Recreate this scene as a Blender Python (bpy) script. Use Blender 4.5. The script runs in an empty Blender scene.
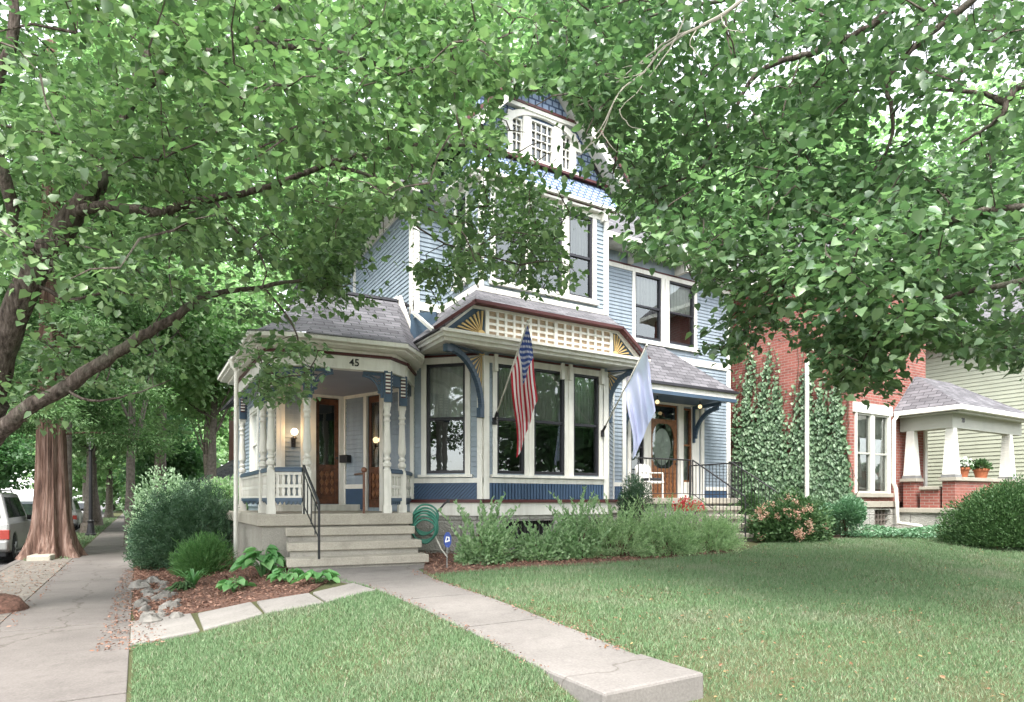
import bpy, math, random
import numpy as np
from mathutils import Vector
R = math.radians
random.seed(7); rng = np.random.default_rng(11)
scene = bpy.context.scene
col = scene.collection
CZ = 0.95            # camera height in house-ground coordinates (z = 0 at the house)
F = 623.0; S31, C31 = math.sin(R(31)), math.cos(R(31))

# ---------------------------------------------------------------- survey helpers (photograph measurements -> places)
def P(px, d, py=None):
    u = (px-512)/F
    z = CZ-(py-500)*d/F if py is not None else 0
    return Vector((d*(S31+C31*u), d*(C31-S31*u), z))
def proj(x, y, z):
    r = C31*x-S31*y; d = S31*x+C31*y
    return 512+F*r/d, 500-(z-CZ)*F/d, d

def sm(a, b, t):
    t = np.clip((t-a)/(b-a), 0, 1); return t*t*(3-2*t)
def gz(x, y):
    """height of the ground"""
    x = np.asarray(x, float); y = np.asarray(y, float)
    prof = np.interp(y, [1.2, 2.0, 2.95, 3.6, 4.5, 6, 9, 14], [-.5, -.49, -.42, -.27, -.21, -.14, -.08, -.03])
    prof = prof+.026*np.clip(x-8, 0, 12)*sm(3, 7, y)
    w = sm(-.1, 2.6, x)*sm(.9, 2.6, y)
    z = -.5+(prof+.5)*w
    z = z-.16*sm(-2.42, -2.5, x)          # side street
    z = z-.16*sm(-2.5, -2.6, y)*(x > -2.4)   # front street
    return z
def G(px, py):
    """where the line of sight through a pixel meets the ground"""
    d = 8.0
    for _ in range(60):
        p = P(px, d); z = float(gz(p.x, p.y))
        nd = (CZ-z)*F/(py-500)
        d = .5*d+.5*nd
    p = P(px, d); p.z = float(gz(p.x, p.y)); return p

# ---------------------------------------------------------------- materials
def newmat(name):
    m = bpy.data.materials.new(name); m.use_nodes = True
    nt = m.node_tree; nt.nodes.clear()
    return m, nt
def nd(nt, t, **kw):
    n = nt.nodes.new(t)
    for k, v in kw.items(): setattr(n, k, v)
    return n
def lk(nt, a, b): nt.links.new(a, b)
def rgba(c): return (c[0], c[1], c[2], 1)
def finish(nt, bsdf):
    o = nd(nt, 'ShaderNodeOutputMaterial'); lk(nt, bsdf, o.inputs['Surface'])
def mixc(nt, fac, a, b, blend='MIX'):
    m = nd(nt, 'ShaderNodeMix', data_type='RGBA', blend_type=blend)
    if isinstance(fac, (int, float)): m.inputs[0].default_value = fac
    else: lk(nt, fac, m.inputs[0])
    for k, v in ((6, a), (7, b)):
        if isinstance(v, tuple): m.inputs[k].default_value = rgba(v)
        else: lk(nt, v, m.inputs[k])
    return m.outputs[2]
def noise(nt, scale, detail=4, co=None, rough=.55):
    n = nd(nt, 'ShaderNodeTexNoise'); n.inputs['Scale'].default_value = scale; n.inputs['Detail'].default_value = detail
    n.inputs['Roughness'].default_value = rough
    if co is None:
        t = nd(nt, 'ShaderNodeNewGeometry'); co = t.outputs['Position']
    lk(nt, co, n.inputs['Vector']); return n.outputs[0]
def ramp(nt, fac, stops):
    r = nd(nt, 'ShaderNodeValToRGB'); e = r.color_ramp.elements
    e[0].position, e[0].color = stops[0][0], rgba(stops[0][1]); e[1].position, e[1].color = stops[-1][0], rgba(stops[-1][1])
    for p, c in stops[1:-1]:
        q = e.new(p); q.color = rgba(c)
    lk(nt, fac, r.inputs[0]); return r.outputs[0]
def sc(c, k): return tuple(min(1, v*k) for v in c)
def pbsdf(nt, colr, rough=.6, spec=.4, bump=None, bstr=.3, bdist=.02, metal=0):
    b = nd(nt, 'ShaderNodeBsdfPrincipled')
    if isinstance(colr, tuple): b.inputs['Base Color'].default_value = rgba(colr)
    else: lk(nt, colr, b.inputs['Base Color'])
    b.inputs['Roughness'].default_value = rough; b.inputs['Specular IOR Level'].default_value = spec
    b.inputs['Metallic'].default_value = metal
    if bump is not None:
        bm = nd(nt, 'ShaderNodeBump'); bm.inputs['Strength'].default_value = bstr; bm.inputs['Distance'].default_value = bdist
        lk(nt, bump, bm.inputs['Height']); lk(nt, bm.outputs[0], b.inputs['Normal'])
    return b.outputs[0]
def plain(name, c, rough=.55, var=.12, ns=3, spec=.4, bs=40, bstr=.15, metal=0, dirt=None):
    m, nt = newmat(name)
    n = noise(nt, ns, 5)
    cc = ramp(nt, n, [(.3, sc(c, 1-var)), (.7, sc(c, 1+var))])
    if dirt:
        g = nd(nt, 'ShaderNodeNewGeometry'); mp = nd(nt, 'ShaderNodeMapping'); mp.inputs['Scale'].default_value = (7, 7, .9); lk(nt, g.outputs['Position'], mp.inputs[0])
        d = noise(nt, 1, 7, mp.outputs[0], .7)
        f = ramp(nt, d, [(.46, (0, 0, 0)), (.72, (.75, .75, .75))])
        cc = mixc(nt, f, cc, dirt)
    finish(nt, pbsdf(nt, cc, rough, spec, noise(nt, bs, 3), bstr, .01, metal)); return m
def leafmat(name, c1, c2, c3, trans=.35, rough=.42, spec=.5):
    m, nt = newmat(name)
    g = nd(nt, 'ShaderNodeNewGeometry')
    cc = ramp(nt, g.outputs['Random Per Island'], [(0, c1), (.45, c2), (1, c3)])
    n = noise(nt, 1.3, 2)
    cc = mixc(nt, n, cc, mixc(nt, .5, cc, c3))
    b = pbsdf(nt, cc, rough, spec)
    t = nd(nt, 'ShaderNodeBsdfTranslucent'); lk(nt, mixc(nt, 1.0, cc, (1.2, 1.5, 1.05), 'MULTIPLY'), t.inputs[0])
    mx = nd(nt, 'ShaderNodeMixShader'); mx.inputs[0].default_value = trans
    lk(nt, b, mx.inputs[1]); lk(nt, t.outputs[0], mx.inputs[2]); finish(nt, mx.outputs[0]); return m
def tiled(name, c1, c2, mortar, bw, rh, ms, rough=.8, offset=.5, bstr=.6, bdist=.01, warp=0., var=.5, stain=None, squash=1):
    """bricks, blocks or shingles laid by the mesh's own metric UV"""
    m, nt = newmat(name)
    uv = nd(nt, 'ShaderNodeUVMap').outputs[0]
    if warp:
        nn = nd(nt, 'ShaderNodeTexNoise'); nn.inputs['Scale'].default_value = 5; lk(nt, uv, nn.inputs['Vector'])
        v = nd(nt, 'ShaderNodeVectorMath', operation='SCALE'); v.inputs['Scale'].default_value = warp; lk(nt, nn.outputs['Color'], v.inputs[0])
        a = nd(nt, 'ShaderNodeVectorMath', operation='ADD'); lk(nt, uv, a.inputs[0]); lk(nt, v.outputs[0], a.inputs[1]); uv = a.outputs[0]
    b = nd(nt, 'ShaderNodeTexBrick'); b.offset = offset; b.squash = squash
    lk(nt, uv, b.inputs['Vector'])
    b.inputs['Color1'].default_value = rgba(c1); b.inputs['Color2'].default_value = rgba(c2); b.inputs['Mortar'].default_value = rgba(mortar)
    b.inputs['Scale'].default_value = 1; b.inputs['Brick Width'].default_value = bw; b.inputs['Row Height'].default_value = rh
    b.inputs['Mortar Size'].default_value = ms; b.inputs['Mortar Smooth'].default_value = .3
    n = noise(nt, 2.2, 6)
    k = ramp(nt, n, [(.25, (1-var*.5,)*3), (.75, (1+var*.4,)*3)])
    cc = mixc(nt, 1.0, b.outputs['Color'], k, 'MULTIPLY')
    if stain:
        f = ramp(nt, noise(nt, .8, 6), [(.5, (0, 0, 0)), (.7, (.6, .6, .6))]); cc = mixc(nt, f, cc, stain)
    h = nd(nt, 'ShaderNodeMath', operation='SUBTRACT'); lk(nt, noise(nt, 30, 4), h.inputs[0]); lk(nt, b.outputs['Fac'], h.inputs[1])
    finish(nt, pbsdf(nt, cc, rough, .25, h.outputs[0], bstr, bdist)); return m
M = {}
M['blue'] = plain('powder_blue_paint', (.262, .312, .358), .5, .10, 2.5, dirt=(.17, .21, .26))
M['deepblue'] = plain('deep_blue_paint', (.045, .082, .145), .45, .15)
M['slate'] = plain('slate_blue_paint', (.05, .085, .13), .45, .15)
M['white'] = plain('cream_white_paint', (.74, .725, .67), .45, .05, 2, dirt=(.55, .52, .46))
M['porchwhite'] = plain('weathered_white_paint', (.66, .64, .58), .5, .07, 4, dirt=(.42, .4, .35))
M['red'] = plain('oxblood_paint', (.075, .02, .02), .45, .15)
M['yellow'] = plain('straw_yellow_paint', (.60, .42, .18), .5, .1)
M['tan'] = plain('tan_panel_paint', (.44, .33, .23), .6, .15, 30)
M['wood'] = plain('varnished_oak', (.105, .040, .02), .35, .45, 14)
M['woodlight'] = plain('golden_oak', (.19, .082, .036), .35, .4, 14)
M['black'] = plain('black_iron', (.018, .018, .02), .4, .2)
M['sash'] = plain('dark_sash_paint', (.022, .022, .028), .4, .2)
M['dark'] = plain('unlit_interior_tone', (.05, .05, .05), .9, .2)  # near-black colour paints in the darkness of shallow rooms and openings
M['curtain'] = plain('net_curtain', (.62, .63, .58), .9, .1, 8)
M['shade'] = plain('roller_shade', (.35, .34, .3), .9, .06, 8)
M['ceil'] = plain('porch_ceiling_paint', (.22, .23, .28), .5, .05)
M['deck'] = plain('grey_deck_paint', (.20, .20, .2), .6, .2, 6)
def concrete(name, c, joint=None, moss=0, crack=True):
    m, nt = newmat(name)
    n1 = noise(nt, 1.3, 6, rough=.65); n2 = noise(nt, 55, 4); n3 = noise(nt, 9, 5)
    a = ramp(nt, n1, [(.28, sc(c, .66)), (.72, sc(c, 1.22))])
    a = mixc(nt, .35, a, ramp(nt, n2, [(.3, sc(c, .6)), (.7, sc(c, 1.35))]))
    a = mixc(nt, ramp(nt, n3, [(.56, (0, 0, 0)), (.75, (.4, .4, .4))]), a, sc(c, .55))
    h = n2
    if crack:
        v = nd(nt, 'ShaderNodeTexVoronoi', feature='DISTANCE_TO_EDGE'); v.inputs['Scale'].default_value = .30
        g = nd(nt, 'ShaderNodeNewGeometry'); nn = nd(nt, 'ShaderNodeTexNoise'); nn.inputs['Scale'].default_value = 2.5; nn.inputs['Detail'].default_value = 5
        lk(nt, g.outputs['Position'], nn.inputs['Vector'])
        mx = nd(nt, 'ShaderNodeMix', data_type='VECTOR'); mx.inputs[0].default_value = .35
        lk(nt, g.outputs['Position'], mx.inputs[4]); lk(nt, nn.outputs['Color'], mx.inputs[5]); lk(nt, mx.outputs[1], v.inputs['Vector'])
        f = ramp(nt, v.outputs[0], [(0, (.55,)*3), (.0030, (0, 0, 0))]); a = mixc(nt, f, a, (.06, .05, .04))
    finish(nt, pbsdf(nt, a, .9, .2, h, .35, .006)); return m
M['walk'] = concrete('old_pavement_concrete', (.165, .148, .138))
M['step'] = concrete('step_concrete', (.37, .34, .285), crack=False)
M['flag'] = concrete('flagstone', (.235, .22, .205), crack=False)
M['asphalt'] = concrete('asphalt', (.12, .115, .115))
M['stone'] = tiled('grey_limestone_blocks', (.44, .43, .39), (.36, .35, .32), (.24, .23, .21), .62, .29, .012, bstr=1, bdist=.05, warp=.02)
M['parge'] = concrete('parged_concrete', (.33, .31, .27), crack=False)
M['brick'] = tiled('red_brick', (.30, .098, .078), (.23, .075, .06), (.30, .235, .20), .215, .075, .009, warp=.004, stain=(.33, .13, .10))
M['shingle'] = tiled('grey_violet_asphalt_shingles', (.17, .165, .178), (.10, .097, .106), (.05, .05, .055), .32, .135, .010, rough=.95, bstr=.6, bdist=.015, warp=.03)
M['scale'] = tiled('blue_fishscale_shingles', (.30, .37, .52), (.25, .32, .46), (.06, .09, .16), .17, .13, .020, rough=.6, bstr=.8, bdist=.02)
M['darkroof'] = plain('dark_roofing', (.06, .06, .07), .9, .2)
M['greenside'] = plain('sage_siding_paint', (.40, .42, .33), .6, .06)
M['greentrim'] = plain('sage_trim_paint', (.42, .42, .37), .6, .06)
M['terracotta'] = plain('terracotta', (.40, .13, .06), .8, .15)
def barkmat(name, c1, c2, c3):
    m, nt = newmat(name); g = nd(nt, 'ShaderNodeNewGeometry'); mp = nd(nt, 'ShaderNodeMapping'); mp.inputs['Scale'].default_value = (26, 26, 7); lk(nt, g.outputs['Position'], mp.inputs[0])
    n = noise(nt, 1, 7, mp.outputs[0], .65); c = ramp(nt, n, [(.32, c1), (.5, c2), (.7, c3)]); big = noise(nt, 2.5, 4)
    c = mixc(nt, ramp(nt, big, [(.5, (0, 0, 0)), (.7, (.5, .5, .5))]), c, (.16, .17, .13))
    finish(nt, pbsdf(nt, c, .95, .1, n, 1, .04)); return m
M['bark'] = barkmat('brown_grey_fissured_bark', (.03, .024, .02), (.10, .08, .068), (.20, .165, .145))
M['greybark'] = plain('grey_bark', (.17, .145, .125), .95, .4, 12, bs=22, bstr=.9)
M['deadwood'] = plain('pale_dead_twig', (.42, .38, .33), .9, .2)
M['stem'] = plain('shrub_stem', (.11, .075, .05), .9, .3)
M['hose'] = plain('green_hose_rubber', (.03, .16, .11), .45, .15)
M['rock'] = plain('pale_limestone_rock', (.17, .16, .145), .9, .5, 7, bs=25, bstr=.8)
M['silver'] = plain('silver_car_paint', (.27, .27, .26), .3, .02, spec=.6, metal=.3, bstr=0)
M['greycar'] = plain('graphite_car_paint', (.10, .11, .13), .3, .02, spec=.6, bstr=0)
M['whitecar'] = plain('white_car_paint', (.7, .7, .7), .3, .02, spec=.6, bstr=0)
M['tyre'] = plain('tyre_rubber', (.02, .02, .02), .85, .1)
M['rim'] = plain('alloy_rim', (.5, .5, .5), .3, .05, metal=.7)
M['taillight'] = plain('red_tail_light', (.28, .03, .02), .2, .05, spec=.7, bstr=0)
M['lens'] = plain('clear_lens', (.7, .7, .7), .15, .02, bstr=0)
M['signblue'] = plain('sign_blue', (.02, .05, .22), .4, .02, bstr=0)
M['signwhite'] = plain('sign_white', (.75, .75, .75), .4, .02, bstr=0)
M['bluecloth'] = leafmat('periwinkle_cloth', (.60, .61, .88), (.60, .61, .88), (.62, .63, .89), .3, .8, .1)
M['petalwhite'] = leafmat('white_petals', (.75, .75, .72), (.7, .7, .68), (.8, .8, .8), .3)
M['petalred'] = leafmat('red_petals', (.45, .03, .03), (.5, .05, .06), (.55, .1, .1), .3)
M['petalpink'] = leafmat('fading_pink_petals', (.5, .28, .2), (.45, .22, .17), (.6, .42, .33), .3)
M['petalyel'] = leafmat('straw_leaves', (.45, .33, .15), (.3, .17, .09), (.2, .1, .06), .2)
M['walk2'] = concrete('front_walk_concrete', (.195, .18, .168))
M['leafL'] = leafmat('redbud_leaves', (.030, .075, .034), (.088, .165, .070), (.235, .335, .15), .32, .36, .7)
M['leafR'] = leafmat('linden_leaves', (.024, .062, .032), (.066, .138, .062), (.21, .31, .15), .30, .34, .75)
M['leafB'] = leafmat('backlit_tree_leaves', (.15, .25, .13), (.23, .35, .18), (.36, .47, .27), .5, .5, .4)
M['leafD'] = leafmat('mid_green_tree_leaves', (.060, .135, .065), (.09, .19, .085), (.15, .27, .12), .4, .45, .5)
M['leafRed'] = leafmat('feathery_redwood_leaves', (.06, .12, .05), (.09, .17, .07), (.15, .24, .10), .35, .6, .3)
M['yew'] = leafmat('yew_needles', (.018, .05, .028), (.032, .078, .040), (.075, .14, .07), .15, .5, .4)
M['hedge'] = leafmat('hedge_leaves', (.034, .080, .032), (.055, .118, .046), (.11, .185, .075), .2, .55, .3)
M['varieg'] = leafmat('variegated_leaves', (.15, .25, .14), (.25, .36, .22), (.36, .47, .31), .3, .6, .3)
M['juniper'] = leafmat('pale_juniper_sprays', (.13, .22, .10), (.25, .37, .18), (.42, .53, .31), .35, .6, .3)
M['softshrub'] = leafmat('pale_shrub_leaves', (.12, .22, .10), (.22, .34, .17), (.36, .47, .28), .35, .6, .3)
M['box'] = leafmat('grassy_shrub_leaves', (.05, .14, .04), (.08, .20, .06), (.16, .30, .10), .25, .5, .4)
M['hosta'] = leafmat('hosta_leaves', (.05, .17, .05), (.10, .27, .09), (.20, .38, .15), .3, .35, .6)
M['ivy'] = leafmat('ivy_leaves', (.035, .085, .040), (.075, .155, .068), (.22, .31, .19), .15, .45, .4)
M['cover'] = leafmat('groundcover_leaves', (.045, .13, .06), (.08, .20, .10), (.18, .30, .18), .2, .4, .6)
M['mulchchip'] = leafmat('mulch_chips', (.07, .035, .026), (.17, .085, .06), (.32, .20, .15), .0, .9, .1)
def glassmat():
    m, nt = newmat('window_glass')
    t = nd(nt, 'ShaderNodeBsdfTransparent'); t.inputs[0].default_value = (.72, .75, .74, 1)
    g = nd(nt, 'ShaderNodeBsdfGlossy'); g.inputs['Roughness'].default_value = .015; g.inputs[0].default_value = (.9, .95, .95, 1)
    n = noise(nt, 1.2, 1); bm = nd(nt, 'ShaderNodeBump'); bm.inputs['Strength'].default_value = .25; bm.inputs['Distance'].default_value = .03
    lk(nt, n, bm.inputs['Height']); lk(nt, bm.outputs[0], g.inputs['Normal'])
    f = nd(nt, 'ShaderNodeFresnel'); f.inputs[0].default_value = 1.55
    a = nd(nt, 'ShaderNodeMath', operation='MULTIPLY_ADD'); lk(nt, f.outputs[0], a.inputs[0]); a.inputs[1].default_value = 1.6; a.inputs[2].default_value = .06
    mx = nd(nt, 'ShaderNodeMixShader'); lk(nt, a.outputs[0], mx.inputs[0]); lk(nt, t.outputs[0], mx.inputs[1]); lk(nt, g.outputs[0], mx.inputs[2])
    finish(nt, mx.outputs[0]); return m
M['glass'] = glassmat()
def emis(name, c, s):
    m, nt = newmat(name); e = nd(nt, 'ShaderNodeEmission'); e.inputs[0].default_value = rgba(c); e.inputs[1].default_value = s
    finish(nt, e.outputs[0]); return m

M['bulb'] = emis('lit_lamp_globe', (1, .66, .36), 2.2)
M['bulbdim'] = emis('dim_lamp_globe', (1, .72, .36), .35)
def soilmat():
    m, nt = newmat('lawn_soil')
    n = noise(nt, .9, 6, rough=.7); n2 = noise(nt, 40, 5)
    a = ramp(nt, n, [(.35, (.05, .085, .03)), (.6, (.08, .11, .045)), (.75, (.17, .14, .085))])
    a = mixc(nt, n2, a, (.10, .075, .05))
    finish(nt, pbsdf(nt, a, .95, .1, n2, .6, .02)); return m
M['soil'] = soilmat()
M['mulch'] = plain('shredded_bark_mulch', (.13, .07, .052), .95, .5, 25, bs=60, bstr=1)
M['dirt'] = plain('dusty_dirt_with_leaf_litter', (.17, .15, .13), .95, .35, 9, bs=60, bstr=.8)
def grassmat():
    m, nt = newmat('lawn_grass')
    g = nd(nt, 'ShaderNodeNewGeometry')
    gr = ramp(nt, g.outputs['Random Per Island'], [(0, (.095, .175, .080)), (.5, (.155, .25, .118)), (.94, (.22, .32, .17)), (.98, (.38, .36, .27))])
    n = noise(nt, .75, 6, rough=.68)
    f = ramp(nt, n, [(.50, (0, 0, 0)), (.70, (.75, .75, .75))])
    dry = ramp(nt, g.outputs['Random Per Island'], [(0, (.14, .21, .12)), (.6, (.25, .28, .18)), (1, (.42, .39, .30))])
    cc = mixc(nt, f, gr, dry)
    b = pbsdf(nt, cc, .6, .3)
    t = nd(nt, 'ShaderNodeBsdfTranslucent'); lk(nt, cc, t.inputs[0])
    mx = nd(nt, 'ShaderNodeMixShader'); mx.inputs[0].default_value = .3
    lk(nt, b, mx.inputs[1]); lk(nt, t.outputs[0], mx.inputs[2]); finish(nt, mx.outputs[0]); return m
M['grass'] = grassmat()
def redbark():
    m, nt = newmat('shaggy_red_bark')
    g = nd(nt, 'ShaderNodeNewGeometry'); mp = nd(nt, 'ShaderNodeMapping'); mp.inputs['Scale'].default_value = (14, 14, 1.1)
    lk(nt, g.outputs['Position'], mp.inputs[0])
    n = noise(nt, 1, 6, mp.outputs[0], .6)
    c = ramp(nt, n, [(.3, (.05, .032, .027)), (.5, (.17, .105, .082)), (.72, (.34, .245, .205))])
    finish(nt, pbsdf(nt, c, .95, .1, n, 1, .05)); return m
M['redbark'] = redbark()
def flagmat():
    """stars and stripes by the cloth's own UV: u along the fly, v down the hoist"""
    m, nt = newmat('flag_cloth')
    uv = nd(nt, 'ShaderNodeUVMap').outputs[0]; s = nd(nt, 'ShaderNodeSeparateXYZ'); lk(nt, uv, s.inputs[0])
    def mt(op, a, b=None, c=None):
        n = nd(nt, 'ShaderNodeMath', operation=op)
        for i, v in enumerate((a, b, c)):
            if v is None: continue
            if isinstance(v, (int, float)): n.inputs[i].default_value = v
            else: lk(nt, v, n.inputs[i])
        return n.outputs[0]
    u, v = s.outputs[0], s.outputs[1]
    stripe = mt('LESS_THAN', mt('FRACT', mt('MULTIPLY', v, 6.5)), .5)
    can = mt('MULTIPLY', mt('LESS_THAN', u, .4), mt('LESS_THAN', v, 7/13))
    gu = mt('MULTIPLY', mt('DIVIDE', u, .4), 6); gv = mt('MULTIPLY', mt('DIVIDE', v, 7/13), 5)
    def dots(ou, ov):
        a = mt('SUBTRACT', mt('FRACT', mt('ADD', gu, ou)), .5); b = mt('SUBTRACT', mt('FRACT', mt('ADD', gv, ov)), .5)
        return mt('LESS_THAN', mt('ADD', mt('MULTIPLY', a, a), mt('MULTIPLY', b, b)), .035)
    star = mt('MAXIMUM', dots(0, 0), dots(.5, .5))
    c = mixc(nt, stripe, (.72, .68, .66), (.42, .035, .05))
    c2 = mixc(nt, star, (.05, .08, .25), (.7, .7, .72))
    c = mixc(nt, can, c, c2)
    b = pbsdf(nt, c, .8, .1); t = nd(nt, 'ShaderNodeBsdfTranslucent'); lk(nt, c, t.inputs[0])
    mx = nd(nt, 'ShaderNodeMixShader'); mx.inputs[0].default_value = .3
    lk(nt, b, mx.inputs[1]); lk(nt, t.outputs[0], mx.inputs[2]); finish(nt, mx.outputs[0]); return m
M['usflag'] = flagmat()

# ---------------------------------------------------------------- object helpers
def tag(o, label=None, cat=None, group=None, kind=None):
    if label: o['label'] = label
    if cat: o['category'] = cat
    if group: o['group'] = group
    if kind: o['kind'] = kind
    return o
def thing(name, label, cat, loc=(0, 0, 0), group=None):
    o = bpy.data.objects.new(name, None); col.objects.link(o); o.location = loc; o.empty_display_size = .2
    return tag(o, label, cat, group)
def wloc(o):
    v = Vector((0, 0, 0))
    while o is not None: v += Vector(o.location); o = o.parent
    return v
def link_mesh(name, me, mat, parent=None, origin=None, smooth=False):
    o = bpy.data.objects.new(name, me); col.objects.link(o)
    for m in (mat if isinstance(mat, (list, tuple)) else [mat]): me.materials.append(m)
    if parent is not None:
        o.parent = parent; off = wloc(parent)
    else:
        off = Vector(origin) if origin is not None else Vector((0, 0, 0)); o.location = off
    if off.length > 0:
        n = len(me.vertices); a = np.empty(n*3); me.vertices.foreach_get('co', a)
        a = a.reshape(-1, 3)-np.array(off); me.vertices.foreach_set('co', a.ravel())
    if smooth: me.polygons.foreach_set('use_smooth', [True]*len(me.polygons))
    me.update(); return o
class MB:
    def __init__(s): s.v = []; s.f = []; s.m = []; s.src = []; s.cur = 0
    def add(s, vs, fs, mi=0):
        b = len(s.v); s.v += [tuple(v) for v in vs]
        for f in fs: s.f.append(tuple(b+i for i in f)); s.m.append(mi); s.src.append(s.cur)
    def box(s, x0, x1, y0, y1, z0, z1, mi=0):
        s.add([(x0, y0, z0), (x1, y0, z0), (x1, y1, z0), (x0, y1, z0), (x0, y0, z1), (x1, y0, z1), (x1, y1, z1), (x0, y1, z1)],
              [(0, 3, 2, 1), (4, 5, 6, 7), (0, 1, 5, 4), (1, 2, 6, 5), (2, 3, 7, 6), (3, 0, 4, 7)], mi)
    def prism(s, poly, vec, mi=0):
        n = len(poly); vec = Vector(vec); a = [Vector(p) for p in poly]
        s.add(a+[p+vec for p in a], [tuple(range(n))[::-1], tuple(range(n, 2*n))]+[(i, (i+1) % n, n+(i+1) % n, n+i) for i in range(n)], mi)
    def slab(s, poly, z0, z1, mi=0):
        s.prism([(p[0], p[1], z0) for p in poly], (0, 0, z1-z0), mi)
    def path(s, pts, rad, n=8, mi=0, caps=True):
        pts = [Vector(p) for p in pts]; k = len(pts)
        if isinstance(rad, (int, float)): rad = [rad]*k
        ring = []; prev = None
        for i, p in enumerate(pts):
            t = (pts[min(i+1, k-1)]-pts[max(i-1, 0)]).normalized()
            if prev is None:
                a = t.orthogonal().normalized()
            else:
                a = (prev-t*prev.dot(t)); a = a.normalized() if a.length > 1e-6 else t.orthogonal().normalized()
            prev = a; b = t.cross(a)
            ring.append([p+(a*math.cos(2*math.pi*j/n)+b*math.sin(2*math.pi*j/n))*rad[i] for j in range(n)])
        vs = [v for r in ring for v in r]; fs = []
        for i in range(k-1):
            for j in range(n):
                fs.append((i*n+j, i*n+(j+1) % n, (i+1)*n+(j+1) % n, (i+1)*n+j))
        if caps: fs += [tuple(range(n))[::-1], tuple(range((k-1)*n, k*n))]
        s.add(vs, fs, mi)
    def lathe(s, prof, o, n=14, mi=0):
        o = Vector(o); s.path([o+Vector((0, 0, z+i*1e-5)) for i, (z, r) in enumerate(prof)], [r for z, r in prof], n, mi)
    def ball(s, c, r, n=12, mi=0, sz=1):
        k = n//2; c = Vector(c)
        s.path([c+Vector((0, 0, -r*sz*math.cos(math.pi*i/k))) for i in range(k+1)], [max(.001, r*math.sin(math.pi*i/k)) for i in range(k+1)], n, mi)
    def build(s, name, mat, parent=None, origin=None, smooth=False, bevel=0):
        me = bpy.data.meshes.new(name)
        me.from_pydata(s.v, [], s.f); me.update()
        uvl = me.uv_layers.new(name='UVMap')
        uv = np.zeros((len(me.loops), 2)); vv = np.array(s.v)
        for p in me.polygons:
            nrm = p.normal
            if abs(nrm.z) > .985: h = Vector((1, 0, 0)); w = Vector((0, 1, 0))
            else:
                h = Vector((-nrm.y, nrm.x, 0)).normalized(); w = nrm.cross(h)
                if w.z < 0: w = -w
            for li in p.loop_indices:
                c = Vector(vv[me.loops[li].vertex_index]); uv[li] = (c.dot(h), c.dot(w))
        uvl.data.foreach_set('uv', uv.ravel())
        me.polygons.foreach_set('material_index', s.m)
        o = link_mesh(name, me, mat, parent, origin, smooth)
        if bevel:
            b = o.modifiers.new('bevel', 'BEVEL'); b.width = bevel; b.segments = 2; b.limit_method = 'ANGLE'
        return o
class Fr:
    """a vertical wall line A->B (left to right seen from outside); s along, z up, n outward"""
    def __init__(s, A, B):
        s.A = Vector((A[0], A[1], 0)); d = Vector((B[0]-A[0], B[1]-A[1], 0)); s.L = d.length; s.u = d.normalized(); s.n = Vector((s.u.y, -s.u.x, 0))
    def p(s, a, z, n=0): return s.A+s.u*a+s.n*n+Vector((0, 0, z))
    def s_at(s, px):
        u = (px-512)/F; dx, dy = S31+C31*u, C31-S31*u
        det = dx*(-s.u.y)-dy*(-s.u.x)
        return (dx*s.A.y-dy*s.A.x)/det
    def sz(s, px, py):
        a = s.s_at(px); q = s.p(a, 0); d = S31*q.x+C31*q.y
        return a, CZ-(py-500)*d/F
    def box(s, mb, a0, a1, z0, z1, n0, n1, mi=0):
        mb.cur = id(s)
        q = [s.p(a, z, n) for z in (z0, z1) for a, n in ((a0, n0), (a1, n0), (a1, n1), (a0, n1))]
        mb.add(q, [(0, 1, 2, 3), (7, 6, 5, 4), (0, 4, 5, 1), (1, 5, 6, 2), (2, 6, 7, 3), (3, 7, 4, 0)], mi)
    def poly(s, mb, pts, n0, n1, mi=0):
        mb.prism([s.p(a, z, n0) for a, z in pts], s.n*(n1-n0), mi)
    def wall(s, mb, a0, a1, z0, z1, n0, n1, holes=(), mi=0):
        sa = sorted({a0, a1}|{min(max(h[i], a0), a1) for h in holes for i in (0, 1)}); za = sorted({z0, z1}|{min(max(h[i], z0), z1) for h in holes for i in (2, 3)})
        for i in range(len(sa)-1):
            for j in range(len(za)-1):
                cs, cz = (sa[i]+sa[i+1])/2, (za[j]+za[j+1])/2
                if sa[i+1]-sa[i] < 1e-4 or za[j+1]-za[j] < 1e-4: continue
                if any(h[0] < cs < h[1] and h[2] < cz < h[3] for h in holes): continue
                s.box(mb, sa[i], sa[i+1], za[j], za[j+1], n0, n1, mi)
    def siding(s, mb, a0, a1, z0, z1, holes=(), n=.0, e=.092, th=.019, clip=None, mi=0):
        z = z0; mb.cur = id(s)
        while z < z1-1e-3:
            t = min(z+e, z1); zc = (z+t)/2; segs = [(a0, a1)]
            if clip: segs = [clip(zc)] if clip(zc) else []
            for h in holes:
                if h[2] < zc < h[3]:
                    ns = []
                    for a, b in segs:
                        if h[1] <= a or h[0] >= b: ns.append((a, b)); continue
                        if h[0] > a: ns.append((a, h[0]))
                        if h[1] < b: ns.append((h[1], b))
                    segs = ns
            for a, b in segs:
                if b-a < .01: continue
                mb.add([s.p(a, z, n), s.p(b, z, n), s.p(b, z, n+th), s.p(a, z, n+th), s.p(a, t, n+.002), s.p(b, t, n+.002)],
                       [(0, 1, 2, 3), (3, 2, 5, 4), (0, 3, 4), (1, 5, 2)], mi)
            z = t
def copy_tree(o, parent=None):
    c = o.copy(); col.objects.link(c); c.parent = parent
    for ch in list(o.children): copy_tree(ch, c)
    return c
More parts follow.
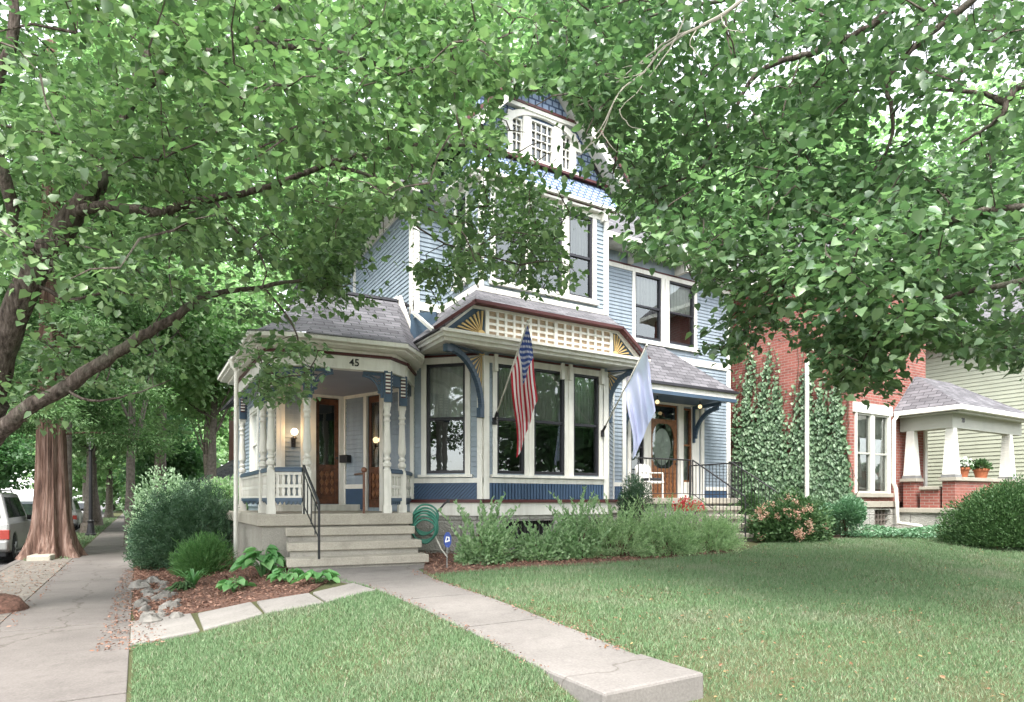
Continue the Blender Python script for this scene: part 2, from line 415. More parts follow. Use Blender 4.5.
def np_mesh(name, V, quads, mat, parent=None, origin=None, smooth=False):
    me = bpy.data.meshes.new(name); k = quads.shape[1]
    me.vertices.add(len(V)); me.vertices.foreach_set('co', V.ravel())
    me.loops.add(quads.size); me.loops.foreach_set('vertex_index', quads.ravel().astype(np.int32))
    me.polygons.add(len(quads)); me.polygons.foreach_set('loop_start', np.arange(0, quads.size, k, dtype=np.int32))
    me.update(calc_edges=True)
    return link_mesh(name, me, mat, parent, origin, smooth)
def unit(a): return a/np.maximum(np.linalg.norm(a, axis=1, keepdims=True), 1e-9)
def leaves(name, Pt, T, N, L, W, mat, parent=None, origin=None, fold=.18, droop=.15):
    """many single leaves: each two quads folded on the midrib"""
    n = len(Pt); T = unit(T); B = unit(np.cross(T, N)); N = np.cross(B, T)
    L = np.broadcast_to(np.asarray(L, float).reshape(-1, 1), (n, 1)); W = np.broadcast_to(np.asarray(W, float).reshape(-1, 1), (n, 1))
    v = np.empty((n, 6, 3))
    v[:, 0] = Pt
    v[:, 1] = Pt+T*L*.28+B*W*.5+N*W*fold; v[:, 2] = Pt+T*L*.68+B*W*.40+N*(W*fold-L*droop*.4)
    v[:, 3] = Pt+T*L*.28-B*W*.5+N*W*fold; v[:, 4] = Pt+T*L*.68-B*W*.40+N*(W*fold-L*droop*.4)
    v[:, 5] = Pt+T*L-N*L*droop
    b = (np.arange(n)*6)[:, None]
    q = np.concatenate([b+np.array([[0, 1, 2, 5]]), b+np.array([[0, 5, 4, 3]])])
    return np_mesh(name, v.reshape(-1, 3), q, mat, parent, origin)
def fineleaves(name, Pt, T, N, L, W, mat, parent=None, fold=.14, droop=.18):
    """heart shaped leaves: four quads each, bent on the midrib"""
    n = len(Pt); T = unit(T); B = unit(np.cross(T, N)); N = np.cross(B, T); L = L.reshape(-1, 1); W = W.reshape(-1, 1)
    bend = lambda t: -N*L*droop*t*t
    v = np.empty((n, 9, 3)); v[:, 0] = Pt; v[:, 1] = Pt+T*L*.45+bend(.45); v[:, 2] = Pt+T*L+bend(1.)
    for i, (t, w) in enumerate(((-.04, .33), (.32, .52), (.70, .27))):
        q = Pt+T*L*t+N*W*fold*w*2+bend(max(t, 0)); v[:, 3+i] = q+B*W*w; v[:, 6+i] = q-B*W*w
    b = (np.arange(n)*9)[:, None]
    q = np.concatenate([b+np.array([f]) for f in ([0, 3, 4, 1], [1, 4, 5, 2], [0, 1, 7, 6], [1, 2, 8, 7])])
    return np_mesh(name, v.reshape(-1, 3), q, mat, parent)
def rand_dirs(n): return unit(rng.normal(size=(n, 3)))
EXPO = 2.4
# ================================================================ THE SETTING
def struct(name, mb, mat, **k): return tag(mb.build(name, mat, **k), kind='structure')
gx = np.concatenate([np.linspace(-260, -12, 16), np.linspace(-11, -3, 12), np.array([-2.52, -2.48, -2.42, -2.38]), np.arange(-2.2, 20, .22), np.linspace(20.5, 40, 16), np.linspace(45, 300, 16)])
gy = np.concatenate([np.linspace(-260, -12, 14), np.linspace(-11, -3, 8), np.array([-2.62, -2.56, -2.4]), np.arange(-2.2, 18, .22), np.linspace(18.5, 40, 20), np.linspace(45, 320, 18)])
XX, YY = np.meshgrid(gx, gy, indexing='ij'); ZZ = gz(XX, YY)
V = np.stack([XX, YY, ZZ], -1).reshape(-1, 3); ny = len(gy)
ii, jj = np.meshgrid(np.arange(len(gx)-1), np.arange(ny-1), indexing='ij'); ii = ii.ravel(); jj = jj.ravel()
quads = np.stack([ii*ny+jj, (ii+1)*ny+jj, (ii+1)*ny+jj+1, ii*ny+jj+1], 1)
tag(np_mesh('ground', V, quads, M['soil'], smooth=True), kind='structure')
mb = MB(); mb.box(-9.5, -2.52, -80, 220, -.70, -.652); struct('side_street', mb, M['asphalt'])
mb = MB(); mb.box(-2.52, 70, -9.5, -2.62, -.70, -.652); struct('front_street', mb, M['asphalt'])
mb = MB(); mb.box(-2.52, -2.38, -2.62, 200, -.72, -.49); mb.box(-2.38, 70, -2.62, -2.48, -.72, -.49); mb.box(-9.64, -9.5, -80, 200, -.72, -.49); struct('kerb', mb, M['walk'], bevel=.012)
# pavement slabs of the side path
mb = MB(); y = -1.0; k = 0
while y < 90:
    h = random.uniform(-.006, .006) if y > 2 else 0
    mb.box(-1.37, -.07, y+.012, y+1.62-.012, -.58, -.487+h); y += 1.62
for x in np.arange(-.05, 26, 1.6): mb.box(x+.007, x+1.593, -.9, .95, -.58, -.485)
struct('pavement', mb, M['walk'], bevel=.008)
def sheet(name, pts, mat, dz, thick=.05, step=.12):
    """a sheet following the ground inside a polygon (x, y)"""
    from mathutils.geometry import delaunay_2d_cdt
    pts = [Vector(p[:2]) for p in pts]
    xs = [p.x for p in pts]; ys = [p.y for p in pts]; inner = []
    n = len(pts); edge = []
    for i in range(n):
        a, b = pts[i], pts[(i+1) % n]; k = max(1, int((b-a).length/.25))
        edge += [a+(b-a)*(j/k) for j in range(k)]
    for x in np.arange(min(xs), max(xs), step*2):
        for yy in np.arange(min(ys), max(ys), step*2): inner.append(Vector((x+random.uniform(-.03, .03), yy)))
    m = len(edge)
    v, e, f, *_ = delaunay_2d_cdt(edge+inner, [(i, (i+1) % m) for i in range(m)], [list(range(m))], 1, 1e-5)
    mb = MB(); vs = [(p.x, p.y, float(gz(p.x, p.y))+dz) for p in v]
    mb.add(vs, [tuple(q) for q in f])
    low = [(p.x, p.y, float(gz(p.x, p.y))+dz-thick) for p in edge]; top = [(p.x, p.y, float(gz(p.x, p.y))+dz) for p in edge]
    mb.add(top+low, [(i, m+i, m+(i+1) % m, (i+1) % m) for i in range(m)])
    return mb.build(name, mat, smooth=False)
def inpoly(x, y, poly):
    x = np.asarray(x); y = np.asarray(y); c = np.zeros(x.shape, bool); n = len(poly)
    for i in range(n):
        x0, y0 = poly[i][0], poly[i][1]; x1, y1 = poly[(i+1) % n][0], poly[(i+1) % n][1]
        if y0 == y1: continue
        c ^= ((y0 > y) != (y1 > y)) & (x < (x1-x0)*(y-y0)/(y1-y0)+x0)
    return c
# front walk and the raised step block at its street end
walk_px = [(642.6, 653), (560, 625), (470, 597), (430, 582), (421, 575)]
WALK = [(2.47, 3.62), (3.33, 3.62)]+[(3.33, 5), (3.36, 7.6), (3.55, 8.6), (3.92, 8.93), (3.92, 9.2), (1.86, 9.5), (1.95, 9.1), (2.15, 8.5), (2.40, 7.5), (2.45, 6)]
_ys = [3.615, 4.95, 6.35, 7.75, 8.62, 9.6]
for y0_, y1_ in zip(_ys, _ys[1:]):
    pl = [p for i, p in enumerate(WALK)]; out = pl
    for lim, sg in ((y0_+.008, 1), (y1_-.008, -1)):
        nw = []
        for i in range(len(out)):
            p, q = out[i], out[(i+1) % len(out)]; dp, dq = (p[1]-lim)*sg, (q[1]-lim)*sg
            if dp >= 0: nw.append(p)
            if dp*dq < 0: t_ = dp/(dp-dq); nw.append((p[0]+(q[0]-p[0])*t_, p[1]+(q[1]-p[1])*t_))
        out = nw
    tag(sheet('front_walk', out, M['walk2'], .012), kind='structure')
mb = MB(); mb.box(2.45, 3.33, 2.98, 3.608, -.62, -.232)
o = mb.build('step_block', M['walk2'], origin=(2.89, 3.3, -.6), bevel=.02)
tag(o, 'pale concrete step block at the street end of the front walk', 'step')

# flagstones from the side pavement to the stairs
FL = [[(131, 623), (191, 615), (200, 632), (130, 646.5)], [(197.8, 615), (251, 603.5), (263, 615), (203.7, 631)], [(256.7, 603), (309, 594.5), (324, 604), (266, 614.8)], [(312.7, 594), (353.7, 584.5), (376, 591.5), (327, 603.5)]]
FW = [[G(*p) for p in q] for q in FL]
fl_lab = ['large cracked pale flagstone touching the side pavement', 'second pale flagstone from the side pavement, beside the lawn', 'third pale flagstone from the side pavement, below the small hostas', 'pale flagstone that meets the front walk near the stairs']
for q, lb in zip(FW, fl_lab):
    cx = sum(p.x for p in q)/4; cy = sum(p.y for p in q)/4
    mb = MB(); n = 4; zz = [float(gz(p.x, p.y)) for p in q]
    vs = [(p.x, p.y, z+.025) for p, z in zip(q, zz)]+[(p.x, p.y, z-.06) for p, z in zip(q, zz)]
    mb.add(vs, [(0, 1, 2, 3), (7, 6, 5, 4)]+[(i, 4+i, 4+(i+1) % 4, (i+1) % 4) for i in range(4)])
    tag(mb.build('flagstone', M['flag'], origin=(cx, cy, min(zz)-.06), bevel=.014), lb, 'flagstone', 'flagstones leading from the pavement to the stairs')
# beds
def Gp(l): return [(G(*p).x, G(*p).y) for p in l]
BED1 = [(-.06, G(128, 612).y), (-.06, 16.5), (2.3, 16.5), (2.3, 11), (1.9, 9.5)]+Gp([(330, 581), (309, 593), (252, 602), (195, 613), (135, 621)])
BED2 = Gp([(423, 575), (470, 573), (520, 569), (600, 565), (680, 558), (742, 552)])+[(11.1, 9.0), (11.1, 12.3), (9.5, 11.5), (8.6, 10.4), (5.3, 10.4), (4.2, 11), (3.95, 9.3)]
tag(sheet('mulch_bed', BED1, M['mulch'], .02), kind='structure')
tag(sheet('foundation_bed', BED2, M['mulch'], .02), kind='structure')
VERGE = [(-2.36, 1.5), (-1.38, 1.5), (-1.38, 19), (-2.36, 19)]
tag(sheet('verge', VERGE, M['dirt'], .012), kind='structure')
BED3 = [(12.7, 8.6), (17.2, 7.6), (17.2, 9.0), (15.2, 9.1), (15.2, 12.6), (12.9, 12.3)]
tag(sheet('ivy_bed', BED3, M['mulch'], .015), kind='structure')
# fallen litter and mulch chips
def chips(name, poly, n, size, mat, label, cat, dz=.03, jitter=.02):
    xs = [p[0] for p in poly]; ys = [p[1] for p in poly]
    x = rng.uniform(min(xs), max(xs), n*3); y = rng.uniform(min(ys), max(ys), n*3); k = inpoly(x, y, poly); x, y = x[k][:n], y[k][:n]; n = len(x)
    Pt = np.stack([x, y, gz(x, y)+dz+rng.uniform(0, jitter, n)], 1)
    T = rng.normal(size=(n, 3)); T[:, 2] *= .3; N = rng.normal(size=(n, 3))*.5; N[:, 2] += 1
    o = leaves(name, Pt, T, N, rng.uniform(.6, 1.5, n)*size, rng.uniform(.3, .6, n)*size, mat, fold=.1)
    return tag(o, label, cat, kind='stuff')
chips('mulch_chips', BED1, 11000, .042, M['mulchchip'], 'reddish shredded bark mulch scattered in the corner bed', 'mulch')
chips('mulch_chips', BED2, 6000, .045, M['mulchchip'], 'reddish mulch under the pale shrubs along the bay window', 'mulch')
chips('leaf_litter', [(-2.3, 3), (-1.15, 3), (-1.25, 18), (-2.3, 18)], 1200, .035, M['mulchchip'], 'dry brown leaf litter on the verge beside the pavement', 'leaf litter', .02, .01)
chips('leaf_litter', [(-.35, 7.0), (.25, 7), (.1, 15), (-.25, 15)], 1300, .034, M['mulchchip'], 'brown bark crumbs spilled along the pavement edge by the rocks', 'leaf litter', .02, .03)
# lawns: real blades
def blades(name, poly, n, holes, label, h=(.03, .062), w=(.003, .0055), dens=None):
    xs = [p[0] for p in poly]; ys = [p[1] for p in poly]
    x = rng.uniform(min(xs), max(xs), n); y = rng.uniform(min(ys), max(ys), n)
    k = inpoly(x, y, poly)
    for hh in holes: k &= ~inpoly(x, y, hh)
    d = S31*x+C31*y; px, py, _ = proj(x, y, gz(x, y)); k &= (d > 1.5) & (px > -160) & (px < 1190) & (py < 850)
    k &= rng.uniform(size=n) < np.clip((6.5/np.maximum(d, 1))**1.35, .12, 1)
    # thinner growth in worn patches
    wp = np.sin(x*2.1+np.sin(y*1.7)*1.3)*np.sin(y*1.9+np.sin(x*1.3)*1.6); k &= rng.uniform(size=n) < np.where(wp > .35, .55, 1.0)
    x, y, d = x[k], y[k], d[k]; n = len(x)
    s = np.clip((d/6.5)**.65, .9, 2.2); hh = rng.uniform(*h, n)*np.clip(s, .9, 1.25); ww = rng.uniform(*w, n)*s
    a = rng.uniform(0, 2*np.pi, n); b = np.stack([np.cos(a), np.sin(a), np.zeros(n)], 1); lean = rng.normal(size=(n, 3))*.55; lean[:, 2] = 1; lean = unit(lean)
    z = gz(x, y); base = np.stack([x, y, z-.004], 1)
    v = np.empty((n, 3, 3)); v[:, 0] = base-b*ww[:, None]; v[:, 1] = base+b*ww[:, None]; v[:, 2] = base+lean*hh[:, None]
    q = np.arange(n*3).reshape(-1, 3)
    o = np_mesh(name, v.reshape(-1, 3), q, M['grass']); return tag(o, label, 'grass', kind='stuff')
fl_poly = [FW[0][0], FW[0][3], FW[1][3], FW[2][3], FW[3][3], FW[3][2], FW[3][1], FW[2][1], FW[1][1], FW[0][1]]
fl_poly = [(p.x, p.y) for p in fl_poly]
LAWN_L = [(-.04, 1.1), (2.47, 1.1), (2.47, 6), (2.42, 7.5), (2.2, 8.6), (G(376, 591).x, G(376, 591).y), (G(266, 615).x, G(266, 615).y), (-.04, G(130, 647).y)]
LAWN_R = [(2.47, 1.1), (24, 1.1), (24, 7.6), (17, 7.6), (12.9, 8.6), (11.5, 8.7)]+Gp([(742, 551), (680, 558), (600, 564), (520, 568), (470, 572), (425, 576)])+[(3.58, 8.6), (3.38, 7.6), (3.34, 5)]
BLK = [(2.43, 2.96), (3.35, 2.96), (3.35, 3.63), (2.43, 3.63)]
WK = [(2.475, 3.6), (3.305, 3.6), (3.305, 5), (3.335, 7.6), (3.55, 8.6), (2.2, 8.6), (2.40, 7.5), (2.45, 6)]
blades('grass', LAWN_L, 190000, [BLK, WK, fl_poly], 'short green lawn between the flagstones and the front walk')
blades('grass', LAWN_R, 900000, [BLK, WK], 'wide green lawn with dry patches right of the front walk')
blades('grass', [(-2.34, 18.5), (-1.4, 18.5), (-1.4, 60), (-2.34, 60)], 30000, [], 'green grass strip along the far pavement by the lamp post', (.05, .1), (.006, .01))
chips('leaf_litter', [(2.40, 3.7), (2.54, 3.7), (2.52, 7.5), (2.38, 7.5)], 260, .022, M['mulchchip'], 'tiny brown debris along the left edge of the front walk', 'leaf litter', .02, .006)
chips('leaf_litter', [(3.24, 3.7), (3.42, 3.7), (3.46, 8.4), (3.28, 8.4)], 420, .024, M['mulchchip'], 'tiny brown debris along the right edge of the front walk', 'leaf litter', .02, .006)
chips('dry_grass', LAWN_R, 5000, .035, M['petalyel'], 'straw coloured dead grass and leaf bits in the right lawn', 'dry grass', .01, .012)

# ================================================================ THE BLUE HOUSE
H = thing('victorian_house', 'blue and cream Victorian house with corner porch numbered 45, bay window and square tower', 'house', (7, 11.5, 0))
SPLIT = {'clapboard_siding', 'ground_floor_wall', 'upper_wall', 'window_trim', 'upper_trim', 'door_casing', 'stone_foundation', 'skirt_board', 'red_water_table', 'red_moulding', 'blue_dado_panel'}
def hb(name, mb, mat, parent=H, label=None, **k):
    if name in SPLIT and len(set(mb.src)) > 1:      # one part for each wall
        for sid in dict.fromkeys(mb.src):
            m = MB(); mp = {}
            for f, s_ in zip(mb.f, mb.src):
                if s_ != sid: continue
                m.f.append(tuple(mp.setdefault(i, len(mp)) for i in f)); m.m.append(0); m.src.append(0)
            m.v = [mb.v[i] for i in mp]
            o = hb(name, m, mat, parent, label, **k)
        return o
    o = mb.build(name, M[mat] if isinstance(mat, str) else mat, parent, **k)
    if label: o['label'] = label
    return o
fBay = Fr((5.46, 10.13), (8.40, 10.13)); fCL = Fr((4.45, 11.14), (5.46, 10.13)); fCR = Fr((8.40, 10.13), (9.41, 11.14))
fB2 = Fr((9.41, 11.14), (9.78, 11.14)); fB2s = Fr((9.78, 11.14), (9.78, 12.4)); fE = Fr((9.78, 12.4), (14.9, 12.4)); fER = Fr((14.9, 12.4), (14.9, 20))
fK = Fr((3.70, 12.94), (4.45, 11.14)); fD = Fr((2.34, 12.94), (3.70, 12.94)); fS = Fr((2.34, 19), (2.34, 12.94))
fT = Fr((5.55, 10.5), (8.71, 10.5)); fTs = Fr((5.55, 12.06), (5.55, 10.5)); fTr = Fr((8.71, 10.5), (8.71, 12.4)); fM = Fr((4.87, 12.06), (5.55, 12.06)); fMs = Fr((4.87, 16.1), (4.87, 12.06)); fM2 = Fr((4.40, 16.1), (4.87, 16.1)); fM3 = Fr((4.40, 19), (4.40, 16.1)); fW = Fr((8.71, 12.4), (14.9, 12.4))
# ---- windows
def window(fr, hole, style='sash', curtain='curtain', cov=1.0, parent=H, fw=.045, mat='sash', depth=.5, label=None):
    a0, a1, z0, z1 = hole; mb = MB(); n0, n1 = -.07, .012
    fr.box(mb, a0, a0+fw, z0, z1, n0, n1); fr.box(mb, a1-fw, a1, z0, z1, n0, n1)
    fr.box(mb, a0+fw, a1-fw, z0, z0+fw*1.2, n0, n1); fr.box(mb, a0+fw, a1-fw, z1-fw, z1, n0, n1)
    zm = (z0+z1)/2
    if style == 'sash': fr.box(mb, a0+fw, a1-fw, zm-.025, zm+.025, n0, n1-.012)
    w = mb.build('window', M[mat], parent)
    if label: w['label'] = label
    mb = MB(); mb.add([fr.p(a0+fw, z0+fw, -.04), fr.p(a1-fw, z0+fw, -.04), fr.p(a1-fw, z1-fw, -.04), fr.p(a0+fw, z1-fw, -.04)], [(0, 1, 2, 3)])
    mb.build('pane', M['glass'], w)
    if curtain:
        mb = MB(); zc = z1-(z1-z0)*cov; m = 26; vs = []
        for i in range(m+1):
            a = a0+.01+(a1-a0-.02)*i/m; off = -.13-.018*math.sin(i*1.9)
            vs += [fr.p(a, zc, off), fr.p(a, z1, off)]
        mb.add(vs, [(2*i, 2*i+2, 2*i+3, 2*i+1) for i in range(m)]); mb.build('curtain', M[curtain], w)
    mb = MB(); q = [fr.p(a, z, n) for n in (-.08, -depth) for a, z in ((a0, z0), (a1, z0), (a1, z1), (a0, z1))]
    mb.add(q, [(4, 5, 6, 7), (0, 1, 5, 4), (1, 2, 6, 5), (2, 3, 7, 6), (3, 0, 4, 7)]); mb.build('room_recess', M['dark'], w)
    return w
def hole(fr, p0, p1, z0, z1): return (fr.s_at(p0), fr.s_at(p1), z0, z1)
# ---- foundation, water table
mb = MB()
for fr in (fCL, fBay, fCR, fB2): fr.wall(mb, -.02, fr.L+.02, -.5, .66, -.3, -.02, [hole(fBay, 506, 556, .1, .55), hole(fBay, 570, 603, .1, .55)] if fr is fBay else [])
fE.box(mb, 0, fE.L, -.4, .9, -.3, 0); fS.box(mb, 0, fS.L, -.6, .72, -.25, -.01)
hb('stone_foundation', mb, 'stone')
mb = MB()
for p0, p1 in ((506, 556), (570, 603)):
    a0, a1 = fBay.s_at(p0), fBay.s_at(p1)
    fBay.box(mb, a0, a1, .1, .55, -.29, -.27)
    for i in range(1, 14): fBay.box(mb, a0+(a1-a0)*i/14-.008, a0+(a1-a0)*i/14+.008, .1, .55, -.12, -.10)
hb('basement_grille', mb, 'dark')
mbW = MB(); mbR = MB()
for fr in (fCL, fBay, fCR, fB2):
    fr.box(mbW, -.01, fr.L+.01, .66, .90, -.1, .02); fr.box(mbR, -.02, fr.L+.02, .90, .96, -.1, .065)
hb('skirt_board', mbW, 'white'); hb('red_water_table', mbR, 'red')
# ---- ground floor walls of the bay
holesB = [hole(fBay, 496.4, 524, 1.45, 3.5), hole(fBay, 533.3, 564, 1.45, 3.5), hole(fBay, 572.8, 598.3, 1.45, 3.5)]
holeCL = hole(fCL, 426.8, 465.5, 1.45, 3.5)
holeCL = (holeCL[0], holeCL[1], 1.45, 3.5)
sdB = [(h[0]-.1, h[1]+.1, 1.3, 3.66) for h in holesB]
mb = MB()
fBay.siding(mb, .03, fBay.L-.03, 1.30, 3.66, [(holesB[0][0]-.09, holesB[2][1]+.09, 1.2, 3.7)])
fCL.siding(mb, .03, fCL.L-.06, 1.30, 3.66, [(holeCL[0]-.10, holeCL[1]+.10, 1.2, 3.7)])
fCR.siding(mb, 0, fCR.L, .97, 3.66); fB2.siding(mb, 0, fB2.L, .97, 4.2)
fS.siding(mb, 0, fS.L, .8, 3.4, [(hole(fS, 252, 259, 1.5, 3)[0]-.1, hole(fS, 252, 259, 1.5, 3)[1]+.1, 1.4, 3.1)])
aE0, aE1 = fE.s_at(703), fE.s_at(727.5)
fE.siding(mb, aE0, aE1, 1.3, 4.6)
hb('clapboard_siding', mb, 'blue')
# trim
mb = MB()
h0, h1, h2 = holesB; T0, T1 = -.0, .034
def trimcol(fr, a0, a1, z0, z1, n1=T1): fr.box(mb, a0, a1, z0, z1, T0, n1)
trimcol(fBay, h0[0]-.09, h0[0], 1.42, 3.5); trimcol(fBay, h0[1], h1[0], 1.42, 3.5); trimcol(fBay, h1[1], h2[0], 1.42, 3.5); trimcol(fBay, h2[1], h2[1]+.09, 1.42, 3.5)
for (a0, a1) in ((h0[1], h1[0]), (h1[1], h2[0])):
    c = (a0+a1)/2; fBay.box(mb, c-.02, c+.02, 1.42, 3.5, T1, T1+.015)
trimcol(fBay, 0, fBay.L, 3.50, 3.62, .03); trimcol(fBay, 0, fBay.L, 1.27, 1.36, .03); fBay.box(mb, h0[0]-.14, h2[1]+.14, 1.375, 1.425, 0, .085)
trimcol(fBay, 0, .115, .97, 3.50, .042); trimcol(fBay, fBay.L-.115, fBay.L, .97, 3.50, .042)
trimcol(fCL, holeCL[0]-.10, holeCL[0], 1.42, 3.5); trimcol(fCL, holeCL[1], holeCL[1]+.10, 1.42, 3.5); trimcol(fCL, 0, fCL.L, 3.5, 3.62, .03); trimcol(fCL, 0, fCL.L, 1.27, 1.36, .03)
fCL.box(mb, holeCL[0]-.15, holeCL[1]+.15, 1.375, 1.425, 0, .085); trimcol(fCL, 0, .075, .97, 3.5, .042); trimcol(fCL, fCL.L-.10, fCL.L, .97, 3.5, .042)
trimcol(fCR, 0, .1, .97, 3.5, .04); trimcol(fCR, fCR.L-.1, fCR.L, .97, 3.6, .04); trimcol(fB2, fB2.L-.1, fB2.L, .9, 4.2, .04); fB2.box(mb, 0, fB2.L-.1, 1.27, 1.36, 0, .03)
# little corbels on the header
for fr, ss in ((fBay, [h0[0]-.05, (h0[1]+h1[0])/2+.75, (h1[1]+h2[0])/2, h2[1]+.05]), (fCL, [.1])):
    for a in ss: fr.box(mb, a-.035, a+.035, 3.34, 3.655, T1, .10)
hb('window_trim', mb, 'white')
mb = MB(); fBay.box(mb, .12, fBay.L-.12, 3.622, 3.655, 0, .06); fCL.box(mb, .1, fCL.L-.1, 3.622, 3.655, 0, .06)
hb('red_moulding', mb, 'red')
# beadboard panels under the sill
def clip_rect(poly, a0, a1, z0, z1):
    for ax, lim, sg in ((0, a0, 1), (0, a1, -1), (1, z0, 1), (1, z1, -1)):
        out = []
        for i in range(len(poly)):
            p, q = poly[i], poly[(i+1) % len(poly)]; dp, dq = (p[ax]-lim)*sg, (q[ax]-lim)*sg
            if dp >= 0: out.append(p)
            if dp*dq < 0: t = dp/(dp-dq); out.append((p[0]+(q[0]-p[0])*t, p[1]+(q[1]-p[1])*t))
        poly = out
        if len(poly) < 3: return []
    return poly
def bead(fr, a0, a1, z0, z1, diag=False, pitch=.07, name='beadboard_panel'):
    mb = MB(); fr.box(mb, a0, a1, z0, z1, 0, .008); H_ = z1-z0
    k = int((a1-a0+H_)/pitch)+2
    for i in range(k):
        x = a0-(H_ if diag else 0)+i*pitch
        pl = [(x, z0), (x+pitch-.022, z0), (x+pitch-.022+(H_ if diag else 0), z1), (x+(H_ if diag else 0), z1)]
        pl = clip_rect(pl, a0, a1, z0, z1)
        if len(pl) > 2: fr.poly(mb, pl, .006, .034)
    hb(name, mb, 'deepblue')
bead(fBay, .12, fBay.L-.12, .965, 1.265); bead(fCL, .08, fCL.L-.105, .965, 1.265, True); bead(fB2, 0, fB2.L-.1, .965, 1.265)
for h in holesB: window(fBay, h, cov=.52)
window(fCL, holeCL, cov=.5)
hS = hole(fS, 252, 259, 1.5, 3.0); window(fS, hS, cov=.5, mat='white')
mb = MB(); fS.box(mb, hS[0]-.12, hS[0], 1.4, 3.12, 0, .04); fS.box(mb, hS[1], hS[1]+.12, 1.4, 3.12, 0, .04); fS.box(mb, hS[0], hS[1], 3.0, 3.12, 0, .04); fS.box(mb, hS[0], hS[1], 1.4, 1.5, 0, .07)
fS.box(mb, fS.L-.13, fS.L, .73, 3.15, 0, .05); hb('window_trim', mb, 'white')
# ---- bay overhang: cornice, gable face with lattice and sunbursts
mb = MB()
fG = Fr((4.45, 9.75), (8.95, 9.75))
X0, X1 = 4.45, 8.95
mb.box(X0, X1, 9.62, 9.74, 3.66, 3.72); mb.box(X0-.05, X1+.05, 9.56, 9.74, 3.72, 3.79); mb.box(X0-.08, X1+.08, 9.50, 9.74, 3.79, 3.84)
mb.box(X0, X0+.12, 9.74, 11.2, 3.66, 3.72); mb.box(X0-.05, X0+.12, 9.74, 11.2, 3.72, 3.79); mb.box(X0-.08, X0+.12, 9.74, 11.2, 3.79, 3.84)
mb.box(X1-.12, X1, 9.74, 12.38, 3.66, 3.72); mb.box(X1-.12, X1+.05, 9.74, 12.38, 3.72, 3.79); mb.box(X1-.12, X1+.08, 9.74, 12.38, 3.79, 3.84)
hb('cornice', mb, 'white')
mb = MB(); mb.box(X0+.12, X1-.12, 9.74, 11.3, 3.70, 3.73); hb('soffit', mb, 'porchwhite')
mb = MB(); e = .12
zb, zt = 3.842, 4.38
def gx_(px): return fG.s_at(px)
tl, tr = gx_(472), gx_(618)
# backing panel + border boards
fG.poly(mb, [(.05, zb), (fG.L-.05, zb), (tr, zt), (tl, zt)], -.12, -.02); hb('gable_backing', mb, 'slate')
mb = MB()
def bar(p, q, w, n0, n1, fr=fG):
    d = Vector((q[0]-p[0], q[1]-p[1])).normalized(); m = Vector((-d.y, d.x))*w/2
    fr.poly(mb, [(p[0]-m.x, p[1]-m.y), (q[0]-m.x, q[1]-m.y), (q[0]+m.x, q[1]+m.y), (p[0]+m.x, p[1]+m.y)], n0, n1)
bar((.02, zb+.04), (tl, zt-.02), .075, -.02, .02); bar((fG.L-.02, zb+.04), (tr, zt-.02), .075, -.02, .02)
fG.box(mb, tl, tr, zt-.05, zt, -.02, .018); fG.box(mb, .12, fG.L-.12, zb, zb+.03, -.02, .017)
l0, l1, lc = gx_(487), gx_(611), gx_(555.5)
for a in (l0, lc, l1): fG.box(mb, a-.035, a+.035, zb+.03, zt-.05, -.02, .022)
hb('gable_board', mb, 'white')
mb = MB()
for (a, b, nn) in ((l0+.035, lc-.035, 8), (lc+.035, l1-.035, 7)):
    for i in range(1, nn): fG.box(mb, a+(b-a)*i/nn-.024, a+(b-a)*i/nn+.024, zb+.03, zt-.05, -.012, .014)
    for j in range(1, 4):
        z = zb+.03+(zt-.05-zb-.03)*j/4; fG.box(mb, a, b, z-.021, z+.021, -.012, .012)
hb('lattice', mb, 'white')
mb = MB(); fG.box(mb, l0+.035, lc-.035, zb+.03, zt-.05, -.019, -.012); fG.box(mb, lc+.035, l1-.035, zb+.03, zt-.05, -.019, -.012); hb('lattice_panel', mb, 'tan')
def sunburst(fr, c, pts, n0, n1, name='sunburst', parent=H, k=8, mat='yellow'):
    """wedge rays from c to the polyline pts"""
    mb = MB(); L = [0]
    for p, q in zip(pts, pts[1:]): L.append(L[-1]+math.hypot(q[0]-p[0], q[1]-p[1]))
    def at(t):
        t *= L[-1]
        for i in range(len(pts)-1):
            if t <= L[i+1]+1e-9: f = (t-L[i])/(L[i+1]-L[i]); return (pts[i][0]+(pts[i+1][0]-pts[i][0])*f, pts[i][1]+(pts[i+1][1]-pts[i][1])*f)
        return pts[-1]
    for i in range(k):
        a, b = at((i+.30)/k), at((i+.72)/k)
        fr.poly(mb, [c, a, b], n0, n1)
    r = .07; fr.poly(mb, [(c[0]+(pts[len(pts)//2][0] > c[0]) * 0+r*math.cos(t), c[1]+r*math.sin(t)) for t in np.linspace(0, math.pi, 9)], n0, n1+.004)
    return hb(name, mb, mat, parent)
sunburst(fG, (l0-.11, zb+.055), [(.20, zb+.04), (l0-.16, zt-.08), (l0-.045, zt-.07)], -.02, .006)
sunburst(fG, (l1+.11, zb+.055), [(fG.L-.20, zb+.04), (l1+.16, zt-.08), (l1+.045, zt-.07)], -.02, .006)
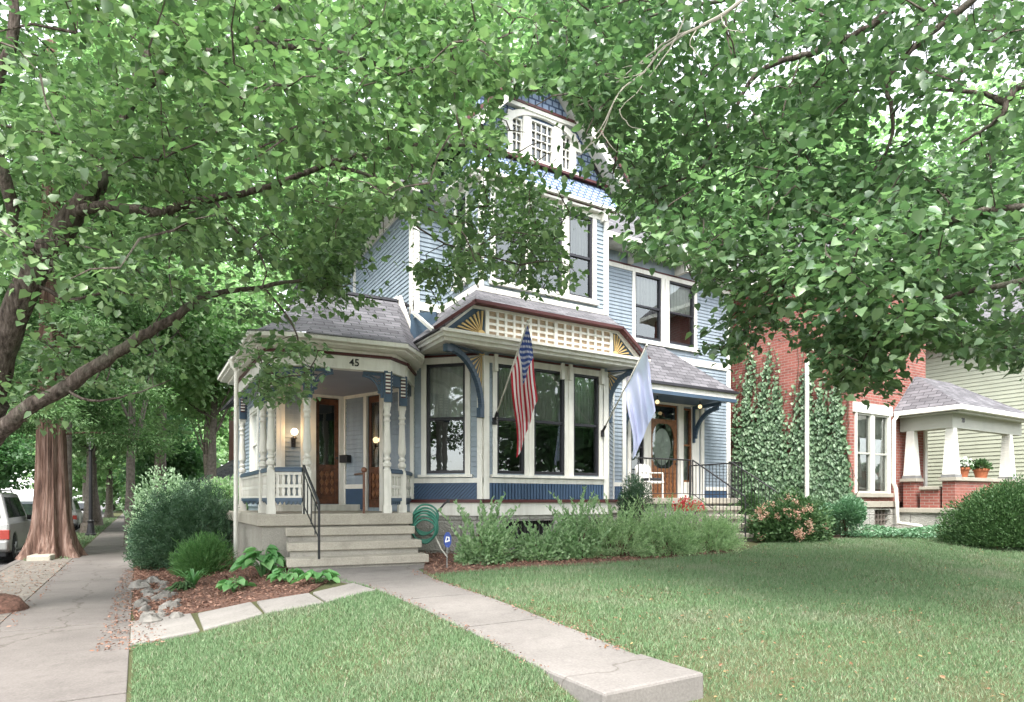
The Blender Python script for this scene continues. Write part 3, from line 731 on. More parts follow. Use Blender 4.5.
# skirt roof over the bay
xl, xr = 4.45+tl, 4.45+tr
def poly_roof(name, faces, mat='shingle', th=.05, parent=H):
    mb = MB()
    for f in faces:
        f = [Vector(p) for p in f]; nrm = (f[1]-f[0]).cross(f[2]-f[0]).normalized()
        if nrm.z < 0: f.reverse(); nrm = -nrm
        mb.prism([p-nrm*th for p in f], nrm*th)
    return hb(name, mb, mat, parent)
poly_roof('bay_roof', [[(xl, 9.62, 4.43), (xr, 9.62, 4.43), (8.74, 10.52, 4.96), (5.52, 10.52, 4.96)],
    [(4.33, 9.62, 3.85), (xl, 9.62, 4.43), (5.54, 10.52, 4.97)], [(4.33, 9.62, 3.85), (5.54, 10.52, 4.97), (5.54, 12.08, 4.97), (4.33, 12.08, 3.85)],
    [(9.07, 9.62, 3.85), (xr, 9.62, 4.43), (8.72, 10.52, 4.97)], [(9.07, 9.62, 3.85), (8.72, 10.52, 4.97), (8.72, 12.38, 4.97), (9.07, 12.38, 3.85)],
    [(9.07, 11.0, 3.9), (9.85, 11.0, 3.9), (9.85, 12.38, 4.5), (8.9, 12.38, 4.5)]])
mb = MB()
def bar3(mb, p, q, w, h):
    p, q = Vector(p), Vector(q); d = (q-p).normalized(); s = d.cross(Vector((0, 0, 1))).normalized()*w/2; u = s.cross(d).normalized()*h/2
    mb.add([p-s-u, p+s-u, p+s+u, p-s+u, q-s-u, q+s-u, q+s+u, q-s+u], [(0, 1, 2, 3), (7, 6, 5, 4), (0, 4, 5, 1), (1, 5, 6, 2), (2, 6, 7, 3), (3, 7, 4, 0)])
bar3(mb, (4.30, 9.655, 3.86), (xl, 9.655, 4.41), .14, .055); bar3(mb, (xl-.02, 9.655, 4.415), (xr+.02, 9.655, 4.415), .14, .055); bar3(mb, (9.1, 9.655, 3.86), (xr, 9.655, 4.41), .14, .055)
hb('red_roof_edge', mb, 'red')
# big curved corner brackets with small sunbursts
def bigbracket(A, B, ztop, zbot, flip=False):
    fr = Fr(A, B) ; mb = MB(); L = fr.L
    # arm leaves the soffit corner (s=0) and sweeps down to the wall (s=L)
    out = []; inn = []
    for i in range(15):
        t = i/14*math.pi/2
        out.append((L-.02-(L)*math.cos(t)*1.0, ztop-.02-(1-math.cos(0))-(ztop-zbot)*0-((ztop-zbot)*(1-math.cos(math.asin(min(1, i/14))))) ))
    # quarter ellipse centred at (0, zbot): from (0, ztop) to (L, zbot)
    out = [(L*math.sin(t), zbot+(ztop-zbot)*math.cos(t)) for t in np.linspace(0, math.pi/2, 16)]
    inn = [((L-.085)*math.sin(t), zbot+(ztop-zbot-.10)*math.cos(t)) for t in np.linspace(0, math.pi/2, 16)]
    for i in range(15): fr.poly(mb, [inn[i], inn[i+1], out[i+1], out[i]], -.045, .045)
    fr.box(mb, -.10, .02, ztop-.13, ztop, -.055, .055); fr.box(mb, L-.12, L-.01, zbot-.16, zbot+.02, -.05, .05)
    fr.box(mb, 0, L-.02, ztop-.012, ztop+.02, -.05, .05)
    hb('curved_bracket', mb, 'slate', bevel=.008)
    c = (L-.03, ztop-.03); pts = [((L)*math.sin(t), zbot+(ztop-zbot)*math.cos(t)) for t in np.linspace(.55, 1.3, 8)]
    sunburst(fr, c, pts, -.012, .012, k=7)
    mb = MB(); fr.poly(mb, [c]+pts, -.006, .006); hb('bracket_panel', mb, 'slate')
bigbracket((4.62, 9.80), (5.45, 10.115), 3.64, 2.62)
bigbracket((8.80, 9.80), (8.43, 10.20), 3.64, 2.72)
# ---- first floor (upper) walls: tower, main body, right wing
hT = [hole(fT, 494.5, 525, 5.2, 6.95), hole(fT, 531, 561.5, 5.2, 6.95), hole(fT, 568.3, 592, 5.2, 6.95)]
a_, b_ = sorted((fTs.s_at(457.5), fTs.s_at(467))); hTs = (a_, b_, 5.3, 6.95)
hW = [hole(fW, 634.6, 660.6, 5.25, 6.95), hole(fW, 668.6, 693.7, 5.25, 6.95)]
mb = MB(); fT.wall(mb, 0, fT.L, 4.3, 7.15, -.16, 0, hT); fTs.wall(mb, 0, fTs.L, 4.3, 7.15, -.16, 0, [hTs]); fTr.box(mb, 0, fTr.L, 4.3, 7.15, -.16, 0)
fM.box(mb, 0, fM.L, 3.8, 7.4, -.16, 0); fMs.box(mb, 0, fMs.L, 3.8, 7.4, -.16, 0); fM2.box(mb, 0, fM2.L, 3.4, 7.2, -.16, 0); fM3.box(mb, 0, fM3.L-.17, 3.4, 7.2, -.16, 0)
fWw = Fr((8.71, 12.39), (14.9, 12.39)); fWw.wall(mb, 0, 1.2, 4.3, 7.4, -.18, 0)
hb('upper_wall', mb, 'blue')
dr = hole(fE, 650, 677.5, 1.0, 3.55); sl = hole(fE, 682.5, 691, 1.45, 3.5); sl0 = hole(fE, 630, 643, 1.2, 3.5)
hWE = [hole(fE, 634.6, 660.6, 5.25, 6.95), hole(fE, 668.6, 693.7, 5.25, 6.95)]
mb = MB(); fBay.wall(mb, 0, fBay.L, .96, 3.9, -.18, 0, holesB); fCL.wall(mb, 0, fCL.L, .96, 3.9, -.18, 0, [holeCL])
fCR.wall(mb, 0, fCR.L, .96, 3.9, -.18, 0); fB2.box(mb, 0, fB2.L, .96, 4.3, -.18, 0); fB2s.box(mb, 0, fB2s.L, .96, 4.3, -.18, 0)
d1 = hole(fD, 315.5, 342, .87, 3.05); d2 = hole(fK, 368, 381, .80, 3.05); d1 = (d1[0], min(d1[1], fD.L-.12), .87, 3.05)
fK.wall(mb, 0, fK.L, .7, 4.0, -.18, 0, [d2]); fD.wall(mb, 0, fD.L, .7, 4.0, -.18, 0, [d1])
fE.wall(mb, -.2, fE.L, .9, 7.5, -.18, 0, [dr, sl, sl0]+hWE); fER.box(mb, .18, fER.L, -.3, 7.5, -.18, 0)
fS.wall(mb, 0, fS.L, .7, 3.7, -.18, 0, [hS])
hb('ground_floor_wall', mb, 'blue')
mb = MB()
fT.siding(mb, .0, fT.L, 4.98, 7.0, [(hT[0][0]-.1, hT[2][1]+.1, 5.05, 7.1)])
fTs.siding(mb, 0, fTs.L, 5.0, 7.05, [(hTs[0]-.1, hTs[1]+.1, 5.2, 7.1)])
fM.siding(mb, 0, fM.L, 4.3, 7.15); fMs.siding(mb, 0, fMs.L, 4.2, 7.1); fM2.siding(mb, 0, fM2.L, 4.2, 7.1); fM3.siding(mb, 0, fM3.L, 4.2, 7.1)
fE.siding(mb, 0, fE.L, 4.6, 7.0, [(hWE[0][0]-.1, hWE[1][1]+.1, 5.1, 7.1)])
fER.siding(mb, 0, fER.L, 0, 7.4)
hb('clapboard_siding', mb, 'blue')
mb = MB()
for fr, hs, zt_ in ((fT, hT, 7.0), (fE, hWE, 7.0)):
    c = [hs[0][0]-.1]+[v for h in hs for v in (h[0], h[1])]+[hs[-1][1]+.1]
    for i in range(0, len(c), 2): fr.box(mb, c[i], c[i+1], 5.2, 6.95, 0, .035)
    fr.box(mb, c[0]-.03, c[-1]+.03, 5.10, 5.2, 0, .08); fr.box(mb, 0, fr.L, 6.95, 7.06, 0, .04)
    for i in range(2, len(c)-2, 2): fr.box(mb, (c[i]+c[i+1])/2-.025, (c[i]+c[i+1])/2+.025, 5.2, 6.95, .035, .06)
fT.box(mb, 0, .11, 4.98, 6.95, 0, .045); fT.box(mb, fT.L-.11, fT.L, 4.98, 6.95, 0, .045); fT.box(mb, .0, fT.L, 4.93, 5.03, 0, .05)
fTs.box(mb, hTs[0]-.1, hTs[0], 5.3, 7.0, 0, .035); fTs.box(mb, hTs[1], hTs[1]+.1, 5.3, 7.0, 0, .035); fTs.box(mb, hTs[0]-.13, hTs[1]+.13, 5.2, 5.3, 0, .08); fTs.box(mb, 0, fTs.L, 7.0, 7.1, 0, .04)
fTs.box(mb, 0, fTs.L, 4.93, 5.05, 0, .05); fM.box(mb, 0, .12, 4.1, 7.2, 0, .045); fMs.box(mb, fMs.L-.12, fMs.L, 4.1, 7.2, 0, .045); fMs.box(mb, 0, .12, 4.1, 7.15, 0, .045); fM.box(mb, 0, fM.L, 4.88, 5.05, .0, .04)
fMs.box(mb, 0, fMs.L, 7.1, 7.24, 0, .05); fM2.box(mb, 0, fM2.L, 7.1, 7.24, 0, .05); fTr.box(mb, 0, .12, 4.98, 7.1, 0, .045)
fE.box(mb, fE.L-.14, fE.L, .5, 6.95, 0, .045); fE.box(mb, 0, fE.L, 4.72, 4.9, 0, .04)
fER.box(mb, 0, .14, .5, 7.3, 0, .045)
hb('upper_trim', mb, 'white')
for h in hT: window(fT, h, cov=.45, curtain='shade')
window(fTs, hTs, cov=.6)
window(fE, hWE[0], cov=.5, curtain='shade'); window(fE, hWE[1], cov=.5)
# tower cornice, fish-scale skirt, gable with arched window trio
mb = MB(); mb.box(5.40, 8.86, 10.36, 10.5, 7.06, 7.10); mb.box(5.36, 8.90, 10.30, 10.5, 7.14, 7.20); mb.box(5.30, 5.55, 10.5, 12.0, 7.12, 7.2); mb.box(8.71, 8.90, 10.5, 12.2, 7.12, 7.2)
for x in (5.6, 6.55, 7.5, 8.55): mb.box(x-.04, x+.04, 10.34, 10.5, 6.9, 7.14)
hb('tower_cornice', mb, 'white')
mb = MB(); mb.box(5.42, 8.84, 10.38, 10.5, 7.10, 7.14); mb.box(5.42, 8.84, 10.62, 10.78, 7.80, 7.85); hb('red_moulding', mb, 'red')
poly_roof('fishscale_skirt', [[(5.34, 10.32, 7.21), (8.92, 10.32, 7.21), (8.76, 10.74, 7.82), (5.50, 10.74, 7.82)], [(5.34, 10.32, 7.21), (5.50, 10.74, 7.82), (5.5, 12.2, 7.82), (5.34, 12.2, 7.21)], [(8.92, 10.32, 7.21), (8.76, 10.74, 7.82), (8.76, 12.2, 7.82), (8.92, 12.2, 7.21)]], 'scale')
fg = Fr((5.45, 10.8), (8.81, 10.8)); cs = fg.L/2
ga = [(cs-.95, cs-.52, 8.0, 8.55), (cs-.36, cs+.36, 8.0, 8.72), (cs+.52, cs+.95, 8.0, 8.55)]
def s2(px): return fg.s_at(px)
ga = [(s2(511), s2(522), 7.95, 8.72), (s2(530), s2(553), 7.95, 8.80), (s2(561), s2(571), 7.95, 8.72)]
cs = (ga[1][0]+ga[1][1])/2
mb = MB(); fg.wall(mb, .3, fg.L-.3, 7.85, 8.9, -.16, 0, ga)
fg.poly(mb, [(-.05, 7.85), (.3, 7.85), (.3, 8.3)], -.16, 0); fg.poly(mb, [(fg.L+.05, 7.85), (fg.L-.3, 8.3), (fg.L-.3, 7.85)], -.16, 0)
fg.poly(mb, [(.3, 8.9), (fg.L-.3, 8.9), (fg.L-.62, 9.03), (fg.L/2, 9.85), (.62, 9.03)], -.16, 0)
hb('gable_wall', mb, 'scale')
mb = MB()
c = [ga[0][0]-.1]+[v for h in ga for v in (h[0], h[1])]+[ga[-1][1]+.1]
for i in range(0, len(c), 2): fg.box(mb, c[i], c[i+1], 7.9, 8.80, 0, .05)
fg.box(mb, c[0]-.05, c[-1]+.05, 7.86, 7.96, 0, .09)
# arched head over the trio
r0, r1 = (c[-1]-c[0])/2, (c[-1]-c[0])/2+.16; cc = (c[0]+c[-1])/2
for i in range(18):
    t0, t1 = math.pi*i/18, math.pi*(i+1)/18
    fg.poly(mb, [(cc+r0*.98*math.cos(t), 8.42+.44*math.sin(t)) for t in (t0, t1)]+[(cc+(r1)*math.cos(t), 8.42+.55*math.sin(t)) for t in (t1, t0)], .0, .07)
hb('arched_window_trim', mb, 'white')
for h in ga:
    w = window(fg, h, style='x', cov=1 if h is ga[1] else .6, curtain=None, mat='white', fw=.035)
    mb = MB(); n_ = 4 if h is ga[1] else 2
    for i in range(1, n_): a = h[0]+(h[1]-h[0])*i/n_; fg.box(mb, a-.009, a+.009, h[2], h[3], -.035, .0)
    for z in (8.25, 8.42, 8.58): fg.box(mb, h[0], h[1], z-.009, z+.009, -.034, .001)
    mb.build('glazing_bars', M['white'], w)
mb = MB()
for sx in (-1, 1):
    m_ = fg.L/2
    def q(a, z): return fg.p(m_+sx*a, z, 0)
    # raking boards at about 45 degrees with deep white soffits
    p0, p1 = fg.p(m_+sx*2.05, 7.70, .0), fg.p(m_, 9.98, .0)
    d = Vector((0, -.42, 0)); th = Vector((sx*.05, 0, .06))
    mb.add([p0, p1, p1+d, p0+d, p0+th, p1+th, p1+th+d, p0+th+d], [(0, 1, 2, 3), (7, 6, 5, 4), (0, 4, 5, 1), (1, 5, 6, 2), (2, 6, 7, 3), (3, 7, 4, 0)])
    bar3(mb, p0+Vector((0, -.44, -.03)), p1+Vector((0, -.44, -.03)), .05, .24)
hb('bargeboard', mb, 'white')
mb = MB()
for sx in (-1, 1):
    p0, p1 = fg.p(fg.L/2+sx*2.08, 7.73, .45), fg.p(fg.L/2, 10.02, .45); bar3(mb, p0+Vector((0, -.03, .08)), p1+Vector((0, -.03, .08)), .07, .06)
fg.box(mb, .3, fg.L-.3, 8.98, 9.03, 0, .12)
hb('red_roof_edge', mb, 'red')
mb = MB(); fg.box(mb, .3, fg.L-.3, 8.90, 8.978, 0, .10); hb('gable_cornice', mb, 'white')
poly_roof('tower_roof', [[(5.03, 10.3, 7.80), (7.13, 10.3, 10.1), (7.13, 14.5, 10.1), (5.03, 14.5, 7.8)], [(9.23, 10.3, 7.80), (7.13, 10.3, 10.1), (7.13, 14.5, 10.1), (9.23, 14.5, 7.8)]])
# main roof + wing roof
poly_roof('main_roof', [[(4.4, 11.7, 7.25), (4.4, 16.6, 7.25), (8.5, 15, 10.5), (8.5, 13, 10.5)], [(4.4, 11.7, 7.25), (8.5, 13, 10.5), (5.6, 11.7, 7.26)], [(4.4, 16.6, 7.25), (8.5, 15, 10.5), (15.4, 20, 7.4), (15.4, 20.2, 7.4)],
    [(8.4, 11.85, 7.45), (15.4, 11.85, 7.45), (12.5, 15, 10.2), (8.5, 15, 10.4)], [(15.4, 11.85, 7.45), (15.4, 20, 7.45), (12.5, 15, 10.2)], [(3.95, 15.7, 7.2), (5.2, 15.7, 7.8), (5.2, 19.2, 7.8), (3.95, 19.2, 7.2)]])
poly_roof('wing_roof', [[(2.0, 14.3, 3.5), (2.0, 19.3, 3.5), (4.6, 19.3, 4.95), (4.6, 14.3, 4.95)]])
mb = MB(); mb.box(8.9, 15.4, 11.85, 12.4, 7.38, 7.42); mb.box(8.9, 15.45, 11.80, 11.90, 7.38, 7.52); mb.box(4.4, 4.87, 11.7, 16.6, 7.16, 7.2)
for x in (9.3, 11.0, 12.7, 14.4): mb.box(x-.05, x+.05, 11.95, 12.38, 7.1, 7.38)
hb('eaves', mb, 'porchwhite')
mb = MB(); bar3(mb, (4.38, 11.7, 7.22), (4.38, 16.6, 7.22), .08, .09); fE.box(mb, 0, fE.L, 7.06, 7.10, 0, .05); hb('red_roof_edge', mb, 'red')
mb = MB()
for i in range(8):
    t0, t1 = i/8*math.pi/2, (i+1)/8*math.pi/2
    mb.prism([(9.05, 12.35-.9*math.sin(t), 6.55+.75*math.cos(t)*0+.75*(math.sin(t))) for t in (t0, t1)]+[(9.05, 12.35-.9*math.sin(t), 6.68+.70*math.sin(t)) for t in (t1, t0)], (.09, 0, 0))
hb('eave_bracket', mb, 'slate')
# unseen blocks added inside so no daylight leaks through the hollow house
mb = MB(); mb.box(5.7, 8.5, 11.2, 13.2, .5, 7.1); mb.box(5.2, 14.6, 13.5, 18.8, 0, 7.1); mb.box(2.6, 4.3, 16.4, 18.8, 0, 3.4); mb.box(2.6, 5.2, 13.5, 16.3, 0, 3.4); mb.box(5.9, 8.4, 11.7, 13.4, 7.1, 9.0); mb.box(4.9, 5.6, 12.6, 16.2, 0, 7.1)
hb('daylight_blocker', mb, 'dark')
# ================================================================ CORNER PORCH
pA, pB, pC, pD = P(307, 10.0), P(387, 10.5), P(271, 9.95), P(402, 10.95)
pM = Vector((pC.x, 11.24, 0)); pN = Vector((pC.x, 13.7, 0))
FZ = .73
fSt = Fr((1.84, 9.35), (3.90, 9.06))
def stp(a, n): q = fSt.p(a, 0, n); return (q.x, q.y)
ln = lambda x: stp(0, -.87)[1]-.1408*(x-stp(0, -.87)[0])
slabpoly = [(1.58, ln(1.58)), (4.0, ln(4.0)), (4.43, 11.12), (3.70, 12.93), (2.34, 12.93), (2.34, 14.3), (1.58, 14.3)]
mb = MB(); mb.slab(slabpoly, FZ-.19, FZ); hb('porch_floor', mb, 'step', bevel=.02)
mb = MB(); mb.slab([(1.66, ln(1.66)+.08), (3.93, ln(3.93)+.08), (4.40, 11.12), (4.4, 12), (2.3, 12), (2.3, 14.25), (1.66, 14.25)], -.7, FZ-.191); hb('porch_foundation', mb, 'parge')
mb = MB(); mr = MB()
for k, (z, w0, w1) in enumerate(((.10, 0, 2.10), (.31, .02, 2.06), (.52, .02, 2.02))):
    n1 = -.29*k
    o = MB(); fSt.box(o, w0, w1, z-.125, z, n1-.33, n1+.02); hb('stair_tread', o, 'step', bevel=.012)
    fSt.box(mr, w0+.04, w1-.05, -.5, z-.126, n1-.31, n1-.03)
hb('stair_riser', mr, 'parge')
# turned posts
def post_mesh():
    mb = MB(); w = .058
    mb.box(-w, w, -w, w, 0, .70); mb.box(-w-.012, w+.012, -w-.012, w+.012, 0, .13)
    prof = [(.70, .06), (.73, .062), (.75, .045), (.77, .045), (.79, .068), (.84, .072), (.87, .05), (.885, .042), (.90, .058), (.93, .06), (.95, .042), (.98, .046), (1.03, .066), (1.10, .068), (1.2, .060), (1.45, .05), (1.53, .045), (1.55, .058), (1.57, .058), (1.585, .044), (1.62, .046), (1.64, .062), (1.67, .062), (1.69, .046), (1.74, .056), (1.79, .060)]
    mb.lathe(prof, (0, 0, 0), 18)
    mb.box(-w, w, -w, w, 1.79, 2.40)
    return mb
def place(mb0, p, ang, name, mat, parent=H, **k):
    m = MB(); c, s = math.cos(ang), math.sin(ang)
    m.v = [(p[0]+x*c-y*s, p[1]+x*s+y*c, p[2]+z) for x, y, z in mb0.v]; m.f = mb0.f; m.m = mb0.m
    return hb(name, m, mat, parent, **k)
pm = post_mesh()
angS = math.atan2(fSt.u.y, fSt.u.x)
pm_block_trim = MB()
for p, a in ((pA, angS), (pB, angS), (pC, angS), (pD, angS), (pM, 0), (pN, 0)):
    po = place(pm, (p.x, p.y, FZ), a, 'porch_post', 'porchwhite')
    # fretwork block on the face of the post top: slate blue with red and white rungs
    m1 = MB(); m1.box(-.066, .066, -.085, -.059, 1.86, 2.38); m1.box(-.045, .045, -.10, -.085, 1.86, 1.93); m1.box(.0595, .08, -.06, .06, 1.86, 2.38)
    place(m1, (p.x, p.y, FZ), a, 'post_fretwork', 'slate', po)
    m1 = MB(); m2 = MB()
    for i in range(6):
        z = 2.0+i*.058; m1.box(-.04, .04, -.096, -.086, z, z+.022); m2.box(-.04, .04, -.095, -.086, z+.025, z+.05)
        m1.box(.081, .09, -.04, .04, z, z+.022); m2.box(.081, .089, -.04, .04, z+.025, z+.05)
    place(m1, (p.x, p.y, FZ), a, 'red_rung', 'red', po); place(m2, (p.x, p.y, FZ), a, 'white_rung', 'white', po)
# beams, frieze and cornice of the porch
def beam(p, q, ext=.0, num=False):
    fr = Fr((p.x, p.y), (q.x, q.y)); mb = MB()
    fr.box(mb, -.05, fr.L+.05, 3.09, 3.30, -.07, .085); return fr, mb
fAB, mb = beam(pA, pB); hb('porch_beam', mb, 'white'); fCA, mb = beam(pC, pA); hb('porch_beam', mb, 'white'); fBD, mb = beam(pB, pD); hb('porch_beam', mb, 'white')
fNC, mb = beam(pN, pC); hb('porch_beam', mb, 'white')
pDF = Vector((4.42, 11.10, 0)); fDF, mb = beam(pD, pDF); hb('porch_beam', mb, 'white')
mb = MB()
for fr in (fAB, fCA, fBD, fNC, fDF): fr.box(mb, -.06, fr.L+.06, 3.301, 3.345, -.07, .12)
hb('red_moulding', mb, 'red')
eave = [(pC.x-.40, 14.3), (pC.x-.40, ln(1.5)+.02-.22), (pA.x-.12, pA.y-.47), (pB.x+.22, pB.y-.42), (pD.x+.38, pD.y-.10), (4.62, 11.0)]
def inset(poly, k, cx=3.0, cy=12.6): return [(x+(cx-x)*k, y+(cy-y)*k) for x, y in poly]
mb = MB()
e1, e2, e3 = inset(eave, .0), inset(eave, .03), inset(eave, .11)
closed = lambda pl: pl+[(4.45, 12.9), (2.2, 14.3)]
mb.slab(closed(e3), 3.346, 3.40); mb.slab(closed(e2), 3.401, 3.44); mb.slab(closed(e1), 3.441, 3.52)
hb('porch_cornice', mb, 'white', bevel=.01)
mb = MB(); mb.slab([(pC.x, pC.y), (pA.x, pA.y), (pB.x, pB.y), (pD.x, pD.y), (4.43, 11.1), (3.7, 12.93), (2.34, 12.93), (2.34, 14.3), (pC.x, 14.3)], 3.10, 3.14); hb('porch_ceiling', mb, 'ceil')
# bell-curved shingle roof in three courses
top = [(2.75, 14.3), (2.72, 12.25), (2.95, 12.0), (4.45, 11.9), (4.62, 12.0), (4.75, 12.1)]
def lv(t): return [(a[0]+(b[0]-a[0])*t, a[1]+(b[1]-a[1])*t) for a, b in zip(eave, top)]
levels = [(0, 3.525), (.12, 3.60), (.35, 3.86), (.62, 4.25), (.85, 4.66), (1, 4.93)]
mb = MB()
for (t0, z0), (t1, z1) in zip(levels, levels[1:]):
    a, b = lv(t0), lv(t1)
    for i in range(len(a)-1): mb.add([(*a[i], z0), (*a[i+1], z0), (*b[i+1], z1), (*b[i], z1)], [(0, 1, 2, 3)])
mb.add([(*p, 4.93) for p in top]+[(4.86, 12.9, 5.2), (4.86, 14.3, 5.2)], [tuple(range(8))])
a = lv(0); mb.add([(*p, 3.525) for p in a]+[(*p, 3.49) for p in a], [(i, i+1, 7+i-1, 6+i) for i in range(5)])
hb('porch_roof', mb, 'shingle')
mb = MB()
for i in range(len(top)-1): bar3(mb, (*top[i], 4.94), (*top[i+1], 4.94), .12, .05)
hb('roof_ridge', mb, 'darkroof')
mb = MB(); bar3(mb, (4.58, 10.98, 3.56), (4.50, 11.9, 5.0), .05, .16); bar3(mb, (4.50, 11.9, 5.0), (4.32, 12.0, 4.85), .05, .12); bar3(mb, (4.40, 9.98, 3.9), (4.50, 11.1, 4.5), .05, .06); bar3(mb, (4.52, 11.1, 4.5), (4.62, 11.5, 3.9), .05, .09)
hb('valley_board', mb, 'white')
mb = MB(); fCL.box(mb, -.02, .5, 3.84, 4.5, -.1, -.02); hb('valley_panel', mb, 'slate')
# number 45
def text(body, loc, ang, size, mat, parent, name='house_number', extr=.004, tilt=math.pi/2):
    cu = bpy.data.curves.new('t', 'FONT'); cu.body = body; cu.size = size; cu.extrude = extr; cu.align_x = 'CENTER'; cu.align_y = 'CENTER'; cu.offset = size*.012
    o = bpy.data.objects.new('t', cu); col.objects.link(o); bpy.context.view_layer.update()
    me = bpy.data.meshes.new_from_object(o); bpy.data.objects.remove(o)
    from mathutils import Matrix
    me.transform(Matrix.Translation(loc) @ Matrix.Rotation(ang, 4, 'Z') @ Matrix.Rotation(tilt, 4, 'X'))
    me.materials.clear()
    return link_mesh(name, me, mat, parent)
a45 = fAB.s_at(353.5); text('45', fAB.p(a45, 3.195, .09), angS, .165, M['black'], H)
# blue fret brackets at the head of the opening
def fret(fr, a0, sg, w=.34, h=.42):
    mb = MB(); z1 = 3.085
    fr.box(mb, min(a0, a0+sg*w), max(a0, a0+sg*w), z1-.055, z1, -.015, .015); fr.box(mb, min(a0, a0+sg*.05), max(a0, a0+sg*.05), z1-h, z1-.055, -.015, .015)
    for r, t in ((.30, .035), (.20, .02)):
        c = (a0+sg*(r+.05), z1-.055-r); pts = []
        for i in range(10):
            t0, t1 = math.pi/2*i/9, math.pi/2*(i+1)/9
            if i == 9: break
            f = lambda tt, rr: (c[0]-sg*rr*math.cos(tt), c[1]+rr*math.sin(tt))
            fr.poly(mb, [f(t0, r), f(t1, r), f(t1, r-t), f(t0, r-t)], -.013, .013)
    for i in range(5): fr.box(mb, min(a0+sg*.05, a0+sg*.10), max(a0+sg*.05, a0+sg*.10), z1-.12-i*.055, z1-.10-i*.055, -.012, .012)
    hb('fret_bracket', mb, 'slate')
fret(fAB, .06, 1); fret(fAB, fAB.L-.06, -1); fret(fCA, .06, 1, .2, .3); fret(fCA, fCA.L-.06, -1, .2, .3)
mb = MB(); fNC.box(mb, .05, fNC.L-.05, 3.0, 3.09, -.03, .03); fBD.box(mb, .05, fBD.L-.05, 2.9, 3.09, -.03, .03); fDF.box(mb, .05, fDF.L-.05, 2.9, 3.09, -.03, .03); hb('frieze_rail', mb, 'slate')
# balustrades
def balustrade(fr, a0, a1, n):
    mb = MB(); fr.box(mb, a0, a1, 1.40, 1.455, -.055, .055); fr.box(mb, a0, a1, 1.455, 1.475, -.04, .04); r = hb('porch_rail', mb, 'slate', bevel=.006)
    mb = MB(); fr.box(mb, a0, a1, 1.355, 1.40, -.03, .03); fr.box(mb, a0, a1, .985, 1.02, -.03, .03); fr.box(mb, a0, a1, 1.15, 1.20, -.02, .02)
    for i in range(n):
        c = a0+(a1-a0)*(i+.5)/n; w = (a1-a0)/n*.30
        for z0, z1 in ((1.02, 1.15), (1.20, 1.355)):
            zm = (z0+z1)/2
            fr.poly(mb, [(c-w*.6, z0), (c+w*.6, z0), (c+w, zm-.02), (c+w, zm+.02), (c+w*.6, z1), (c-w*.6, z1), (c-w, zm+.02), (c-w, zm-.02)], -.02, .02)
    mb.build('balusters', M['porchwhite'], r)
    mb = MB(); fr.box(mb, a0, a1, .93, .985, -.03, .03)
    m = 6
    for i in range(m):
        c0, c1 = a0+(a1-a0)*i/m, a0+(a1-a0)*(i+1)/m; fr.poly(mb, [(c0, .93), ((c0+c1)/2, .87), (c1, .93)], -.012, .012)
    mb.build('scalloped_skirt', M['slate'], r)
balustrade(fCA, .07, fCA.L-.07, 5); balustrade(fBD, .07, fBD.L-.05, 4); balustrade(fNC, .08, fNC.L-.07, 26); balustrade(fDF, .06, fDF.L-.05, 3)
# back wall of the porch
mb = MB(); aL0, aL1 = fD.s_at(284.5), fD.s_at(300.5)
kS0, kS1 = fK.s_at(347), fK.s_at(364.5)
fD.siding(mb, .12, fD.L, 1.0, 3.1, [(d1[0]-.12, fD.L, .7, 3.2), (aL1, d1[0], .7, 3.2), (0, aL0, .7, 3.2)]); fK.siding(mb, kS0-.1, kS1, 1.27, 3.1); fK.siding(mb, d2[1]+.1, fK.L, .75, 3.1)
hb('clapboard_siding', mb, 'blue')
mb = MB()
fD.box(mb, 0, .10, FZ, 3.1, 0, .04); fD.box(mb, .10, aL0, FZ, 3.1, 0, .03); fD.box(mb, aL0-.08, aL0, FZ, 3.1, .03, .05); fD.box(mb, aL1, d1[0]-.12, FZ, 3.1, 0, .03); fD.box(mb, aL1, aL1+.07, FZ, 3.1, .03, .05); fD.box(mb, d1[0]-.12, d1[0], FZ, 3.1, 0, .045); fD.box(mb, d1[0], fD.L, 3.05, 3.1, 0, .045); fD.box(mb, d1[1], fD.L, FZ, 3.05, 0, .045)
fK.box(mb, 0, .07, FZ, 3.1, 0, .04); fK.box(mb, d2[0]-.09, d2[0], FZ, 3.1, 0, .045); fK.box(mb, d2[1], d2[1]+.10, FZ, 3.1, 0, .045); fK.box(mb, 0.07, d2[0]-.09, 1.18, 1.27, 0, .04)
fK.box(mb, 0, fK.L, 3.04, 3.1, .0, .05)
hb('door_casing', mb, 'white')
mb = MB(); fK.box(mb, .07, d2[0]-.09, .76, 1.18, 0, .025); hb('blue_dado_panel', mb, 'deepblue')
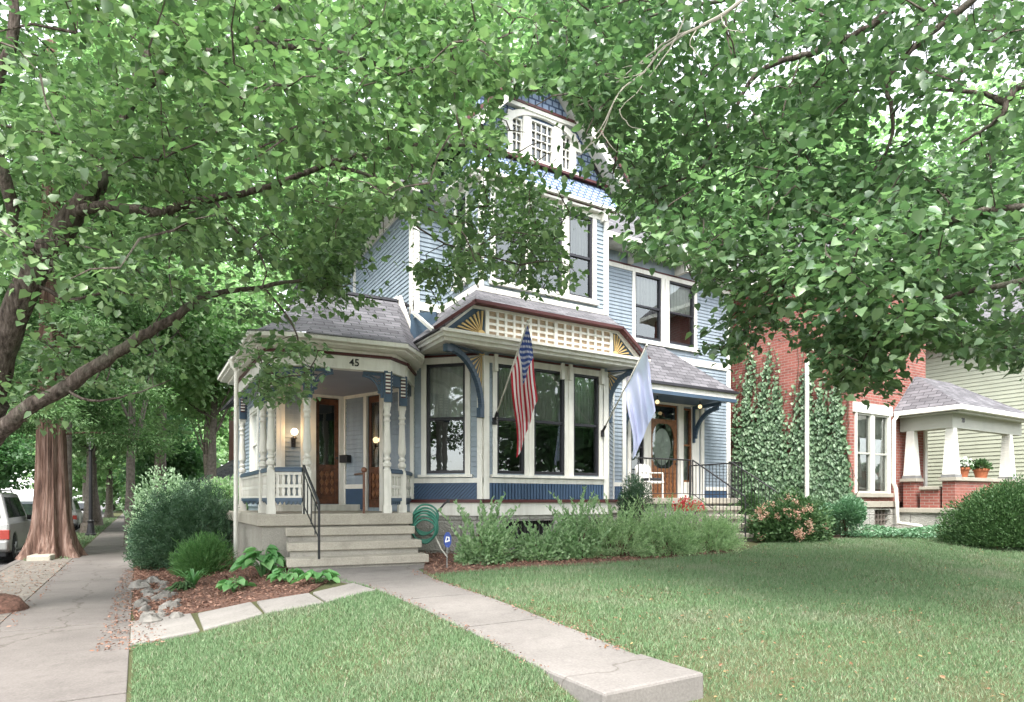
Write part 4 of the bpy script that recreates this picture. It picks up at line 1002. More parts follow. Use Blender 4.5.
def door(fr, h, mat='wood', oval=False, name='door'):
    a0, a1, z0, z1 = h; mb = MB(); n0, n1 = -.06, -.02; w = a1-a0; st = min(.11, w*.17)
    zt = z0+2.15 if z1-z0 > 2.25 else z1-.02
    pz = z0+.75
    fr.box(mb, a0, a0+st, z0, zt, n0, n1); fr.box(mb, a1-st, a1, z0, zt, n0, n1)
    for za, zb_ in ((z0, z0+.16), (pz-.06, pz+.06), (zt-.12, zt)): fr.box(mb, a0+st, a1-st, za, zb_, n0, n1)
    fr.box(mb, a0+st, a1-st, z0+.16, pz-.06, n0, n1-.02)
    if z1-zt > .1:
        fr.box(mb, a0, a1, z1-.05, z1, n0, n1); fr.box(mb, a0, a0+.05, zt, z1, n0, n1); fr.box(mb, a1-.05, a1, zt, z1, n0, n1)
    d = mb.build(name, M[mat], H, bevel=.004)
    # raised diamond fretwork in the lower panel and carved spandrels at the glass
    mb = MB(); k = max(2, int((w-2*st)/.10))
    for i in range(k):
        c = a0+st+(w-2*st)*(i+.5)/k; q = (w-2*st)/k*.42
        for zc in (z0+.28, z0+.45, z0+.61): fr.poly(mb, [(c-q, zc), (c, zc-.075), (c+q, zc), (c, zc+.075)], n1-.02, n1-.004)
    if oval:
        for zc, sg2, hh_ in ((zt-.12, -1, .42), (pz+.06, 1, .30)):
            for ax, sg in ((a0+st, 1), (a1-st, -1)):
                wq = w*.27; arc = [(ax+sg*wq*(1-math.sin(t)), zc+sg2*hh_*(1-math.cos(t))) for t in np.linspace(0, math.pi/2, 7)]
                for q0_, q1_ in zip(arc, arc[1:]): fr.poly(mb, [(ax, zc), q0_, q1_], n1-.015, n1-.002)
    mb.build('carved_panel', M['woodlight' if mat == 'wood' else mat], d)
    mb = MB(); mb.add([fr.p(a0+st, pz+.06, -.04), fr.p(a1-st, pz+.06, -.04), fr.p(a1-st, zt-.12, -.04), fr.p(a0+st, zt-.12, -.04)], [(0, 1, 2, 3)])
    if z1-zt > .1: mb.add([fr.p(a0+.05, zt, -.04), fr.p(a1-.05, zt, -.04), fr.p(a1-.05, z1-.05, -.04), fr.p(a0+.05, z1-.05, -.04)], [(0, 1, 2, 3)])
    mb.build('pane', M['glass'], d)
    mb = MB(); c = (a0+a1)/2
    if oval:
        fr.poly(mb, [(c+(w/2-st)*.8*math.cos(t), (pz+zt-.1)/2+.5*math.sin(t)) for t in np.linspace(0, 2*math.pi, 20, endpoint=False)], -.075, -.065)
        mb.build('lace_curtain', M['curtain'], d)
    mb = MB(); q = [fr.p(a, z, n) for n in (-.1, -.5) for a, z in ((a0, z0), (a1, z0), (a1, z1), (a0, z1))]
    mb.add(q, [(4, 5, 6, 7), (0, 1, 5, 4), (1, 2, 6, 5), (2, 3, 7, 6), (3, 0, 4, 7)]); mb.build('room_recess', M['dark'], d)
    mb = MB(); mb.ball(fr.p(a1-st/2, z0+.95, .0), .028, 10); mb.path([fr.p(a1-st/2, z0+.95, -.02), fr.p(a1-st/2, z0+.95, .0)], .012, 8); mb.build('door_knob', M['black'], d)
    return d
mb = MB(); mb.slab([(2.36, 12.45), (3.90, 12.45), (3.72, 12.92), (2.36, 12.92)], FZ+.002, .86); hb('threshold', mb, 'porchwhite', bevel=.01)
door(fD, d1); door(fK, d2)
mb = MB(); a = fK.s_at(351.5); fK.box(mb, a-.22, a+.02, 1.72, 1.86, .02, .14); fK.box(mb, a-.22, a+.02, 1.86, 1.875, .02, .15); hb('mailbox', mb, 'black', bevel=.01)
# wall lamp, lit
aL = fD.s_at(293); zL = CZ+(500-432)*12.4/F
mb = MB(); fD.box(mb, aL-.04, aL+.04, zL-.30, zL-.10, .02, .05); mb.path([fD.p(aL, zL-.2, .03), fD.p(aL, zL-.24, .10), fD.p(aL, zL-.16, .14)], .014, 8); mb.lathe([(-.16, .02), (-.13, .05), (-.09, .03)], fD.p(aL, zL, .14)); lamp = hb('wall_lamp', mb, 'black')
mb = MB(); mb.ball(fD.p(aL, zL, .14), .068, 16); mb.build('lamp_globe', M['bulb'], lamp, smooth=True)
li = bpy.data.lights.new('porch_light', 'POINT'); li.energy = 1.3; li.color = (1, .62, .3); li.shadow_soft_size = .09
lo = bpy.data.objects.new('porch_light', li); col.objects.link(lo); lo.location = fD.p(aL, zL, .30)
# iron handrails on the stairs
def handrail(top, bot, ztop, zbot, base, post_bot, nm='stair_handrail'):
    mb = MB(); T = Vector((top.x, top.y, ztop)); Bm = Vector((bot.x, bot.y, zbot))
    mb.path([T+Vector((0, 0, .02)), T, Bm], .02, 8)
    mb.path([T, Vector((T.x, T.y, base))], .014, 6); mb.path([Bm, Vector((Bm.x, Bm.y, post_bot))], .018, 6)
    lo_ = lambda t, dz: T.lerp(Bm, t)+Vector((0, 0, dz))
    mb.path([lo_(0, -.62), lo_(1, -.5)], .010, 6); mb.path([lo_(0, -.12), lo_(1, -.12)], .010, 6)
    for i in range(1, 4): mb.path([lo_(i/4, -.12), lo_(i/4, -.6)], .009, 6)
    hb(nm, mb, 'black', smooth=False)
hr0 = Vector((*stp(.36, -.98), 0)); hr1 = Vector((*stp(.40, -.02), 0))
q0 = P(304, 9.62); q1 = P(319, 8.95)
handrail(q0, q1, 1.47, .90, FZ, .10)
mb = MB(); q = P(364, 10.15); mb.path([(q.x, q.y, FZ), (q.x, q.y, 1.40)], .022, 8); mb.ball((q.x, q.y, 1.44), .05, 10); q2 = q+fSt.n*.05; mb.path([(q.x, q.y, 1.38), (q.x+.12, q.y+.9, 1.40)], .018, 6); hb('newel_post', mb, 'wood')
# downspout at the porch corner
mb = MB(); mb.path([(1.40, 12.0, 3.44), (1.44, 12.0, 3.32), (1.50, 12.0, 3.22), (1.49, 12.0, -.4)], .036, 8); hb('downspout', mb, 'white')

# ================================================================ SIDE ENTRY
LZ = 1.0
mb = MB(); mb.slab([(9.60, 10.5), (13.2, 10.5), (13.2, 12.4), (9.79, 12.4), (9.79, 11.15), (9.6, 11.13)], LZ-.14, LZ); hb('landing', mb, 'step', bevel=.01)
mb = MB(); mb.slab([(9.82, 10.58), (13.1, 10.58), (13.1, 12.38), (9.82, 12.38)], -.3, LZ-.141); hb('landing_wall', mb, 'stone')
for k in range(5):
    z = LZ-.2*(k+1); z = max(z, -.02); mb = MB(); mb.box(11.35, 12.65, 10.5-.33*(k+1), 10.5-.33*k+.02, z-.1, z); hb('stair_tread', mb, 'step', bevel=.012)
    mb = MB(); mb.box(11.38, 12.62, 10.52-.33*(k+1)+.03, 10.55-.33*k, -.35, z-.101); hb('stair_riser', mb, 'parge')
ln_e = fE
mb = MB()
mb = MB(); c = [(sl0[0]-.1, sl0[0]), (sl0[1], dr[0]), (dr[1], sl[0]), (sl[1], fE.s_at(698))]
for a, b in c: fE.box(mb, a, b, LZ, 3.6, 0, .045)
fE.box(mb, c[0][0], c[-1][1], 3.55, 3.68, 0, .06); fE.box(mb, sl[0], sl[1], LZ, 1.45, 0, .04); fE.box(mb, fE.s_at(705), fE.L-.1, 1.22, 1.32, 0, .04)
fE.box(mb, fE.s_at(703)-.12, fE.s_at(703), LZ, 3.6, 0, .05)
hb('entry_casing', mb, 'white')
mb = MB(); fE.box(mb, fE.s_at(703), fE.L-.14, 1.0, 1.22, 0, .02); fE.box(mb, fE.L-1.6, fE.L-.14, .9, 1.0, 0, .03); hb('blue_dado_panel', mb, 'deepblue')
door(fE, dr, 'woodlight', True); window(fE, sl, cov=1, mat='woodlight'); window(fE, sl0, cov=.0, curtain=None)
# entry roof
ex0, ex1, ey = 10.45, 13.85, 11.25
poly_roof('entry_roof', [[(ex0, ey, 3.84), (ex1, ey, 3.84), (12.15, 12.38, 5.12), (11.6, 12.38, 5.12)], [(ex0, ey, 3.84), (11.6, 12.38, 5.12), (ex0, 12.38, 3.84)], [(ex1, ey, 3.84), (12.15, 12.38, 5.12), (ex1, 12.38, 3.84)]])
mb = MB(); mb.box(ex0+.04, ex1-.04, ey+.03, ey+.13, 3.66, 3.80); mb.box(ex1-.13, ex1-.04, ey+.13, 12.36, 3.66, 3.80); mb.box(ex0+.04, ex0+.13, ey+.13, 12.36, 3.66, 3.80); hb('entry_fascia', mb, 'white')
mb = MB(); mb.box(ex0-.03, ex1+.03, ey-.04, ey+.06, 3.80, 3.86); mb.box(ex1-.05, ex1+.03, ey+.06, 12.36, 3.80, 3.86); hb('entry_gutter', mb, 'sash')
mb = MB(); mb.box(ex0+.1, ex1-.1, ey+.1, 12.36, 3.60, 3.66); mb.box(ex0+.02, ex1-.02, ey+.01, ey+.12, 3.57, 3.659); hb('entry_beam', mb, 'slate')
def archbracket(x, w=.07, r=1.0):
    mb = MB(); yw, zt_ = 12.39, 3.57
    mb.box(x-w/2, x+w/2, yw-.09, yw, 2.55, zt_); mb.box(x-w/2, x+w/2, ey+.15, yw-.09, zt_-.09, zt_)
    H_ = .82; L_ = .86
    for i in range(12):
        t0, t1 = math.pi/2*i/12, math.pi/2*(i+1)/12
        f = lambda t, k: (x-w/2, yw-.09-L_*(1-math.cos(t))*1.0, zt_-.09-H_*(1-math.sin(t))) if k else None
        o1 = [(x-w/2, yw-.06-L_*(1-math.cos(t)), zt_-.09-H_*(1-math.sin(t))) for t in (t0, t1)]
        o2 = [(x-w/2, yw-.06-L_*(1-math.cos(t))-.10*math.cos(t), zt_-.09-H_*(1-math.sin(t))-.12*math.sin(t)) for t in (t1, t0)]
        mb.prism(o1+o2, (w, 0, 0))
    hb('arched_bracket', mb, 'slate', bevel=.006)
archbracket(13.35); archbracket(10.75)
for x, lb in ((11.35, 0), (12.9, 1)):
    mb = MB(); mb.path([(x, 11.7, 3.6), (x, 11.7, 3.5)], .012, 6); l_ = hb('pendant_lamp', mb, 'black'); mb = MB(); mb.ball((x, 11.7, 3.45), .055, 10); mb.build('lamp_globe', M['bulbdim'], l_, smooth=True)
# iron railings
def ironrail(pts, name='iron_railing', zs=.9):
    mb = MB()
    for p, q in zip(pts, pts[1:]):
        p, q = Vector(p), Vector(q); k = max(1, int((q-p).length/.115))
        mb.path([p+Vector((0, 0, zs)), q+Vector((0, 0, zs))], .018, 6); mb.path([p+Vector((0, 0, .1)), q+Vector((0, 0, .1))], .010, 5)
        for i in range(k+1):
            m = p.lerp(q, i/k); mb.path([m+Vector((0, 0, .1 if 0 < i < k else 0)), m+Vector((0, 0, zs))], .008 if 0 < i < k else .016, 5)
    hb(name, mb, 'black')
ironrail([(9.66, 10.56, LZ), (11.33, 10.56, LZ)]); ironrail([(11.33, 10.5, LZ), (11.33, 9.0, .12)]); ironrail([(13.15, 12.3, LZ), (13.15, 10.56, LZ), (12.68, 10.56, LZ)]); ironrail([(12.68, 10.5, LZ), (12.68, 9.0, .12)])
# ================================================================ THINGS BY THE HOUSE
def one(name, mb, mat, label, cat, origin, group=None, **k):
    return tag(mb.build(name, M[mat] if isinstance(mat, str) else mat, origin=origin, **k), label, cat, group)
# flags
def flag(base, tip, name, label, mat, hoist, fly, sway, seed, label_pole='pole'):
    base, tip = Vector(base), Vector(tip); t = thing(name, label, 'flag', base)
    mb = MB(); mb.path([base, tip], .014, 8); mb.build('pole', M['porchwhite'], t, smooth=True)
    mb = MB(); d = (tip-base).normalized(); mb.path([base-d*.03, base+d*.16], .026, 10); mb.box(base.x-.035, base.x+.035, base.y-.02, base.y+.07, base.z-.10, base.z+.03); mb.build('bracket', M['black'], t)
    mb = MB(); mb.ball(tip+d*.03, .028, 8); mb.build('finial', M['porchwhite'], t, smooth=True)
    nu, nv = 60, 40; V = np.zeros((nu+1, nv+1, 3)); UV = np.zeros((nu+1, nv+1, 2)); r2 = random.Random(seed)
    c = tip-d*hoist*.45; cx, cy = c.x+sway[0], c.y+sway[1]
    for i in range(nu+1):
        u = i/nu
        for j in range(nv+1):
            v = j/nv; h = tip-d*(.02+v*hoist)
            k = 1-math.exp(-2.4*u)
            # the cloth gathers into hanging folds
            gx0 = cx-(v-.5)*hoist*sway[2]; gy0 = cy+(v-.5)*hoist*.10
            x = h.x+(gx0-h.x)*k; y = h.y+(gy0-h.y)*k
            w = math.sin(v*math.pi*4.6+u*1.4+seed)*.085*k+math.sin(v*9+u*4)*.02*k
            x += w*.75+.02*math.sin(u*7+v*3); y += w+.02*math.sin(u*5+v*6)
            z = h.z-u*fly*(.97-.10*math.cos(v*3))-.05*math.sin(v*math.pi)*k
            V[i, j] = (x, y, z); UV[i, j] = (u, v)
    b = np.arange(nu)[:, None]*(nv+1)+np.arange(nv)[None]; b = b.ravel(); q = np.stack([b, b+1, b+nv+2, b+nv+1], 1)
    o = np_mesh('cloth', V.reshape(-1, 3), q, M[mat], t, smooth=True)
    uvl = o.data.uv_layers.new(name='UVMap'); li_ = np.empty(len(o.data.loops), np.int32); o.data.loops.foreach_get('vertex_index', li_)
    uvl.data.foreach_set('uv', UV.reshape(-1, 2)[li_].ravel())
    return t
b1 = fBay.p(fBay.s_at(493.5), 2.45, .05); b1 = (b1.x, b1.y, b1.z)
tp = P(527.5, 10.45, 323)
flag(b1, tp, 'striped_flag', 'stars and stripes flag hanging limp from a pole on the bay window', 'usflag', .95, 1.42, (.13, -.04, .36), 1.0)
b2 = fBay.p(fBay.s_at(601), 2.36, .05); tp = P(646, 11.55, 347)
flag(b2, tp, 'plain_flag', 'plain pale blue flag hanging from a pole at the right end of the bay window', 'bluecloth', .95, 1.30, (.16, -.04, .48), 2.6)
# hose on its reel
hc = P(425, 10.75); hz = .60
t = thing('garden_hose', 'green garden hose coiled on the stone wall beside the stairs', 'hose', (hc.x, hc.y, hz-.3))
mb = MB(); dirx = Vector((C31, -S31, 0)); 
for k in range(8):
    r = .225-.020*(k % 4)+.01*k*.3; off = Vector((-S31, -C31, 0))*(.016*k); cz_ = -.03*k+.03
    pts = [hc+off+dirx*(r*math.cos(a)+.012*math.sin(3*a+k))+Vector((0, 0, hz+cz_+r*1.08*math.sin(a)+.01*math.sin(2*a+k))) for a in np.linspace(.0, 2*math.pi, 40)]
    mb.path(pts, .017, 7, caps=False)
mb.build('coil', M['hose'], t, smooth=True)
mb = MB(); mb.path([hc+dirx*.22+Vector((0, 0, hz+.15)), hc+dirx*.33+Vector((0, 0, hz+.28)), hc+dirx*.40+Vector((0, 0, hz+.34))], .018, 7); mb.path([hc+dirx*.40+Vector((0, 0, hz+.30)), hc+dirx*.40+Vector((0, 0, hz+.37))], .03, 8); mb.build('tap', M['black'], t)
mb = MB(); mb.path([hc+dirx*.16+Vector((0, 0, hz-.24)), hc+dirx*.28+Vector((0, 0, hz-.50)), hc+dirx*.40+Vector((-S31*.1, -C31*.1, -.03))], .012, 7); mb.build('hose_tail', M['porchwhite'], t)
# security sign
sp = G(447, 569); t = thing('yard_sign', 'small blue octagonal security sign with a white emblem on a stake by the stairs', 'sign', sp)
mb = MB(); mb.path([sp, sp+Vector((0, 0, .36))], .008, 6); mb.build('stake', M['silver'], t)
c = sp+Vector((.01, -.0, .44)); ex = Vector((C31, -S31, 0)); nn = Vector((-S31, -C31, 0))
mb = MB(); oc = [c+ex*(.062*math.cos(a))+Vector((0, 0, .125*math.sin(a))) for a in np.linspace(math.pi/8, 2*math.pi+math.pi/8, 8, endpoint=False)]; mb.prism([tuple(p) for p in oc], nn*.012); mb.build('sign_face', M['signblue'], t)
mb = MB()
for pl in ([(-.035, -.04), (.035, -.02), (.035, .0), (-.035, -.02)], [(-.035, -.02), (-.02, -.015), (-.005, .05), (-.02, .05)], [(.015, -.01), (.03, -.005), (.03, .045), (.015, .045)], [(-.02, .05), (.03, .045), (.03, .03), (-.015, .035)]):
    mb.prism([tuple(c+nn*.013+ex*a+Vector((0, 0, b))) for a, b in pl], nn*.002)
mb.build('emblem', M['signwhite'], t)
# wicker chair on the side landing
t = thing('porch_chair', 'white porch chair with a dark cushion beside the side door', 'chair', (11.0, 11.6, LZ))
mb = MB(); mb.box(10.75, 11.25, 11.35, 11.8, LZ+.36, LZ+.42); mb.build('seat', M['white'], t, bevel=.02)
mb = MB(); mb.prism([(10.75, 11.76, LZ+.42), (11.25, 11.76, LZ+.42), (11.25, 11.84, LZ+.78), (11.13, 11.86, LZ+.86), (10.87, 11.86, LZ+.86), (10.75, 11.84, LZ+.78)], (0, .04, 0)); mb.build('backrest', M['white'], t)
mb = MB(); mb.box(10.80, 11.2, 11.37, 11.74, LZ+.421, LZ+.50); mb.build('cushion', M['black'], t, bevel=.03)
for x in (10.78, 11.22):
    for y in (11.38, 11.78):
        mb = MB(); mb.path([(x, y, LZ), (x, y, LZ+.36)], .02, 8); mb.build('leg', M['white'], t)
    mb = MB(); mb.path([(x, 11.38, LZ+.42), (x, 11.38, LZ+.62), (x, 11.80, LZ+.64)], .02, 8); mb.build('armrest', M['white'], t)

# ================================================================ PLANTS
def shrub(name, label, cat, c, rx, ry, rz, n, L, W, mat, group=None, lumps=7, updir=.5, stemmat='stem', fill=.5, flat=.0, spr=0, seed=0, minz=None, stems=9, dome=False, shoots=0, shl=.5):
    global rng
    r_ = np.random.default_rng(seed+101); c = Vector(c); t = thing(name, label, cat, c, group)
    # lumps make the outline uneven
    ld = unit(r_.normal(size=(lumps, 3))); ld[:, 2] = np.abs(ld[:, 2]); lr = r_.uniform(.35, .6, lumps)
    which = r_.integers(0, lumps+2, n); dirs = unit(r_.normal(size=(n, 3))); rad = (fill+(1-fill)*r_.uniform(size=n))**.6
    loc = dirs*rad[:, None]*np.where(which < lumps, lr[np.minimum(which, lumps-1)], .80)[:, None]
    cen = np.where((which < lumps)[:, None], ld[np.minimum(which, lumps-1)]*.62, 0)
    Q = cen+loc
    if dome: Q[:, 2] = np.abs(Q[:, 2])
    else: Q[:, 2] = Q[:, 2]*.5+.5
    pos = np.array(c)+Q*np.array([rx, ry, rz]); keep = pos[:, 2] > c.z+(.02 if minz is None else minz); pos = pos[keep]; Qk = Q[keep]; m = len(pos)
    out = Qk.copy(); out[:, 2] -= .3; out = unit(out+r_.normal(size=(m, 3))*.45); out[:, 2] += updir; out = unit(out)
    N = r_.normal(size=(m, 3)); N[:, 2] += 1.0
    if spr:   # sprays: several leaflets share a direction
        k = spr; base = pos[::k]; o2 = out[::k]
        P2, T2, N2 = [], [], []
        side = unit(np.cross(o2, r_.normal(size=o2.shape)))
        for i in range(k):
            f = i/k; sgn = 1 if i % 2 else -1
            P2.append(base+o2*f*L*3.2-np.array([0, 0, 1])*(f**2)*L*.9); T2.append(unit(o2+side*sgn*.9)); N2.append(np.cross(o2, side))
        pos, out, N = np.concatenate(P2), np.concatenate(T2), np.concatenate(N2); m = len(pos)
    if shoots:
        PP, TT, NN = [], [], []
        for i in range(shoots):
            a = r_.uniform(0, 6.28); e = r_.uniform(.1, .85); s0 = np.array([c.x+rx*e*math.cos(a), c.y+ry*e*math.sin(a), c.z+rz*.95*math.sqrt(1-e*e)*r_.uniform(.45, .95)]); dv = np.array([math.cos(a)*.45*e, math.sin(a)*.45*e, 1.0])+r_.normal(size=3)*.22; dv /= np.linalg.norm(dv); ll = shl*r_.uniform(.5, 1.2); kk = int(ll/(L*.32))+3
            f = np.arange(kk)/kk; pp = s0+dv*(f*ll)[:, None]; pp[:, :2] += (np.array([math.cos(a), math.sin(a)])*.25*ll)*(f**2)[:, None]; th2 = r_.uniform(0, 6.28, kk)
            tt = np.stack([np.cos(th2), np.sin(th2), np.full(kk, .8)], 1)*.8+dv*.6; PP.append(pp); TT.append(tt); NN.append(r_.normal(size=(kk, 3))*.5+np.array([0, 0, 1]))
        pos = np.concatenate([pos]+PP); out = np.concatenate([out]+TT); N = np.concatenate([N]+NN); m = len(pos)
    leaves('foliage', pos, out, N, L*r_.uniform(.7, 1.3, m), W*r_.uniform(.7, 1.3, m), M[mat], t)
    mb = MB()
    for i in range(stems):
        a = r_.uniform(0, 6.28); e = Vector((c.x+rx*.55*math.cos(a)*r_.uniform(.3, 1), c.y+ry*.55*math.sin(a)*r_.uniform(.3, 1), c.z+rz*r_.uniform(.5, .85)))
        b = c+Vector((r_.normal()*.05, r_.normal()*.05, -.08)); mb.path([b, b.lerp(e, .5)+Vector((0, 0, rz*.08)), e], [.018, .012, .005], 5)
    mb.build('stem', M[stemmat], t)
    return t
def on(p): return (p.x, p.y, float(gz(p.x, p.y)))
def at(px, d): p = P(px, d); return on(p)
shrub('yew_hedge', 'large spreading dark green yew beside the pavement and porch', 'shrub', at(196, 13.2), 1.12, 1.9, 1.60, 60000, .06, .018, 'yew', lumps=26, fill=.5, seed=1, dome=True, spr=6, shoots=120, shl=.28)
shrub('yew_hedge', 'lower dark green yew leaning over the pavement edge', 'shrub', at(158, 13.4), .55, 1.2, .95, 22000, .06, .018, 'yew', lumps=14, fill=.5, seed=2, dome=True, spr=6, shoots=50, shl=.25)
shrub('variegated_shrub', 'pale variegated shrub rising behind the dark yews', 'shrub', at(168, 16.2), 1.15, 1.4, 1.9, 17000, .075, .04, 'varieg', lumps=14, fill=.5, seed=3, dome=True, shoots=70, shl=.5)
shrub('round_shrub', 'rounded bright green grassy shrub in front of the yews', 'shrub', at(205, 10.6), .50, .48, .66, 9000, .085, .010, 'box', lumps=12, updir=.9, seed=4, dome=True, fill=.3, shoots=40, shl=.22)
shrub('yellow_shrub', 'yellow green shrub tucked behind the porch downspout', 'shrub', at(222, 15.2), .6, .6, 1.75, 4000, .07, .035, 'leafB', lumps=7, seed=5)
def rosette(name, label, cat, px, py, n, L, W, mat, h, seed, group=None, droop=.5, stalk=True, cup=.2):
    r_ = np.random.default_rng(seed); p = G(px, py); c = Vector((p.x, p.y, float(gz(p.x, p.y)))); t = thing(name, label, cat, c, group)
    a = r_.uniform(0, 6.28, n); rr = r_.uniform(.15, 1, n)*L*1.1; base = np.stack([c.x+np.cos(a)*rr, c.y+np.sin(a)*rr, c.z+h*(1-.55*(rr/(L*1.1))**2)*r_.uniform(.8, 1.1, n)], 1)
    T = np.stack([np.cos(a), np.sin(a), r_.uniform(-.7, .1, n)*droop], 1); N = np.stack([np.cos(a)*.3, np.sin(a)*.3, np.ones(n)], 1)+r_.normal(size=(n, 3))*.25
    leaves('foliage', base, T, N, L*r_.uniform(.7, 1.15, n), W*r_.uniform(.8, 1.15, n), M[mat], t, fold=cup, droop=.25)
    mb = MB()
    for i in range(0, n, 1 if stalk else 4):
        b = Vector(base[i]); mb.path([c+Vector((0, 0, -.03)), (c+b)/2+Vector((0, 0, h*.15)), b], .005, 4, caps=False)
    mb.build('stem', M[mat], t); return t
G1 = 'broad leaved plants along the corner bed'
rosette('hosta', 'large pale hosta against the porch foundation', 'plant', 263, 578, 46, .24, .17, 'hosta', .42, 1, G1)
rosette('hosta', 'small hosta beside the second flagstone', 'plant', 235, 593, 22, .15, .12, 'hosta', .20, 2, G1)
rosette('hosta', 'small hosta at the foot of the stair corner', 'plant', 287, 583, 24, .16, .12, 'hosta', .18, 3, G1)
rosette('hosta', 'hosta spreading in front of the lowest stair tread', 'plant', 318, 584, 24, .17, .12, 'hosta', .17, 4, G1)
def strap(name, label, px, py, n, L, seed, mat='box', w=.022, cat='plant'):
    r_ = np.random.default_rng(seed); p = G(px, py); c = Vector((p.x, p.y, float(gz(p.x, p.y)))); t = thing(name, label, cat, c); mb = MB()
    for i in range(n):
        a = r_.uniform(0, 6.28); l = L*r_.uniform(.7, 1.1); sp_ = r_.uniform(.3, .8); sd = Vector((-math.sin(a), math.cos(a), 0)); pts = []
        for k in range(7):
            f = k/6; pts.append((c+Vector((math.cos(a)*l*sp_*f, math.sin(a)*l*sp_*f, l*(f*1.15-f*f*.75))), w*(1-f)**.6+.001))
        vs = []
        for q, ww in pts: vs += [q-sd*ww, q+sd*ww]
        mb.add(vs, [(2*k, 2*k+1, 2*k+3, 2*k+2) for k in range(6)])
    mb.build('foliage', M[mat], t); return t
strap('daylily', 'arching strap leaved daylily in the mulch beside the round shrub', 193, 588, 30, .62, 5, 'hosta')
rosette('small_fern', 'feathery low green plant beside the rock border', 'plant', 182, 592, 90, .12, .035, 'hedge', .16, 9)
# broad pale branch of the round shrub
# rocks along the border
RK = [(P0, s) for P0, s in (((.05, 7.80), .16), ((.12, 8.0), .13), ((.30, 7.85), .11), ((.10, 8.3), .15), ((.34, 8.2), .12), ((.02, 8.65), .14), ((.28, 8.6), .16), ((.10, 9.0), .17), ((.35, 9.05), .12), ((.06, 9.45), .16), ((.30, 9.5), .18), ((.12, 9.95), .15), ((.34, 10.0), .13), ((.08, 10.45), .17), ((.30, 10.6), .16), ((.12, 11.0), .2), ((.36, 11.2), .14), ((.22, 8.45), .12), ((.40, 9.75), .11), ((.2, 10.3), .12), ((.18, 11.5), .17), ((.05, 11.8), .14), ((.3, 12.0), .13))]
desc = ['nearest the flagstones', 'low flat', 'small rounded', 'blocky', 'pale tilted', 'mossy', 'broad', 'cracked', 'small grey', 'long']
for i, ((x, y), s) in enumerate(RK):
    y += .55; r_ = random.Random(i); mb = MB(); s *= r_.uniform(.5, .85); x += r_.uniform(-.10, .12); y += r_.uniform(-.1, .1)
    bm_pts = []
    z0 = float(gz(x, y)); pts = []
    for k in range(6):
        for j in range(9):
            th_ = math.pi*(k+.0)/5; ph = 2*math.pi*j/9; rr = s*(1+r_.uniform(-.28, .22))
            pts.append((x+rr*math.sin(th_)*math.cos(ph)*1.05, y+rr*math.sin(th_)*math.sin(ph)*.9, z0+.02+rr*.8*math.cos(th_)))
    fs = [(k*9+j, k*9+(j+1) % 9, (k+1)*9+(j+1) % 9, (k+1)*9+j) for k in range(5) for j in range(9)]
    mb.add(pts, fs); o = mb.build('border_rock', M['rock'], origin=(x, y, z0), bevel=0)
    tag(o, 'rough pale limestone rock lying in the border row between pavement and mulch bed', 'rock', 'limestone rocks edging the corner bed')
# shrubs under the bay window
G2 = 'pale green shrubs along the foundation'
shrub('weigela', 'loose pale shrub with upright shoots right of the yard sign', 'shrub', at(487, 10.0), .50, .40, .66, 3000, .075, .038, 'softshrub', G2, lumps=9, updir=.6, seed=11, fill=.2, dome=True, shoots=34, shl=.55)
shrub('weigela', 'low thin pale shrub under the middle of the bay window', 'shrub', at(538, 10.6), .55, .4, .50, 2600, .075, .038, 'softshrub', G2, lumps=9, updir=.6, seed=12, fill=.2, dome=True, shoots=22, shl=.4)
shrub('weigela', 'airy shrub with tall shoots below the plain flag', 'shrub', at(578, 11.0), .55, .45, .72, 2800, .075, .038, 'softshrub', G2, lumps=9, updir=.7, seed=13, fill=.2, dome=True, shoots=34, shl=.6)
shrub('juniper', 'feathery light green juniper right of the bay window', 'shrub', at(618, 11.3), .74, .55, .56, 6000, .055, .017, 'juniper', G2, lumps=14, updir=.55, seed=14, spr=7, fill=.2, dome=True, shoots=95, shl=.6)
shrub('juniper', 'tallest feathery light green juniper in front of the side landing', 'shrub', at(664, 11.6), .76, .55, .68, 7000, .055, .017, 'juniper', G2, lumps=14, updir=.55, seed=15, spr=7, fill=.2, dome=True, shoots=110, shl=.6)
shrub('juniper', 'feathery light green juniper beside the side stairs', 'shrub', at(710, 12.2), .66, .5, .55, 5500, .055, .017, 'juniper', G2, lumps=14, updir=.55, seed=16, spr=7, fill=.2, dome=True, shoots=80, shl=.5)
shrub('dwarf_conifer', 'small dark pointed conifer against the landing railing', 'shrub', at(637, 13.2), .40, .35, 1.55, 6500, .05, .012, 'yew', lumps=5, updir=.9, seed=17, fill=.4)
shrub('red_azalea', 'small red flowering plant in front of the landing railing', 'plant', at(690, 13.5), .42, .3, 1.02, 1500, .045, .035, 'petalred', lumps=6, seed=18, minz=.72)
hy = shrub('hydrangea', 'rounded bush with fading pink flower heads beside the side stairs', 'shrub', at(788, 14.0), .98, .8, 1.05, 7500, .085, .055, 'hedge', lumps=16, seed=19, fill=.4, dome=True)
r_ = np.random.default_rng(5); n = 1800; cc = np.array(wloc(hy)); hd = unit(r_.normal(size=(46, 3))); hd[:, 2] = np.abs(hd[:, 2])*.9
hh = cc+np.array([0, 0, .1])+hd*np.array([.92, .75, .98]); w = r_.integers(0, 46, n); pos = hh[w]+r_.normal(size=(n, 3))*.04
leaves('flower_heads', pos, unit(r_.normal(size=(n, 3))), r_.normal(size=(n, 3)), .035, .035, M['petalpink'], hy)
shrub('silver_shrub', 'grey green shrub at the corner of the brick wall below the ivy', 'shrub', at(846, 14.6), .62, .5, .95, 5200, .06, .03, 'cover', lumps=8, seed=20, fill=.4)
